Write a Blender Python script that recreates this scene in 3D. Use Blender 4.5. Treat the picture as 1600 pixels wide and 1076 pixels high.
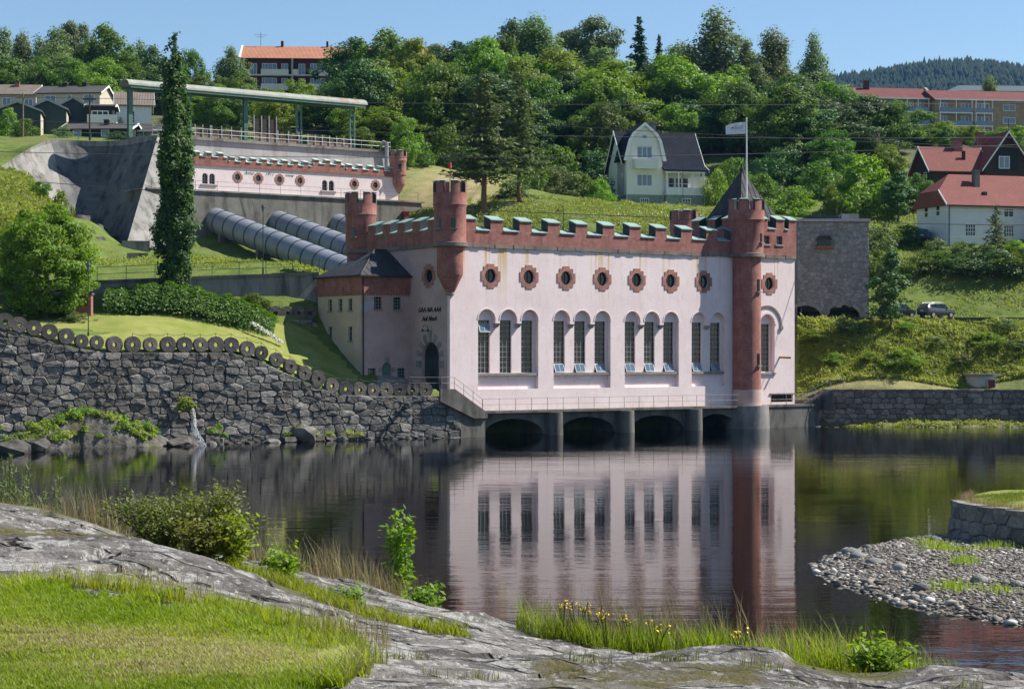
import bpy, math, random
import numpy as np
from mathutils import Vector, Matrix, noise
from mathutils.geometry import tessellate_polygon

for o in list(bpy.data.objects): bpy.data.objects.remove(o)
scene = bpy.context.scene
COL = scene.collection
R = math.radians

# ------------------------------------------------------------------ camera
CAMZ, F, CX, HY = 8.1, 3071.0, 800.0, 549.0
cam_d = bpy.data.cameras.new('camera'); cam = bpy.data.objects.new('camera', cam_d); COL.objects.link(cam)
cam.location = (0, 0, CAMZ); cam.rotation_euler = (R(90), 0, 0)
cam_d.sensor_width = 36.0; cam_d.lens = 36.0 * F / 1600.0
cam_d.shift_y = (HY - 538.0) / 1600.0
cam_d.clip_start = 0.5; cam_d.clip_end = 12000
scene.camera = cam

# ------------------------------------------------------------------ sky, sun, exposure
SUN = Vector((math.cos(R(13.5)), math.sin(R(13.5)), 0)) * math.cos(R(48)) + Vector((0, 0, math.sin(R(48))))
world = bpy.data.worlds.new('World'); scene.world = world; world.use_nodes = True
wn = world.node_tree.nodes; wl = world.node_tree.links; wn.clear()
wo = wn.new('ShaderNodeOutputWorld'); wb = wn.new('ShaderNodeBackground'); ws = wn.new('ShaderNodeTexSky')
ws.sky_type = 'NISHITA'; ws.sun_disc = False
ws.sun_elevation = R(48); ws.sun_rotation = math.atan2(SUN.x, SUN.y)
ws.altitude = 0; ws.air_density = 1.0; ws.dust_density = 0.1; ws.ozone_density = 4.0
wb.inputs[1].default_value = 0.077
wl.new(ws.outputs[0], wb.inputs[0]); wl.new(wb.outputs[0], wo.inputs[0])
sun_d = bpy.data.lights.new('sun', 'SUN'); sun_d.energy = 5.0; sun_d.angle = R(0.53); sun_d.color = (1, 0.95, 0.87)
sun = bpy.data.objects.new('sun', sun_d); COL.objects.link(sun)
sun.rotation_euler = SUN.to_track_quat('Z', 'Y').to_euler(); sun.location = (60, 60, 120)
vs = scene.view_settings
vs.view_transform = 'Standard'; vs.look = 'None'; vs.gamma = 1; vs.exposure = 0.8; vs.use_curve_mapping = False
scene.cycles.use_denoising = True
scene.cycles.max_bounces = 8; scene.cycles.transparent_max_bounces = 12
scene.cycles.diffuse_bounces = 3; scene.cycles.glossy_bounces = 3; scene.cycles.transmission_bounces = 4
scene.cycles.sample_clamp_indirect = 6.0
scene.cycles.caustics_reflective = False; scene.cycles.caustics_refractive = False

# ------------------------------------------------------------------ helpers
def P(px, py, Y):                       # a point of the place seen at pixel px,py at distance Y
    return Vector(((px - CX) / F * Y, Y, CAMZ - (py - HY) / F * Y))
def XA(px, Y): return (px - CX) / F * Y
def ZA(py, Y): return CAMZ - (py - HY) / F * Y

def link(o, parent=None):
    COL.objects.link(o)
    if parent is not None: o.parent = parent
    return o
def tag(o, label=None, cat=None, group=None, kind=None):
    if label: o['label'] = label
    if cat: o['category'] = cat
    if group: o['group'] = group
    if kind: o['kind'] = kind
    return o
def thing(name, label, cat, loc=(0, 0, 0), rotz=0.0, group=None):
    o = bpy.data.objects.new(name, None); link(o); o.empty_display_size = 0.2
    o.location = loc; o.rotation_euler = (0, 0, rotz)
    return tag(o, label, cat, group)
def obj(name, me, parent=None, loc=None, rotz=None, scale=None):
    o = bpy.data.objects.new(name, me); link(o, parent)
    if loc is not None: o.location = loc
    if rotz is not None: o.rotation_euler = (0, 0, rotz)
    if scale is not None: o.scale = scale if hasattr(scale, '__len__') else (scale,) * 3
    return o
def mesh_np(name, v, f, mat=None, smooth=False, attrs=None):
    """v (n,3) array, f (m,k) int array of equal-sized faces"""
    v = np.asarray(v, np.float32); f = np.asarray(f, np.int32)
    use = np.unique(f)
    if len(use) < len(v):
        mp = np.zeros(len(v), np.int32); mp[use] = np.arange(len(use)); f = mp[f]; v = v[use]
        if attrs: attrs = {k_: np.asarray(a_)[use] for k_, a_ in attrs.items()}
    me = bpy.data.meshes.new(name); k = f.shape[1]
    me.vertices.add(len(v)); me.vertices.foreach_set('co', v.ravel())
    me.loops.add(f.size); me.loops.foreach_set('vertex_index', f.ravel())
    me.polygons.add(len(f))
    me.polygons.foreach_set('loop_start', np.arange(0, f.size, k, dtype=np.int32))
    me.polygons.foreach_set('loop_total', np.full(len(f), k, np.int32))
    if smooth: me.polygons.foreach_set('use_smooth', np.ones(len(f), bool))
    if attrs:
        for an, av in attrs.items():
            a = me.attributes.new(an, 'FLOAT', 'POINT'); a.data.foreach_set('value', np.asarray(av, np.float32))
    me.update(calc_edges=True)
    if mat: me.materials.append(mat)
    return me

class MB:
    def __init__(s): s.v = []; s.f = []
    def add(s, vs_, fs_):
        b = len(s.v); s.v += [tuple(p) for p in vs_]; s.f += [tuple(b + i for i in f) for f in fs_]; return s
    def box(s, x0, x1, y0, y1, z0, z1):
        return s.add([(x0,y0,z0),(x1,y0,z0),(x1,y1,z0),(x0,y1,z0),(x0,y0,z1),(x1,y0,z1),(x1,y1,z1),(x0,y1,z1)],
                     [(0,3,2,1),(4,5,6,7),(0,1,5,4),(1,2,6,5),(2,3,7,6),(3,0,4,7)])
    def hexa(s, p):   # 8 points bottom ring then top ring
        return s.add(p, [(0,3,2,1),(4,5,6,7),(0,1,5,4),(1,2,6,5),(2,3,7,6),(3,0,4,7)])
    def quad(s, *p): return s.add(p, [tuple(range(len(p)))])
    def prism(s, outer, a, b, plane='xz', holes=()):
        """outer/holes: 2D outlines; extruded from a to b along the third axis"""
        loops = [list(outer)] + [list(h) for h in holes]
        def m(p, w):
            return (p[0], w, p[1]) if plane == 'xz' else ((p[0], p[1], w) if plane == 'xy' else (w, p[0], p[1]))
        flat = [p for l in loops for p in l]; n = len(flat)
        tri = tessellate_polygon([[Vector((p[0], p[1], 0)) for p in l] for l in loops])
        base = len(s.v)
        s.v += [m(p, a) for p in flat] + [m(p, b) for p in flat]
        sgn = (1 if b > a else -1) * (-1 if plane == 'xz' else 1)
        for t in tri:
            p0, p1, p2 = flat[t[0]], flat[t[1]], flat[t[2]]
            ar = (p1[0]-p0[0])*(p2[1]-p0[1]) - (p1[1]-p0[1])*(p2[0]-p0[0])
            if abs(ar) < 1e-12: continue
            t = t if ar * sgn > 0 else (t[0], t[2], t[1])
            s.f.append((base+n+t[0], base+n+t[1], base+n+t[2])); s.f.append((base+t[0], base+t[2], base+t[1]))
        k = 0
        for li, l in enumerate(loops):
            ar = sum(l[i][0]*l[(i+1) % len(l)][1] - l[(i+1) % len(l)][0]*l[i][1] for i in range(len(l)))
            fl = (ar * sgn > 0) == (li == 0)
            for i in range(len(l)):
                j = (i + 1) % len(l)
                q = (base+k+i, base+k+j, base+n+k+j, base+n+k+i)
                s.f.append(q if fl else q[::-1])
            k += len(l)
        return s
    def lathe(s, prof, cx=0, cy=0, n=32, a0=0, a1=2*math.pi):
        b = len(s.v); full = abs(a1 - a0 - 2*math.pi) < 1e-6; m = n if full else n + 1
        for r, z in prof:
            for i in range(m):
                a = a0 + (a1 - a0) * i / n
                s.v.append((cx + r*math.cos(a), cy + r*math.sin(a), z))
        for j in range(len(prof) - 1):
            for i in range(n):
                i2 = (i + 1) % m
                s.f.append((b+j*m+i, b+j*m+i2, b+(j+1)*m+i2, b+(j+1)*m+i))
        if full:
            s.f.append(tuple(b+i for i in range(m))[::-1]); s.f.append(tuple(b+(len(prof)-1)*m+i for i in range(m)))
        return s
    def cyl(s, cx, cy, z0, z1, r, n=16, r1=None): return s.lathe([(r, z0), (r if r1 is None else r1, z1)], cx, cy, n)
    def tube(s, path, r, n=6, r1=None, cap=True):
        path = [Vector(p) for p in path]; b = len(s.v); N = len(path)
        up = Vector((0, 0, 1))
        for i, p in enumerate(path):
            d = (path[min(i+1, N-1)] - path[max(i-1, 0)]).normalized()
            x = d.cross(up if abs(d.z) < .95 else Vector((1, 0, 0))).normalized(); y = d.cross(x).normalized()
            rr = r if r1 is None else r + (r1 - r) * i / max(N-1, 1)
            for k in range(n):
                a = 2*math.pi*k/n
                s.v.append(tuple(p + x*rr*math.cos(a) + y*rr*math.sin(a)))
        for i in range(N-1):
            for k in range(n):
                k2 = (k+1) % n
                s.f.append((b+i*n+k, b+(i+1)*n+k, b+(i+1)*n+k2, b+i*n+k2))
        if cap:
            s.f.append(tuple(b+k for k in range(n))); s.f.append(tuple(b+(N-1)*n+k for k in range(n))[::-1])
        return s
    def mesh(s, name, mat, smooth=False, xf=None):
        me = bpy.data.meshes.new(name)
        me.from_pydata(s.v if xf is None else [tuple(xf @ Vector(p)) for p in s.v], [], s.f); me.update()
        if mat: me.materials.append(mat)
        if smooth:
            for p in me.polygons: p.use_smooth = len(p.vertices) == 4
            me.set_sharp_from_angle(angle=R(30))
        return me
    def build(s, name, mat, parent=None, smooth=False, **k): return obj(name, s.mesh(name, mat, smooth), parent, **k)

def circle(cx, cz, r, n=24, a0=0.0, rz=None):
    return [(cx + r*math.cos(a0 + 2*math.pi*i/n), cz + (rz or r)*math.sin(a0 + 2*math.pi*i/n)) for i in range(n)]
def arch(cx, w, z0, zs, n=12, rz=None):      # opening with a semicircular (or flatter) head, CCW from bottom left
    r = w / 2
    return [(cx - r, z0), (cx + r, z0)] + [(cx + r*math.cos(math.pi*i/n), zs + (rz or r)*math.sin(math.pi*i/n)) for i in range(n+1)]
def interp(x, xs, ys): return float(np.interp(x, xs, ys))

# ------------------------------------------------------------------ materials
class N:
    """tiny node helper"""
    def __init__(s, name):
        s.m = bpy.data.materials.new(name); s.m.use_nodes = True; s.t = s.m.node_tree; s.t.nodes.clear()
        s.out = s.t.nodes.new('ShaderNodeOutputMaterial'); s._tc = None
    def n(s, typ, **kw):
        nd = s.t.nodes.new('ShaderNode' + typ)
        for k, v in kw.items():
            if k.startswith('i_'):
                key = k[2:]; key = int(key) if key.isdigit() else key.replace('_', ' ')
                s.set(nd.inputs[key], v)
            else: setattr(nd, k, v)
        return nd
    def set(s, inp, v):
        if isinstance(v, bpy.types.NodeSocket): s.t.links.new(v, inp)
        elif hasattr(inp, 'default_value'):
            if hasattr(v, '__len__') and len(v) == 3 and inp.type == 'RGBA': v = (*v, 1)
            inp.default_value = v
    def tc(s, kind='Object'):
        if s._tc is None: s._tc = s.t.nodes.new('ShaderNodeTexCoord')
        return s._tc.outputs[kind]
    def map(s, scale=(1,1,1), rot=(0,0,0), loc=(0,0,0), src=None):
        m = s.n('Mapping'); s.set(m.inputs['Vector'], src or s.tc()); m.inputs['Scale'].default_value = scale
        m.inputs['Rotation'].default_value = rot; m.inputs['Location'].default_value = loc; return m.outputs[0]
    def noise(s, scale, detail=4, rough=0.55, vec=None, dist=0.0):
        nd = s.n('TexNoise'); nd.inputs['Scale'].default_value = scale; nd.inputs['Detail'].default_value = detail
        nd.inputs['Roughness'].default_value = rough; nd.inputs['Distortion'].default_value = dist
        s.set(nd.inputs['Vector'], vec or s.tc()); return nd.outputs['Fac']
    def ramp(s, fac, stops, mode='LINEAR'):
        r = s.n('ValToRGB'); r.color_ramp.interpolation = mode; e = r.color_ramp.elements
        while len(e) < len(stops): e.new(0.5)
        for el, (p, c) in zip(e, stops):
            el.position = p; el.color = (c, c, c, 1) if not hasattr(c, '__len__') else (*c, 1)
        s.set(r.inputs[0], fac); return r.outputs[0]
    def mix(s, fac, a, b, blend='MIX'):
        m = s.n('Mix', data_type='RGBA', blend_type=blend)
        s.set(m.inputs[0], fac); s.set(m.inputs[6], a if not (hasattr(a, '__len__') and len(a) == 3) else (*a, 1))
        s.set(m.inputs[7], b if not (hasattr(b, '__len__') and len(b) == 3) else (*b, 1)); return m.outputs[2]
    def math(s, op, a, b=0.0, clamp=False):
        m = s.n('Math', operation=op, use_clamp=clamp); s.set(m.inputs[0], a); s.set(m.inputs[1], b); return m.outputs[0]
    def bump(s, h, strength=0.3, dist=0.05, nrm=None):
        b = s.n('Bump'); b.inputs['Strength'].default_value = strength; b.inputs['Distance'].default_value = dist
        s.set(b.inputs['Height'], h)
        if nrm is not None: s.set(b.inputs['Normal'], nrm)
        return b.outputs[0]
    def bsdf(s, color, rough=0.8, normal=None, metal=0.0, spec=0.3, **kw):
        b = s.n('BsdfPrincipled'); s.set(b.inputs['Base Color'], color); s.set(b.inputs['Roughness'], rough)
        s.set(b.inputs['Metallic'], metal); s.set(b.inputs['Specular IOR Level'], spec)
        if normal is not None: s.set(b.inputs['Normal'], normal)
        for k, v in kw.items(): s.set(b.inputs[k.replace('_', ' ')], v)
        s.t.links.new(b.outputs[0], s.out.inputs[0]); return s.m
    def attr(s, name):
        a = s.n('Attribute'); a.attribute_name = name; return a.outputs['Fac']
    def rnd(s): return s.n('ObjectInfo').outputs['Random']

def simple(name, col, rough=0.7, var=0.12, nscale=1.5, metal=0.0, bump=0.0, spec=0.3, objvar=0.0):
    m = N(name); f = m.noise(nscale, 5)
    c = m.mix(m.ramp(f, [(0.3, 0.0), (0.7, 1.0)]), tuple(x*(1-var) for x in col), tuple(min(1, x*(1+var)) for x in col))
    if objvar:
        v = m.math('ADD', m.math('MULTIPLY', m.rnd(), 2*objvar), 1-objvar); h = m.n('HueSaturation'); m.set(h.inputs['Color'], c); m.set(h.inputs['Value'], v); c = h.outputs[0]
    nrm = m.bump(m.noise(nscale*6, 5), bump, 0.03) if bump else None
    return m.bsdf(c, rough, nrm, metal, spec)

def brickmat(name, c1, c2, mortar, bw=0.5, bh=0.17, ms=0.018):
    m = N(name)
    geo = m.n('NewGeometry').outputs['Normal']
    tc = m.tc(); sep = m.n('SeparateXYZ'); m.set(sep.inputs[0], tc)
    a = m.math('ADD', sep.outputs[0], sep.outputs[1]); cmb = m.n('CombineXYZ'); m.set(cmb.inputs[0], a); m.set(cmb.inputs[1], sep.outputs[2])
    b = m.n('TexBrick'); m.set(b.inputs['Vector'], cmb.outputs[0])
    b.inputs['Color1'].default_value = (*c1, 1); b.inputs['Color2'].default_value = (*c2, 1); b.inputs['Mortar'].default_value = (*mortar, 1)
    b.inputs['Scale'].default_value = 1.0; b.inputs['Mortar Size'].default_value = ms; b.inputs['Brick Width'].default_value = bw; b.inputs['Row Height'].default_value = bh
    f = m.noise(0.9, 5); c = m.mix(m.ramp(f, [(0.35, 0.0), (0.72, 0.75)]), b.outputs['Color'], tuple(x*0.45 for x in c1)); f9 = m.noise(3.2, 6, 0.75); c = m.mix(m.ramp(f9, [(0.5, 0.0), (0.7, 0.55)]), c, tuple(min(1, x*1.25+.05) for x in c1))
    f2 = m.noise(7, 4); c = m.mix(m.ramp(f2, [(0.45, 0.0), (0.8, 0.5)]), c, tuple(min(1, x*1.5+.03) for x in c2))
    f3 = m.noise(1.0, 5, 0.65, m.map((2.2, 2.2, 0.3))); c = m.mix(m.ramp(f3, [(0.5, 0.0), (0.75, 0.6)]), c, tuple(x*0.38 for x in c1))
    nrm = m.bump(m.math('ADD', b.outputs['Fac'], m.noise(30, 3)), 0.35, 0.02)
    return m.bsdf(c, 0.9, nrm, 0, 0.2)

M = {}
def build_materials():
    # painted brick wall, pink, with ochre run-off streaks under the cornice and scuffs
    def pinkmat(name, stains):
        m = N(name); tc = m.tc()
        sep = m.n('SeparateXYZ'); m.set(sep.inputs[0], tc)
        a = m.math('SUBTRACT', sep.outputs[0], sep.outputs[1]); cmb = m.n('CombineXYZ'); m.set(cmb.inputs[0], a); m.set(cmb.inputs[1], sep.outputs[2])
        b = m.n('TexBrick'); m.set(b.inputs['Vector'], cmb.outputs[0]); b.inputs['Scale'].default_value = 1.0
        b.inputs['Mortar Size'].default_value = 0.02; b.inputs['Brick Width'].default_value = 0.52; b.inputs['Row Height'].default_value = 0.2
        f1 = m.noise(0.35, 6, 0.6)
        c = m.mix(m.ramp(f1, [(0.3, 0.0), (0.7, 1.0)]), (0.765, 0.62, 0.605), (0.845, 0.72, 0.70))
        # faded whitish courses and dirty patches
        f2 = m.noise(1.0, 5, 0.6, m.map((0.5, 0.5, 3.0)))
        c = m.mix(m.ramp(f2, [(0.55, 0.0), (0.8, 0.5)]), c, (0.87, 0.80, 0.785))
        f3 = m.noise(2.2, 5, 0.7, m.map((1.0, 1.0, 0.35)))
        c = m.mix(m.ramp(f3, [(0.52, 0.0), (0.76, 0.42)]), c, (0.45, 0.37, 0.35))
        if stains:
            st = m.noise(1.0, 2, 0.5, m.map((2.1, 2.1, 0.02)))
            top = m.ramp(m.math('DIVIDE', m.math('SUBTRACT', sep.outputs[2], 11.6), 6.2), [(0.0, 0.0), (0.5, 0.35), (1.0, 1.0)])
            zmask = m.math('LESS_THAN', sep.outputs[2], 17.8)
            clus = m.ramp(m.noise(0.16, 2, 0.5, m.map((1, 1, 0.02), loc=(4.2, 0, 0))), [(0.42, 0.0), (0.52, 1.0)])
            k = m.math('MULTIPLY', m.math('MULTIPLY', m.ramp(st, [(0.54, 0.0), (0.62, 1.0)]), top), m.math('MULTIPLY', zmask, clus))
            c = m.mix(m.math('MULTIPLY', k, 0.95), c, (0.58, 0.40, 0.14))
            # ochre band and grime near the foot
            foot = m.ramp(m.math('SUBTRACT', sep.outputs[2], 2.4), [(0.1, 1.0), (0.7, 0.0)])
            c = m.mix(m.math('MULTIPLY', foot, m.ramp(m.noise(0.8, 4), [(0.4, 0.0), (0.7, 0.8)])), c, (0.60, 0.45, 0.25))
        nrm = m.bump(m.math('ADD', m.math('MULTIPLY', b.outputs['Fac'], -1.0), m.noise(9, 4)), 0.35, 0.03)
        return m.bsdf(c, 0.9, nrm, 0, 0.15)
    M['pink'] = pinkmat('pink_painted_brick', True); M['pink_plain'] = pinkmat('pink_paint', False)
    # side of the power house: weathered, browner pink, darkened to deepen its shade, with pale repair patches
    m = N('weathered_shaded_pink_plaster'); f1 = m.noise(0.4, 6, 0.6)
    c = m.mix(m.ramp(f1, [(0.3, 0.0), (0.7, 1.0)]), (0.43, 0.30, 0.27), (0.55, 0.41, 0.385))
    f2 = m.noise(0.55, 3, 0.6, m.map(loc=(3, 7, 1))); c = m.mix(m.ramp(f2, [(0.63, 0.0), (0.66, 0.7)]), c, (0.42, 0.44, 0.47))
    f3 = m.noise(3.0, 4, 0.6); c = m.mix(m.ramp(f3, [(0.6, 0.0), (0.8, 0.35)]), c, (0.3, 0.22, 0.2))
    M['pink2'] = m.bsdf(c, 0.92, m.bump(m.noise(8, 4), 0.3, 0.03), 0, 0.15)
    m = N('weathered_yellow_plaster'); f1 = m.noise(0.5, 6, 0.6)
    c = m.mix(m.ramp(f1, [(0.3, 0.0), (0.7, 1.0)]), (0.46, 0.37, 0.26), (0.58, 0.47, 0.35))
    f2 = m.noise(0.5, 3, 0.6, m.map(loc=(1, 2, 1))); c = m.mix(m.ramp(f2, [(0.58, 0.0), (0.63, 0.6)]), c, (0.62, 0.46, 0.44))
    M['yellow'] = m.bsdf(c, 0.92, m.bump(m.noise(8, 4), 0.3, 0.03), 0, 0.15)
    M['brick'] = brickmat('red_brick', (0.39, 0.14, 0.108), (0.25, 0.085, 0.068), (0.37, 0.26, 0.225), bw=0.27, bh=0.09, ms=0.012)
    M['brick_pale'] = brickmat('pale_red_brick', (0.44, 0.19, 0.14), (0.34, 0.13, 0.10), (0.42, 0.30, 0.26), bw=0.27, bh=0.09, ms=0.012)
    # verdigris copper
    m = N('green_copper'); f = m.noise(1.3, 5)
    c = m.mix(m.ramp(f, [(0.3, 0.0), (0.75, 1.0)]), (0.17, 0.255, 0.225), (0.33, 0.44, 0.39))
    M['copper'] = m.bsdf(c, 0.6, m.bump(m.noise(6, 3), 0.2, 0.02), 0, 0.3)
    m = N('pale_green_copper'); f = m.noise(1.3, 5)
    c = m.mix(m.ramp(f, [(0.3, 0.0), (0.75, 1.0)]), (0.36, 0.50, 0.43), (0.52, 0.65, 0.57))
    M['copper_pale'] = m.bsdf(c, 0.6, m.bump(m.noise(6, 3), 0.2, 0.02), 0, 0.3)
    M['dark_sheet'] = simple('dark_weathered_sheet', (0.035, 0.045, 0.045), 0.55, 0.3, 1.2)
    # concrete
    def conc(name, c1, c2, stain, sa=0.6):
        m = N(name); f = m.noise(0.35, 7, 0.65)
        c = m.mix(m.ramp(f, [(0.3, 0.0), (0.7, 1.0)]), c1, c2)
        f2 = m.noise(0.8, 6, 0.65, m.map((1.0, 1.0, 0.22))); c = m.mix(m.ramp(f2, [(0.48, 0.0), (0.68, sa)]), c, stain)
        f3 = m.noise(6, 5, 0.7); c = m.mix(m.ramp(f3, [(0.55, 0.0), (0.8, 0.35)]), c, tuple(x*1.4 for x in c2))
        hb = m.math('ADD', m.noise(3, 6), m.math('MULTIPLY', m.noise(14, 4), 0.4))
        return m.bsdf(c, 0.92, m.bump(hb, 0.4, 0.05), 0, 0.2)
    M['concrete'] = conc('concrete', (0.19, 0.182, 0.167), (0.30, 0.287, 0.265), (0.06, 0.056, 0.05), 0.85)
    M['concrete_pale'] = conc('pale_concrete', (0.33, 0.325, 0.315), (0.46, 0.45, 0.435), (0.20, 0.175, 0.15), 0.6)
    M['concrete_dam_shade'] = conc('stained_shaded_dam_concrete', (0.085, 0.088, 0.09), (0.17, 0.17, 0.165), (0.025, 0.026, 0.028), 0.9)  # dark base holds the shade on the dam face besides its wet stains
    M['concrete_wet'] = conc('damp_concrete', (0.115, 0.108, 0.095), (0.195, 0.184, 0.162), (0.04, 0.038, 0.033), 0.85)
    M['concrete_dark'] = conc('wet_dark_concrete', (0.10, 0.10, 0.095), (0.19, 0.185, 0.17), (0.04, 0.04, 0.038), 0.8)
    M['granite_trim'] = conc('granite_trim', (0.22, 0.21, 0.20), (0.34, 0.32, 0.30), (0.12, 0.11, 0.10))
    M['string'] = conc('rough_string_course', (0.16, 0.13, 0.11), (0.26, 0.22, 0.19), (0.07, 0.06, 0.05))
    # rubble stone, each stone its own tone
    def stone(name, dark, light, mossy=0.25, lichen=0.35):
        m = N(name); r = m.rnd()
        c = m.mix(r, dark, light)
        f = m.noise(1.6, 7, 0.7); c = m.mix(m.ramp(f, [(0.35, 0.55), (0.6, 0.0)]), c, tuple(x*0.42 for x in dark))
        f2 = m.noise(4.0, 6, 0.7, m.map(loc=(5, 1, 3))); c = m.mix(m.ramp(f2, [(0.56, 0.0), (0.72, lichen)]), c, tuple(min(1, x*1.9) for x in light))
        f3 = m.noise(0.7, 5, 0.6, m.map(loc=(2, 9, 4))); c = m.mix(m.ramp(f3, [(0.58, 0.0), (0.75, mossy)]), c, (0.085, 0.085, 0.03))
        hb = m.math('ADD', m.noise(2.5, 7, 0.65), m.math('MULTIPLY', m.noise(12, 5, 0.7), 0.35))
        return m.bsdf(c, 0.93, m.bump(hb, 1.0, 0.16), 0, 0.25)
    M['stone'] = stone('rubble_stone', (0.115, 0.107, 0.096), (0.33, 0.31, 0.28), 0.4, 0.5)
    M['stone_warm'] = stone('quay_stone', (0.14, 0.115, 0.10), (0.35, 0.31, 0.275))
    M['stone_pale'] = stone('pale_granite_rubble', (0.27, 0.26, 0.235), (0.43, 0.415, 0.375), 0.1, 0.3)
    M['millstone'] = stone('millstone', (0.115, 0.10, 0.09), (0.21, 0.185, 0.165), 0.3, 0.4)
    M['pebble'] = stone('pebbles', (0.14, 0.135, 0.13), (0.46, 0.45, 0.43), 0.0, 0.2)
    M['mortar_dark'] = simple('dark_joint', (0.03, 0.029, 0.027), 0.95, 0.3, 2)
    M['mortar_pale'] = simple('grey_joint', (0.20, 0.195, 0.18), 0.95, 0.3, 2)
    # glass and frames
    m = N('window_glass'); f = m.noise(0.9, 2)
    M['glass'] = m.bsdf(m.mix(f, (0.006, 0.011, 0.013), (0.014, 0.024, 0.028)), 0.06, m.bump(m.noise(2.5, 2), 0.05, 0.05), 0, 0.4)
    m = N('bright_window_glass')
    M['glass_sky'] = m.bsdf((0.10, 0.15, 0.20), 0.05, m.bump(m.noise(2.0, 2), 0.04, 0.05), 0, 0.9)
    M['iron'] = simple('dark_iron', (0.03, 0.03, 0.03), 0.6, 0.2, 4)
    M['muntin'] = simple('grey_glazing_bar', (0.26, 0.28, 0.28), 0.6, 0.2, 4)
    M['galv'] = simple('galvanised_steel', (0.34, 0.34, 0.33), 0.5, 0.2, 3, 0.5)
    M['rail'] = simple('weathered_rail', (0.24, 0.20, 0.165), 0.7, 0.25, 3)
    M['green_steel'] = simple('green_painted_steel', (0.10, 0.18, 0.145), 0.55, 0.2, 2)
    M['rust'] = simple('rusty_pipe', (0.30, 0.11, 0.04), 0.85, 0.35, 5)
    M['white'] = simple('white_paint', (0.80, 0.80, 0.78), 0.6, 0.06, 2)
    M['offwhite'] = simple('old_white_paint', (0.72, 0.71, 0.66), 0.7, 0.1, 1.5)
    M['wood_dark'] = simple('tarred_boards', (0.055, 0.038, 0.028), 0.85, 0.4, 3, bump=0.3)
    M['wood_grey'] = simple('grey_boards', (0.23, 0.16, 0.11), 0.85, 0.35, 3, bump=0.3, objvar=0.3)
    M['red_paint'] = simple('red_container_paint', (0.30, 0.012, 0.03), 0.4, 0.15, 2, spec=0.5)
    M['tar_roof'] = simple('black_roof', (0.035, 0.036, 0.04), 0.6, 0.3, 1.2, bump=0.15)
    # standing-seam sheet roofs
    m = N('grey_sheet_roof'); f = m.noise(1.1, 5, 0.6)
    M['sheet'] = m.bsdf(m.mix(m.ramp(f, [(0.3, 0.0), (0.75, 1.0)]), (0.04, 0.04, 0.042), (0.085, 0.083, 0.085)), 0.75, m.bump(m.noise(5, 3), 0.2, 0.02), 0, 0.12)
    # penstock steel
    m = N('blue_grey_penstock_paint'); f = m.noise(0.5, 6, 0.6, m.map((1, 1, 1)))
    c = m.mix(m.ramp(f, [(0.3, 0.0), (0.7, 1.0)]), (0.17, 0.19, 0.22), (0.26, 0.285, 0.32))
    f2 = m.noise(2.0, 6, 0.7); c = m.mix(m.ramp(f2, [(0.55, 0.0), (0.8, 0.5)]), c, (0.12, 0.125, 0.13))
    M['penstock'] = m.bsdf(c, 0.5, m.bump(m.noise(3, 4), 0.15, 0.03), 0.1, 0.4)
    M['ring'] = simple('penstock_ring', (0.06, 0.068, 0.08), 0.5, 0.2, 2)
    # canopy roof with rust
    m = N('grey_green_canopy'); f = m.noise(0.7, 5, 0.6)
    c = m.mix(m.ramp(f, [(0.3, 0.0), (0.7, 1.0)]), (0.22, 0.24, 0.20), (0.34, 0.35, 0.30))
    sp = m.n('SeparateXYZ'); m.set(sp.inputs[0], m.tc())
    f2 = m.noise(1.0, 4, 0.6, m.map((0.8, 0.15, 0.3)))
    mk = m.math('MULTIPLY', m.ramp(f2, [(0.48, 0.0), (0.6, 0.8)]), m.ramp(m.math('DIVIDE', sp.outputs[0], 42.0), [(0.62, 0.0), (0.8, 1.0)]))
    c = m.mix(mk, c, (0.28, 0.11, 0.055)); M['canopy'] = m.bsdf(c, 0.7, m.bump(m.noise(4, 3), 0.15, 0.03))
    # tiled roofs
    def tiles(name, c1, c2, sx=0.3, sz=0.35, rough=0.75, spec=0.3, gap=0.5):
        m = N(name); sp = m.n('SeparateXYZ'); m.set(sp.inputs[0], m.tc())
        wv = m.n('TexWave', wave_type='BANDS', bands_direction='X', wave_profile='SIN'); m.set(wv.inputs['Vector'], m.map((1/sx/6.2832*3.1416, 1, 1))); wv.inputs['Scale'].default_value = 1.0
        wz = m.n('TexWave', wave_type='BANDS', bands_direction='Z', wave_profile='SAW'); m.set(wz.inputs['Vector'], m.map((1, 1, 1/sz/6.2832*3.1416))); wz.inputs['Scale'].default_value = 1.0
        f = m.noise(0.5, 5, 0.65); c = m.mix(m.ramp(f, [(0.3, 0.0), (0.7, 1.0)]), c1, c2)
        f2 = m.noise(5, 3); c = m.mix(m.ramp(f2, [(0.4, 0.0), (0.75, gap)]), c, tuple(x*0.6 for x in c1))
        h = m.math('ADD', wv.outputs['Fac'], wz.outputs['Fac'])
        return m.bsdf(c, rough, m.bump(h, 0.7, 0.06), 0, spec)
    M['tile_black'] = tiles('glazed_black_tiles', (0.012, 0.015, 0.025), (0.021, 0.026, 0.041), 0.3, 0.4, 0.6, 0.03)
    M['tile_red'] = tiles('red_brown_tiles', (0.19, 0.05, 0.04), (0.25, 0.072, 0.055), 0.3, 0.4)
    M['tile_orange'] = tiles('orange_tiles', (0.36, 0.15, 0.085), (0.46, 0.20, 0.12), 0.4, 0.5)
    M['tile_maroon'] = tiles('maroon_shingles', (0.14, 0.04, 0.036), (0.18, 0.052, 0.045), 0.4, 0.4, 0.85)
    M['tile_brown'] = tiles('brown_grey_tiles', (0.15, 0.12, 0.10), (0.22, 0.18, 0.15), 0.4, 0.4, 0.85)
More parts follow.
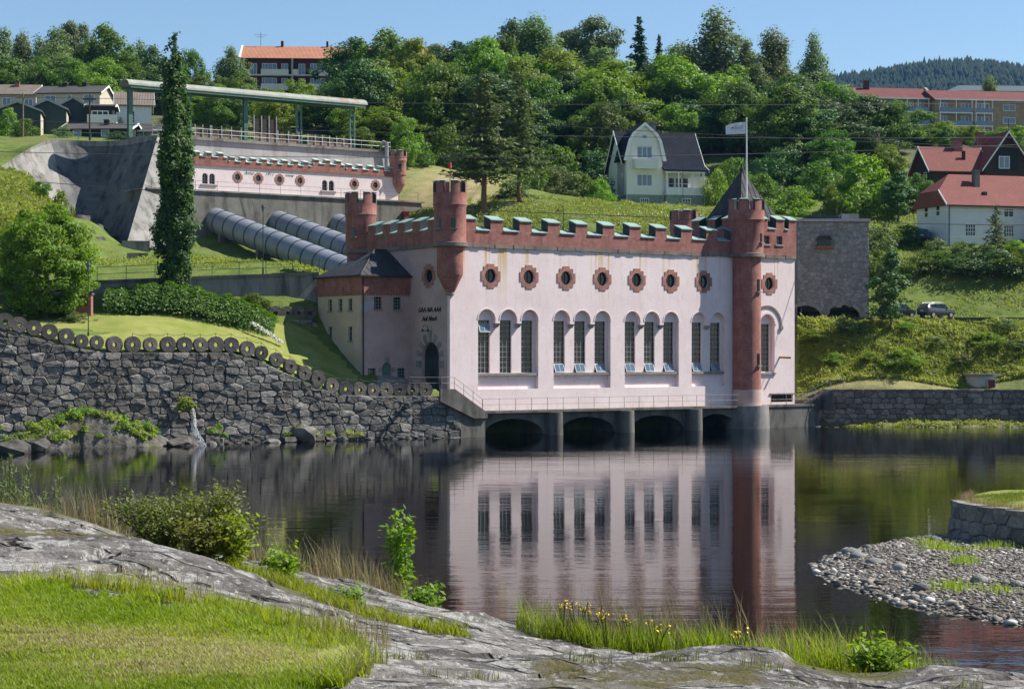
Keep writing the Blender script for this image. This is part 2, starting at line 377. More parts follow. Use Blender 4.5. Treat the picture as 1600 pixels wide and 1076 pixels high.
    M['tile_dark'] = tiles('dark_grey_tiles', (0.06, 0.055, 0.055), (0.09, 0.08, 0.08), 0.4, 0.4, 0.8)
    # weatherboard
    def boards(name, c1, step=0.18, vert=False, var=0.1):
        m = N(name); wz = m.n('TexWave', wave_type='BANDS', bands_direction='X' if vert else 'Z', wave_profile='SAW')
        src = m.tc()
        if vert:
            sp = m.n('SeparateXYZ'); m.set(sp.inputs[0], src); a = m.math('ADD', sp.outputs[0], sp.outputs[1]); cb = m.n('CombineXYZ'); m.set(cb.inputs[0], a); src = cb.outputs[0]
        m.set(wz.inputs['Vector'], m.map((1/step/2,)*3, src=src)); wz.inputs['Scale'].default_value = 1.0
        f = m.noise(0.7, 5); c = m.mix(f, tuple(x*(1-var) for x in c1), tuple(min(1, x*(1+var)) for x in c1))
        f2 = m.noise(2.5, 4, 0.6, m.map((1, 1, 0.3))); c = m.mix(m.ramp(f2, [(0.6, 0.0), (0.85, 0.25)]), c, tuple(x*0.5 for x in c1))
        return m.bsdf(c, 0.75, m.bump(wz.outputs['Fac'], 0.5, 0.03), 0, 0.25)
    M['board_cream'] = boards('cream_weatherboard', (0.77, 0.77, 0.73))
    M['board_white'] = boards('white_weatherboard', (0.70, 0.71, 0.70))
    M['board_brown'] = boards('black_brown_weatherboard', (0.045, 0.032, 0.026))
    M['board_green'] = boards('dark_green_board', (0.045, 0.065, 0.062), 0.25, True)
    M['board_black'] = boards('black_board', (0.022, 0.021, 0.024), 0.25, True)
    M['board_beige'] = boards('beige_render', (0.52, 0.47, 0.37), 0.3)
    M['maroon_wall'] = simple('maroon_wall', (0.085, 0.025, 0.028), 0.85, 0.15, 1)
    M['yellow_brick'] = brickmat('yellow_brick', (0.36, 0.28, 0.16), (0.30, 0.23, 0.13), (0.35, 0.30, 0.22))
    M['foundation'] = simple('grey_green_foundation', (0.22, 0.26, 0.24), 0.9, 0.2, 1.5, bump=0.2)
    M['balcony_white'] = simple('pale_balcony_panel', (0.62, 0.62, 0.55), 0.75, 0.08, 1)
    # roads and grounds
    M['asphalt'] = simple('asphalt', (0.075, 0.073, 0.07), 0.95, 0.25, 2, bump=0.2)
    M['gravel_path'] = simple('gravel_path', (0.26, 0.24, 0.21), 0.95, 0.25, 3, bump=0.3)
    # hillside ground
    m = N('grassy_ground'); f = m.noise(0.05, 6, 0.6); f2 = m.noise(0.6, 6, 0.65); f3 = m.noise(5, 4, 0.7)
    c = m.mix(m.ramp(f2, [(0.35, 0.0), (0.65, 1.0)]), (0.085, 0.13, 0.025), (0.17, 0.21, 0.055))
    c = m.mix(m.ramp(f, [(0.5, 0.0), (0.7, 0.6)]), c, (0.19, 0.18, 0.07))
    c = m.mix(m.ramp(f3, [(0.4, 0.0), (0.75, 0.45)]), c, (0.035, 0.06, 0.012))
    hay = m.attr('hay'); c = m.mix(m.math('MULTIPLY', hay, m.ramp(f2, [(0.25, 0.5), (0.6, 1.0)])), c, (0.36, 0.30, 0.15))
    soil = m.attr('soil'); c = m.mix(soil, c, (0.10, 0.085, 0.06))
    M['ground'] = m.bsdf(c, 0.95, m.bump(m.math('ADD', f3, f2), 0.8, 0.15), 0, 0.1)
    m = N('mown_lawn'); f2 = m.noise(0.45, 6, 0.65); f3 = m.noise(9, 4, 0.7)
    c = m.mix(m.ramp(f2, [(0.35, 0.0), (0.65, 1.0)]), (0.17, 0.20, 0.04), (0.27, 0.27, 0.085)); c = m.mix(m.ramp(f3, [(0.4, 0.0), (0.8, 0.35)]), c, (0.08, 0.12, 0.02))
    M['lawn'] = m.bsdf(c, 0.95, m.bump(f3, 0.6, 0.06), 0, 0.1)
build_materials()
# ------------------------------------------------------------------ terrain
UX, UY = 0.810, 0.5864                      # facade direction u, and v = (-UY, UX)
C0 = Vector((-5.69, 180.0, 0)); ANG = math.atan2(UY, UX)
def L2W(t, s): return (C0.x + UX*t - UY*s, C0.y + UY*t + UX*s)

EDGE_X = [-260, -62, -42, -24.6, -6.2, -5.0, -4.5, 28.0, 29.9, 40, 54, 75, 130, 300]
EDGE_Y = [70, 152.6, 160.6, 168.9, 178.6, 180.2, 187, 212.5, 208.4, 207.3, 206.2, 203, 195, 170]
WT_X = [-62, -42, -38.4, -36.0, -33.5, -24.1, -21.7, -19.3, -17.0, -15.2, -11.4, -4.3]     # top of the rubble wall
WT_Z = [11.0, 10.0, 9.1, 8.4, 8.0, 8.0, 7.3, 6.1, 5.0, 4.3, 4.1, 4.1]

pts = []
def cp(px, py, Y): p = P(px, py, Y); pts.append((p.x, p.y, p.z))
def cw(x, y, z): pts.append((x, y, z))
for x, z in zip(WT_X, WT_Z): cw(x, interp(x, EDGE_X, EDGE_Y) + 0.6, z + 0.12)
for a in [(300,512,178),(200,500,175),(430,555,178),(480,580,178),(540,592,179.5),(500,520,187),(490,540,184),(430,500,186),
          (330,495,184),(200,490,181),(100,490,178),(0,495,174),(-80,495,170)]: cp(*a)
for a in [(-9,180.3,4.72),(-11.5,181,4.75),(-8,182,4.75),(-6.9,179.4,4.7),(-14,180.5,5.2),(-9,185,4.9)]: cw(*a)
for px, Y, z in [(490,191.5,15.4),(400,190.3,15.2),(330,189,15.1),(240,187.5,14.9),(150,186,14.5),(50,184,14.3),(-80,180,14.3)]: cw(XA(px, Y), Y, z)
for a in [(250,400,205),(330,410,200),(300,400,212),(420,414,203),(500,422,200),(200,388,234),(130,352,238),(50,277,210),(0,271,205),
          (100,332,205),(112,400,195),(30,350,195),(0,420,188),(-60,260,215),(0,262,252),(80,232,262),(200,223,262),(140,384,225),(180,394,222),(116,376,224),(130,402,205),(128,392,214),(150,412,200),(170,405,208),(160,396,215),(60,217,272),(200,217,278),(-20,222,272),(100,214,295),(20,214,295),(190,212,300),(100,208,312),(100,172,340),(0,172,340),
          (250,185,320),(650,330,255),(700,272,275),(760,330,252),(760,282,270),(900,345,245),(1100,337,250),(850,302,275),(1180,332,245),
          (900,270,312),(800,205,340),(1100,205,345),(1260,498,224),(1400,500,225),(1600,501,224),(1260,500,219),(1400,502,219.5),(1600,503,218.5),
          (1300,545,214.5),(1450,545,214),(1600,545,213.5),(1300,590,210.8),(1500,601,210.8),(1450,590,211),(1500,400,242),(1450,385,250),(1550,383,250),(1600,381,247),
          (1400,352,265),(1300,347,262),(1300,302,290),(1400,292,300),(1500,300,285),(1300,217,380),(1500,217,430),(1600,217,430),(1250,260,310),(1650,440,232),(1500,470,231),(1400,460,233)]: cp(*a)
for a in [(-58,228,24.0),(-52,228,23.5),(-50,236,24),(-60,237,24.5),(-44,240,21.5),(-41,236,20.3),(-37.5,244,22.0),(-23,224.5,16.4),(-14,212,12.8),(-5,201,9.5),(10,212,9),(20,222,9),(27,228,10.5),(-29,232,18.4),(-16,226,16.6),(-8,230,17),(5,225,12),
          (33,209.4,4.2),(45,208.4,4.1),(55,207.6,4.0),(36,240,18),(21.4,290,29.6),(12,284,29.3),(30,292,29.6),(0,240,20),
          (0,400,54),(60,400,50),(-60,400,54),(-120,400,52),(120,400,48),(0,600,62),(200,600,56),(-200,600,62),(250,1000,50),(-250,1000,64),(0,1000,62),
          (-400,400,50),(400,400,50),(-120,200,26),(140,260,28),(140,215,8),(-33,380,51),(-150,300,42),(-6,186.5,2.2),(10,198,2.0),(27,211,2.0)]: cw(*a)
for t, s, z in [(10,78,28.0),(25,78,28.0),(42,78,28.0),(5,86,34.3),(25,86,34.3),(44,86,34.3),(5,100,35.6),(25,100,35.8),(44,100,37),(12,71.5,22.5),(30,71.5,22.5),(42,71.5,25)]: cw(*L2W(t, s), z)
crest = [P(262,218,250.5), P(244,213,249), P(222,216,250.5), P(195,220,253), P(160,222,255), P(120,221,255), P(85,220,253), P(60,227,250), P(30,244,245), P(0,263,240), P(-40,280,236)]
foot = [P(222,392,239), P(206,386,238), P(192,384,240), P(176,382,243), P(150,372,246.5), P(124,354,247), P(104,330,246), P(80,318,244), P(40,320,240), P(0,330,236), P(-40,340,232)]
for a_, f_ in zip(crest[1:], foot[1:]):
    cw(f_.x, f_.y-.5, f_.z-1.0); cw(a_.x, a_.y-1.2, f_.z-.6); cw(a_.x, a_.y+3.5, a_.z-.4)
for x in np.arange(31, 125, 6.0):
    yc = interp(x, [31, 60, 120], [222.5, 221.9, 216.5])
    cw(x, yc-3.3, 11.5); cw(x, yc, 11.55); cw(x, yc+3.3, 11.6)
PT = np.array(pts, float)
def _rbf_fit(p):
    d = np.linalg.norm(p[:, None, :2] - p[None, :, :2], axis=2); n = len(p)
    A = np.zeros((n+3, n+3)); A[:n, :n] = -d - 0.0*np.eye(n); A[:n, n] = 1; A[:n, n+1:] = p[:, :2]/100; A[n, :n] = 1; A[n+1:, :n] = p[:, :2].T/100
    return np.linalg.solve(A + 1e-9*np.eye(n+3), np.concatenate([p[:, 2], np.zeros(3)]))
def _rbf_eval(p, w, X, Y):
    X = np.atleast_1d(X).astype(float).ravel(); Y = np.atleast_1d(Y).astype(float).ravel(); out = np.zeros(len(X)); n = len(p)
    for i in range(0, len(X), 20000):
        x = X[i:i+20000]; y = Y[i:i+20000]
        d = np.sqrt((x[:, None]-p[None, :, 0])**2 + (y[:, None]-p[None, :, 1])**2)
        out[i:i+20000] = -d @ w[:n] + w[n] + w[n+1]*x/100 + w[n+2]*y/100
    return out
TW = _rbf_fit(PT)
def gza(X, Y): return _rbf_eval(PT, TW, X, Y)
def gz(x, y): return float(gza([x], [y])[0])

def vnoise(X, Y, scale, seed=0, octv=4):
    """value noise, vectorised"""
    X = np.asarray(X, float)*scale; Y = np.asarray(Y, float)*scale; out = np.zeros_like(X); amp = 1.0; tot = 0
    for o in range(octv):
        xi = np.floor(X).astype(np.int64); yi = np.floor(Y).astype(np.int64); fx = X-xi; fy = Y-yi
        fx = fx*fx*(3-2*fx); fy = fy*fy*(3-2*fy)
        def h(a, b):
            n = (a*374761393 + b*668265263 + (seed+o*17)*362437) & 0x7fffffff
            n = ((n ^ (n >> 13))*1274126177) & 0x7fffffff
            return ((n ^ (n >> 16)) & 0xffff)/65535.0
        v = (h(xi,yi)*(1-fx)+h(xi+1,yi)*fx)*(1-fy) + (h(xi,yi+1)*(1-fx)+h(xi+1,yi+1)*fx)*fy
        out += amp*(v-0.5); tot += amp; amp *= 0.5; X = X*2.03+11.3; Y = Y*2.03+7.7
    return out/tot

def grid_faces(nr, nc):
    i = np.arange(nr-1)[:, None]*nc + np.arange(nc-1)[None, :]
    i = i.ravel(); return np.stack([i, i+1, i+1+nc, i+nc], 1)

xs = np.concatenate([np.linspace(-700, -130, 40)[:-1], np.arange(-130, 120, 1.5), np.linspace(120, 800, 40)])
ks = np.concatenate([np.arange(0, 60, 1.2), np.arange(60, 170, 2.2), np.linspace(170, 1100, 45)])
XX = np.repeat(xs[None, :], len(ks), 0); EB = np.interp(xs, EDGE_X, EDGE_Y)
YY = EB[None, :] + ks[:, None]
ZZ = gza(XX.ravel(), YY.ravel()).reshape(XX.shape)
dist = np.clip(ks/12, 0, 1)[:, None]
ZZ = ZZ + dist*(vnoise(XX, YY, 0.12, 3)*1.0 + vnoise(XX, YY, 0.5, 5)*0.35)
PX = XX/YY*F + CX
hay = np.exp(-(((PX-705)/75)**2)) * np.exp(-(((YY-266)/16)**2))*1.5
hay += 0.8*np.exp(-(((PX-1380)/180)**2)) * np.exp(-(((YY-209.5)/2.2)**2))
hay += 0.35*np.exp(-(((PX-40)/60)**2)) * np.exp(-(((YY-208)/10)**2))
soil = np.clip((YY-300)/40, 0, 0.7)
# skirt row at the bank edge
XX = np.vstack([XX[:1], XX]); YY = np.vstack([YY[:1], YY]); ZZ = np.vstack([np.full((1, len(xs)), -3.5), ZZ]); hay = np.vstack([hay[:1], hay]); soil = np.vstack([soil[:1], soil])
me = mesh_np('ground', np.stack([XX, YY, ZZ], 2).reshape(-1, 3), grid_faces(*XX.shape), M['ground'], True, {'hay': np.clip(hay, 0, 1).ravel(), 'soil': soil.ravel()})
tag(obj('ground', me), kind='structure')

def sheet(name, poly, mat, lift=0.03, step=0.8, wob=0.0):
    """a sheet draped over the ground inside a plan polygon"""
    poly = np.array(poly, float); x0, y0 = poly.min(0); x1, y1 = poly.max(0)
    gx = np.arange(x0, x1+step, step); gy = np.arange(y0, y1+step, step)
    A, B = np.meshgrid(gx, gy); ins = np.zeros(A.shape, bool)
    j = len(poly)-1
    for i in range(len(poly)):
        xi, yi = poly[i]; xj, yj = poly[j]
        with np.errstate(divide='ignore', invalid='ignore'):
            c = ((yi > B) != (yj > B)) & (A < (xj-xi)*(B-yi)/(yj-yi+1e-12)+xi)
        ins ^= c; j = i
    Z = gza(A.ravel(), B.ravel()).reshape(A.shape) + lift
    nr, nc = A.shape; f = grid_faces(nr, nc)
    keep = ins.ravel()[f].sum(1) >= 3
    return mesh_np(name, np.stack([A, B, Z], 2).reshape(-1, 3), f[keep], mat, True)

lawn_poly = [(x, interp(x, EDGE_X, EDGE_Y)+0.35) for x in np.linspace(-41, -10, 26)] + [(-13.2, 179.6), (-15.5, 183.5), (-19.5, 186.6), (-25, 184.5), (-32, 181.5), (-38.5, 176.5), (-43, 172)]
tag(obj('lawn', sheet('lawn', lawn_poly, M['lawn'], 0.10, 0.6)), kind='structure')
tag(obj('courtyard', sheet('courtyard', [(-13, 179.8), (-6.3, 178.9), (-4.9, 180.6), (-9.5, 186.5), (-12.5, 184.5)], M['gravel_path'], 0.12, 0.5)), kind='structure')
rx = np.arange(31, 122, 3.0); ryc = np.interp(rx, [31, 60, 120], [222.5, 221.9, 216.5]); v = []
for x, y in zip(rx, ryc):
    for dy, dz in ((-2.9, 0), (2.9, 0), (2.9, -.5), (-2.9, -.5)): v.append((x, y+dy, 11.9+dz))
b_ = MB().add(v, [(i*4+j, i*4+4+j, i*4+4+(j+1) % 4, i*4+(j+1) % 4) for i in range(len(rx)-1) for j in range(4)])
tag(b_.build('road', M['asphalt']), kind='structure')

# ------------------------------------------------------------------ river and bed
def water_at(px, py): Y = F*CAMZ/(py-HY); return (XA(px, Y), Y)
BAR = [water_at(*q) for q in [(1258,897),(1275,884),(1300,872),(1400,853),(1480,846),(1560,842),(1650,838),(1800,835),(2100,840),(2300,1000),(1800,1003),(1600,996),(1520,985),(1420,966),(1330,939),(1278,914)]]
def sdf(poly, X, Y):
    poly = np.array(poly); d = np.full(X.shape, 1e9); ins = np.zeros(X.shape, bool); j = len(poly)-1
    for i in range(len(poly)):
        a = poly[j]; b = poly[i]; e = b-a; w0 = X-a[0]; w1 = Y-a[1]
        t = np.clip((w0*e[0]+w1*e[1])/(e@e), 0, 1); d = np.minimum(d, np.hypot(w0-e[0]*t, w1-e[1]*t))
        c = ((b[1] > Y) != (a[1] > Y)) & (X < (a[0]-b[0])*(Y-b[1])/(a[1]-b[1]+1e-12)+b[0]); ins ^= c; j = i
    return np.where(ins, d, -d)
def bed_z(X, Y):
    X = np.asarray(X, float); Y = np.asarray(Y, float)
    d = sdf(BAR, X, Y)
    z = np.where(d > 0, 0.14+0.52*(1-np.exp(-d/1.6)), np.maximum(.14+d*0.085, -3.2))
    return z + vnoise(X, Y, 0.5, 9)*0.16*(d > -3) + vnoise(X, Y, 0.09, 2)*0.2
bx_ = np.concatenate([np.linspace(-160, 2, 30), np.arange(3, 40, 0.3), np.linspace(41, 160, 25)])
by_ = np.concatenate([np.linspace(18, 48, 12), np.arange(49, 90, 0.3), np.linspace(91, 235, 40)])
A, B = np.meshgrid(bx_, by_)
m = N('riverbed_gravel'); v = m.n('TexVoronoi'); v.inputs['Scale'].default_value = 4.5; m.set(v.inputs['Vector'], m.tc())
c = m.mix(m.n('SeparateColor').outputs[0] if False else m.ramp(v.outputs['Color'], [(0.2, 0.0), (0.9, 1.0)]), (0.055, 0.045, 0.028), (0.19, 0.165, 0.12))
f = m.noise(0.15, 4); c = m.mix(m.ramp(f, [(0.4, 0.0), (0.7, 0.7)]), c, (0.04, 0.033, 0.018))
M['bed'] = m.bsdf(c, 0.9, m.bump(v.outputs['Distance'], 0.8, 0.1))
me = mesh_np('riverbed', np.stack([A, B, bed_z(A, B)], 2).reshape(-1, 3), grid_faces(*A.shape), M['bed'], True)
tag(obj('riverbed', me), kind='structure')

m = N('river_water')
fr = m.n('Fresnel'); fr.inputs['IOR'].default_value = 1.333
geo = m.n('NewGeometry')
w1 = m.noise(1.0, 3, 0.5, m.map((0.22, 0.75, 1.0), rot=(0, 0, R(-8)))); w2 = m.noise(1.0, 3, 0.55, m.map((1.4, 3.6, 1.0), rot=(0, 0, R(10))))
w3 = m.noise(1.0, 2, 0.5, m.map((0.05, 0.16, 1.0)))
calm = m.ramp(w3, [(0.42, 0.25), (0.62, 1.0)])
sp = m.n('SeparateXYZ'); m.set(sp.inputs[0], geo.outputs['Position'])
fast = m.ramp(m.math('DIVIDE', m.math('SUBTRACT', sp.outputs[1], 120.0), 85.0), [(0.0, 0.0), (0.4, 0.06), (0.68, 0.45), (1.0, 1.0)])     # current below the tailrace
h = m.math('ADD', m.math('MULTIPLY', w1, 0.24), m.math('MULTIPLY', m.math('MULTIPLY', w2, calm), 0.095))
h = m.math('ADD', h, m.math('MULTIPLY', m.math('MULTIPLY', m.noise(1.0, 4, 0.65, m.map((0.6, 1.6, 1.0))), fast), 0.3))
nrm = m.bump(h, 1.0, 0.05)
m.set(fr.inputs['Normal'], nrm)
gl = m.n('BsdfGlossy'); gl.inputs['Roughness'].default_value = 0.03; gl.inputs['Color'].default_value = (0.92, 0.92, 0.92, 1); m.set(gl.inputs['Normal'], nrm)
tr = m.n('BsdfTransparent'); tr.inputs['Color'].default_value = (0.24, 0.19, 0.10, 1)
mx = m.n('MixShader'); m.set(mx.inputs[0], fr.outputs[0]); m.set(mx.inputs[1], tr.outputs[0]); m.set(mx.inputs[2], gl.outputs[0])
m.t.links.new(mx.outputs[0], m.out.inputs[0]); M['water'] = m.m
wx = [-320, -160, -80, -40, 0, 40, 80, 160, 320]; wy = [18, 60, 100, 140, 180, 216]
A, B = np.meshgrid(wx, wy)
tag(obj('river', mesh_np('river', np.stack([A, B, A*0+.28], 2).reshape(-1, 3), grid_faces(*A.shape), M['water'])), kind='structure')
# ------------------------------------------------------------------ power house
rng = random.Random(7)
_cache = {}
def merlon_meshes(w, d, h, sl, brick, capm, sidem):
    key = (w, d, h, sl, brick, capm, sidem)
    if key not in _cache:
        b = MB().hexa([(0,0,0),(w,0,0),(w,d,0),(0,d,0),(0,0,h-sl),(w,0,h-sl),(w,d,h),(0,d,h)]).mesh('merlon', M[brick])
        e = 0.07
        c = MB().hexa([(-e,-e-.03,h-sl+.01-e*.3),(w+e,-e-.03,h-sl+.01-e*.3),(w+e,d+e,h+.015),(-e,d+e,h+.015),(-e,-e-.03,h-sl+.09-e*.3),(w+e,-e-.03,h-sl+.09-e*.3),(w+e,d+e,h+.10),(-e,d+e,h+.10)]).mesh('cap', M[capm])
        s = []
        for x0, x1 in ((-.035, -.004), (w+.004, w+.035)):
            s.append(MB().hexa([(x0,.03,.0),(x1,.03,.0),(x1,d+.02,.25),(x0,d+.02,.25),(x0,.03,h-sl+.0),(x1,.03,h-sl+.0),(x1,d+.02,h+.01),(x0,d+.02,h+.01)]).mesh('side_cladding', M[sidem]))
        _cache[key] = (b, c, s)
    return _cache[key]
def merlon(root, x, y, z, rot, w, d, h, sl=0.4, brick='brick', capm='copper', sidem='dark_sheet'):
    b, c, s = merlon_meshes(w, d, h, sl, brick, capm, sidem)
    o = obj('merlon', b, root, (x, y, z), rot)
    obj('cap', c, o); [obj('side_cladding', q, o) for q in s]; return o
def crenel(root, x, y, z, rot, w, d, sl=0.35, capm='copper'):
    key = ('cr', round(w, 3), d, sl, capm)
    if key not in _cache:
        _cache[key] = MB().hexa([(.05,-.1,-.02),(w-.05,-.1,-.02),(w-.05,d,sl),(.05,d,sl),(.05,-.1,.05),(w-.05,-.1,.05),(w-.05,d,sl+.07),(.05,d,sl+.07)]).mesh('coping', M[capm])
    return obj('coping', _cache[key], root, (x, y, z), rot)
def battlement(root, runs, ax, front, z, rot, d, h, ends, brick='brick', capm='copper', sidem='dark_sheet', sl=0.4, csl=0.35):
    """runs: (start, width) of merlons along the wall; ax 'x' = facade-parallel, 'y' = along the left side"""
    pos = ends[0]
    for a, w in sorted(runs) + [(ends[1], 0)]:
        if a - pos > 0.25:
            if ax == 'x': crenel(root, pos, front, z, rot, a-pos, d, csl, capm)
            else: crenel(root, front, a, z, rot, a-pos, d, csl, capm)
        if w:
            if ax == 'x': merlon(root, a, front, z, rot, w, d, h, sl, brick, capm, sidem)
            else: merlon(root, front, a+w, z, rot, w, d, h, sl, brick, capm, sidem)
        pos = a + w
def ring_sector(r0, r1, a0, a1, z0, z1, n=5, z1o=None):
    b = MB(); pts_ = []
    z1o = z1 if z1o is None else z1o
    for i in range(n+1):
        a = a0 + (a1-a0)*i/n
        for r, z in ((r0, z0), (r1, z0), (r1, z1o), (r0, z1)): pts_.append((r*math.cos(a), r*math.sin(a), z))
    b.v = pts_
    for i in range(n):
        k = i*4
        for j in range(4): b.f.append((k+j, k+4+j, k+4+(j+1) % 4, k+(j+1) % 4))
    b.f.append((0, 1, 2, 3)); b.f.append((n*4+3, n*4+2, n*4+1, n*4))
    return b
def turret(root, x, y, prof, zcren, ztop, rd, nm=6, ph=0.0, name='turret', brick='brick', capm='copper', slits=(), band=None, fr=0.56, capt=0.1):
    t = obj(name, MB().lathe(prof, 0, 0, 40).mesh(name, M[brick], True), root, (x, y, 0))
    key = ('tm', rd, zcren, ztop, nm, brick, capm, fr)
    if key not in _cache:
        st = 2*math.pi/nm
        mb_ = ring_sector(rd-.38, rd, -st*fr/2, st*fr/2, zcren-.05, ztop, 6, ztop-.12).mesh('merlon', M[brick])
        mc = ring_sector(rd-.44, rd+.07, -st*fr/2-.03, st*fr/2+.03, ztop+.01, ztop+.11, 6, ztop+.0).mesh('cap', M[capm])
        ms = []
        for sg in (-1, 1):
            a0 = sg*st*fr/2; a1 = a0 + sg*.025
            q = ring_sector(rd-.4, rd+.02, min(a0, a1)+sg*.003, max(a0, a1)+sg*.003, zcren, ztop, 1, ztop-.12); ms.append(q.mesh('side_cladding', M['dark_sheet']))
        _cache[key] = (mb_, mc, ms)
    mb_, mc, ms = _cache[key]
    for i in range(nm):
        a = ph + 2*math.pi*i/nm
        obj('merlon', mb_, t, rotz=a); obj('cap', mc, t, rotz=a); [obj('side_cladding', q, t, rotz=a) for q in ms]
    obj('turret_roof', MB().lathe([(0.01, zcren-.02), (rd-.36, zcren-.06)], 0, 0, 24).mesh('turret_roof', M['dark_sheet']), t)
    if band: obj('string_band', MB().lathe(band, 0, 0, 40).mesh('string_band', M['string'], True), t)
    for ang, z0, h, r in slits:
        s = MB().box(-.2, .2, -.03, .05, 0, h).mesh('slit_window', M['glass']); o = obj('slit_window', s, t, (r*math.cos(ang), r*math.sin(ang), z0), ang+math.pi/2)
        obj('sill', MB().box(-.34, .34, -.22, .05, -.12, -.01).mesh('sill', M['granite_trim']), t, (r*math.cos(ang), r*math.sin(ang), z0), ang+math.pi/2)
    return t
def text_mesh(txt, size, mat, extr=0.03, shear=0.2, bold=0.0, mirror=False):
    c = bpy.data.curves.new('lettering', 'FONT'); c.body = txt; c.size = size; c.extrude = extr; c.shear = shear; c.offset = bold; c.align_x = 'CENTER'; c.resolution_u = 2
    o = bpy.data.objects.new('tmp', c); COL.objects.link(o); bpy.context.view_layer.update()
    me = bpy.data.meshes.new_from_object(o.evaluated_get(bpy.context.evaluated_depsgraph_get())); bpy.data.objects.remove(o)
    me.name = 'lettering'; me.materials.clear(); me.materials.append(mat)
    if mirror:
        for v in me.vertices: v.co.x = -v.co.x
    return me

PH = thing('power_house', 'long pink power station with red brick battlements, standing in the river', 'power station', (C0.x, C0.y, 0), ANG)
ZW, ZS, ZP = 2.65, 17.72, 18.05           # walkway, string course
LEN, DEP = 43.5, 16.0
BAYS = [(6.62, 3), (15.38, 3), (24.1, 3), (31.5, 2)]
WIN = [4.08, 6.57, 9.06, 12.88, 15.37, 17.86, 21.60, 24.08, 26.56, 30.27, 32.75]
ROUND = [4.57, 9.0, 13.41, 17.83, 22.16, 26.53, 30.86, 39.9]
rr, zsp, zb = 0.98, 11.05, 4.6
holes = []
for c, n in BAYS:
    cs = [c + (i-(n-1)/2)*2.49 for i in range(n)]
    o = [(cs[0]-rr, zb), (cs[-1]+rr, zb)]
    for i in range(n-1, -1, -1):
        o += [(cs[i]+rr*math.cos(math.pi*k/12), zsp+rr*math.sin(math.pi*k/12)) for k in range(13)]
        if i > 0: o += [(cs[i]-rr, zsp-.32), (cs[i-1]+rr, zsp-.32)]
    holes.append(o)
holes.append(arch(39.6, 2.1, 5.95, 10.9))
ZR = 15.12
holes += [circle(t, ZR, 0.68, 28) for t in ROUND]
holes.append([(40.1, 2.85), (43.25, 2.85), (43.25, 3.65), (40.1, 3.65)])
b = MB().prism([(0, ZW-.2), (LEN, ZW-.2), (LEN, ZS+.1), (0, ZS+.1)], 0, 0.4, 'xz', holes)
b.build('front_wall', M['pink'], PH)
# recessed wall with the window openings
b = MB(); wh = 0.68
b.prism([(2.6, 4.3), (35.6, 4.3), (35.6, 12.5), (2.6, 12.5)], 0.403, 0.75, 'xz', [[(t-wh, 6.1), (t+wh, 6.1), (t+wh, 11.02), (t-wh, 11.02)] for t in WIN])
b.prism([(38.2, 5.7), (41, 5.7), (41, 12.4), (38.2, 12.4)], 0.403, 0.75, 'xz', [[(39.6-.75, 6.0), (39.6+.75, 6.0), (39.6+.75, 10.95), (39.6-.75, 10.95)]])
b.build('recessed_wall', M['pink'], PH)
for c, n in BAYS:
    x0, x1 = c-(n-1)/2*2.49-rr, c+(n-1)/2*2.49+rr
    MB().box(x0+.01, x1-.01, .06, .40, 5.86, 6.08).build('window_sill', M['granite_trim'], PH)
    for i in range(n-1):
        tc_ = c + (i-(n-1)/2)*2.49 + 1.245
        MB().hexa([(tc_-.12,.12,10.35),(tc_+.12,.12,10.35),(tc_+.12,.4,10.3),(tc_-.12,.4,10.3),(tc_-.27,-.06,10.71),(tc_+.27,-.06,10.71),(tc_+.27,.4,10.71),(tc_-.27,.4,10.71)]).build('corbel', M['granite_trim'], PH)
    # moulded arch edge
    for i in range(n):
        ci = c + (i-(n-1)/2)*2.49
        o = circle(ci, zsp, rr+.10, 24)[:13]; inn = circle(ci, zsp, rr+.0, 24)[:13]
        MB().prism(o + inn[::-1], -.04, .0, 'xz').build('arch_moulding', M['pink'], PH)
MB().box(38.45, 40.75, -.14, .40, 5.72, 5.93).build('window_sill', M['granite_trim'], PH)
hood = circle(39.55, 10.75, 2.12, 40)[:21]; hin = circle(39.55, 10.75, 1.9, 40)[:21]
MB().prism(hood + hin[::-1], -.09, 0, 'xz').build('hood_mould', M['string'], PH)
MB().box(41.38, 41.75, -.16, 0, 10.35, 10.75).build('corbel', M['granite_trim'], PH)
MB().prism(circle(39.6, 10.9, 1.3, 32)[:17] + circle(39.6, 10.9, 1.06, 32)[:17][::-1], -.05, 0, 'xz').build('arch_moulding', M['pink'], PH)

pane_me = MB().box(-wh-.02, wh+.02, .60, .63, 6.05, 11.05).mesh('window', M['glass'])
bars = MB()
for i in range(4): bars.box(-wh+i*2*wh/3-.025, -wh+i*2*wh/3+.025, .565, .597, 6.1, 11.02)
for i in range(11): bars.box(-wh, wh, .568, .594, 6.1+i*.492-.022, 6.1+i*.492+.022)
bars_me = bars.mesh('glazing_bars', M['muntin'])
vent = MB()
for x0, x1, z0, z1 in ((-.62, -.56, 0, 1.0), (.56, .62, 0, 1.0), (-.56, .56, 0, .06), (-.56, .56, .94, 1.0), (-.02, .02, .06, .94)): vent.box(x0, x1, -.03, .03, z0, z1)
vent_me = vent.mesh('vent_sash', M['galv']); ventp_me = MB().box(-.56, .56, -.008, .008, .06, .94).mesh('vent_pane', M['glass_sky'])
def vent_sash(parent, t, z, ang):
    for nm, me_ in (('vent_sash', vent_me), ('vent_pane', ventp_me)):
        o = obj(nm, me_, parent, (0, .2, z)); o.rotation_euler = (R(-ang), 0, 0); o.scale = (.95, 1, .86)
for i, t in enumerate(WIN + [39.6]):
    w = obj('window', pane_me, PH, (t, 0, 0))
    obj('glazing_bars', bars_me, w)
    if i in (3, 4, 5, 6, 7, 8, 9, 10): vent_sash(w, t, 6.12, 23 + rng.uniform(-3, 2))
    if i == 0: vent_sash(w, t, 9.9, 20)
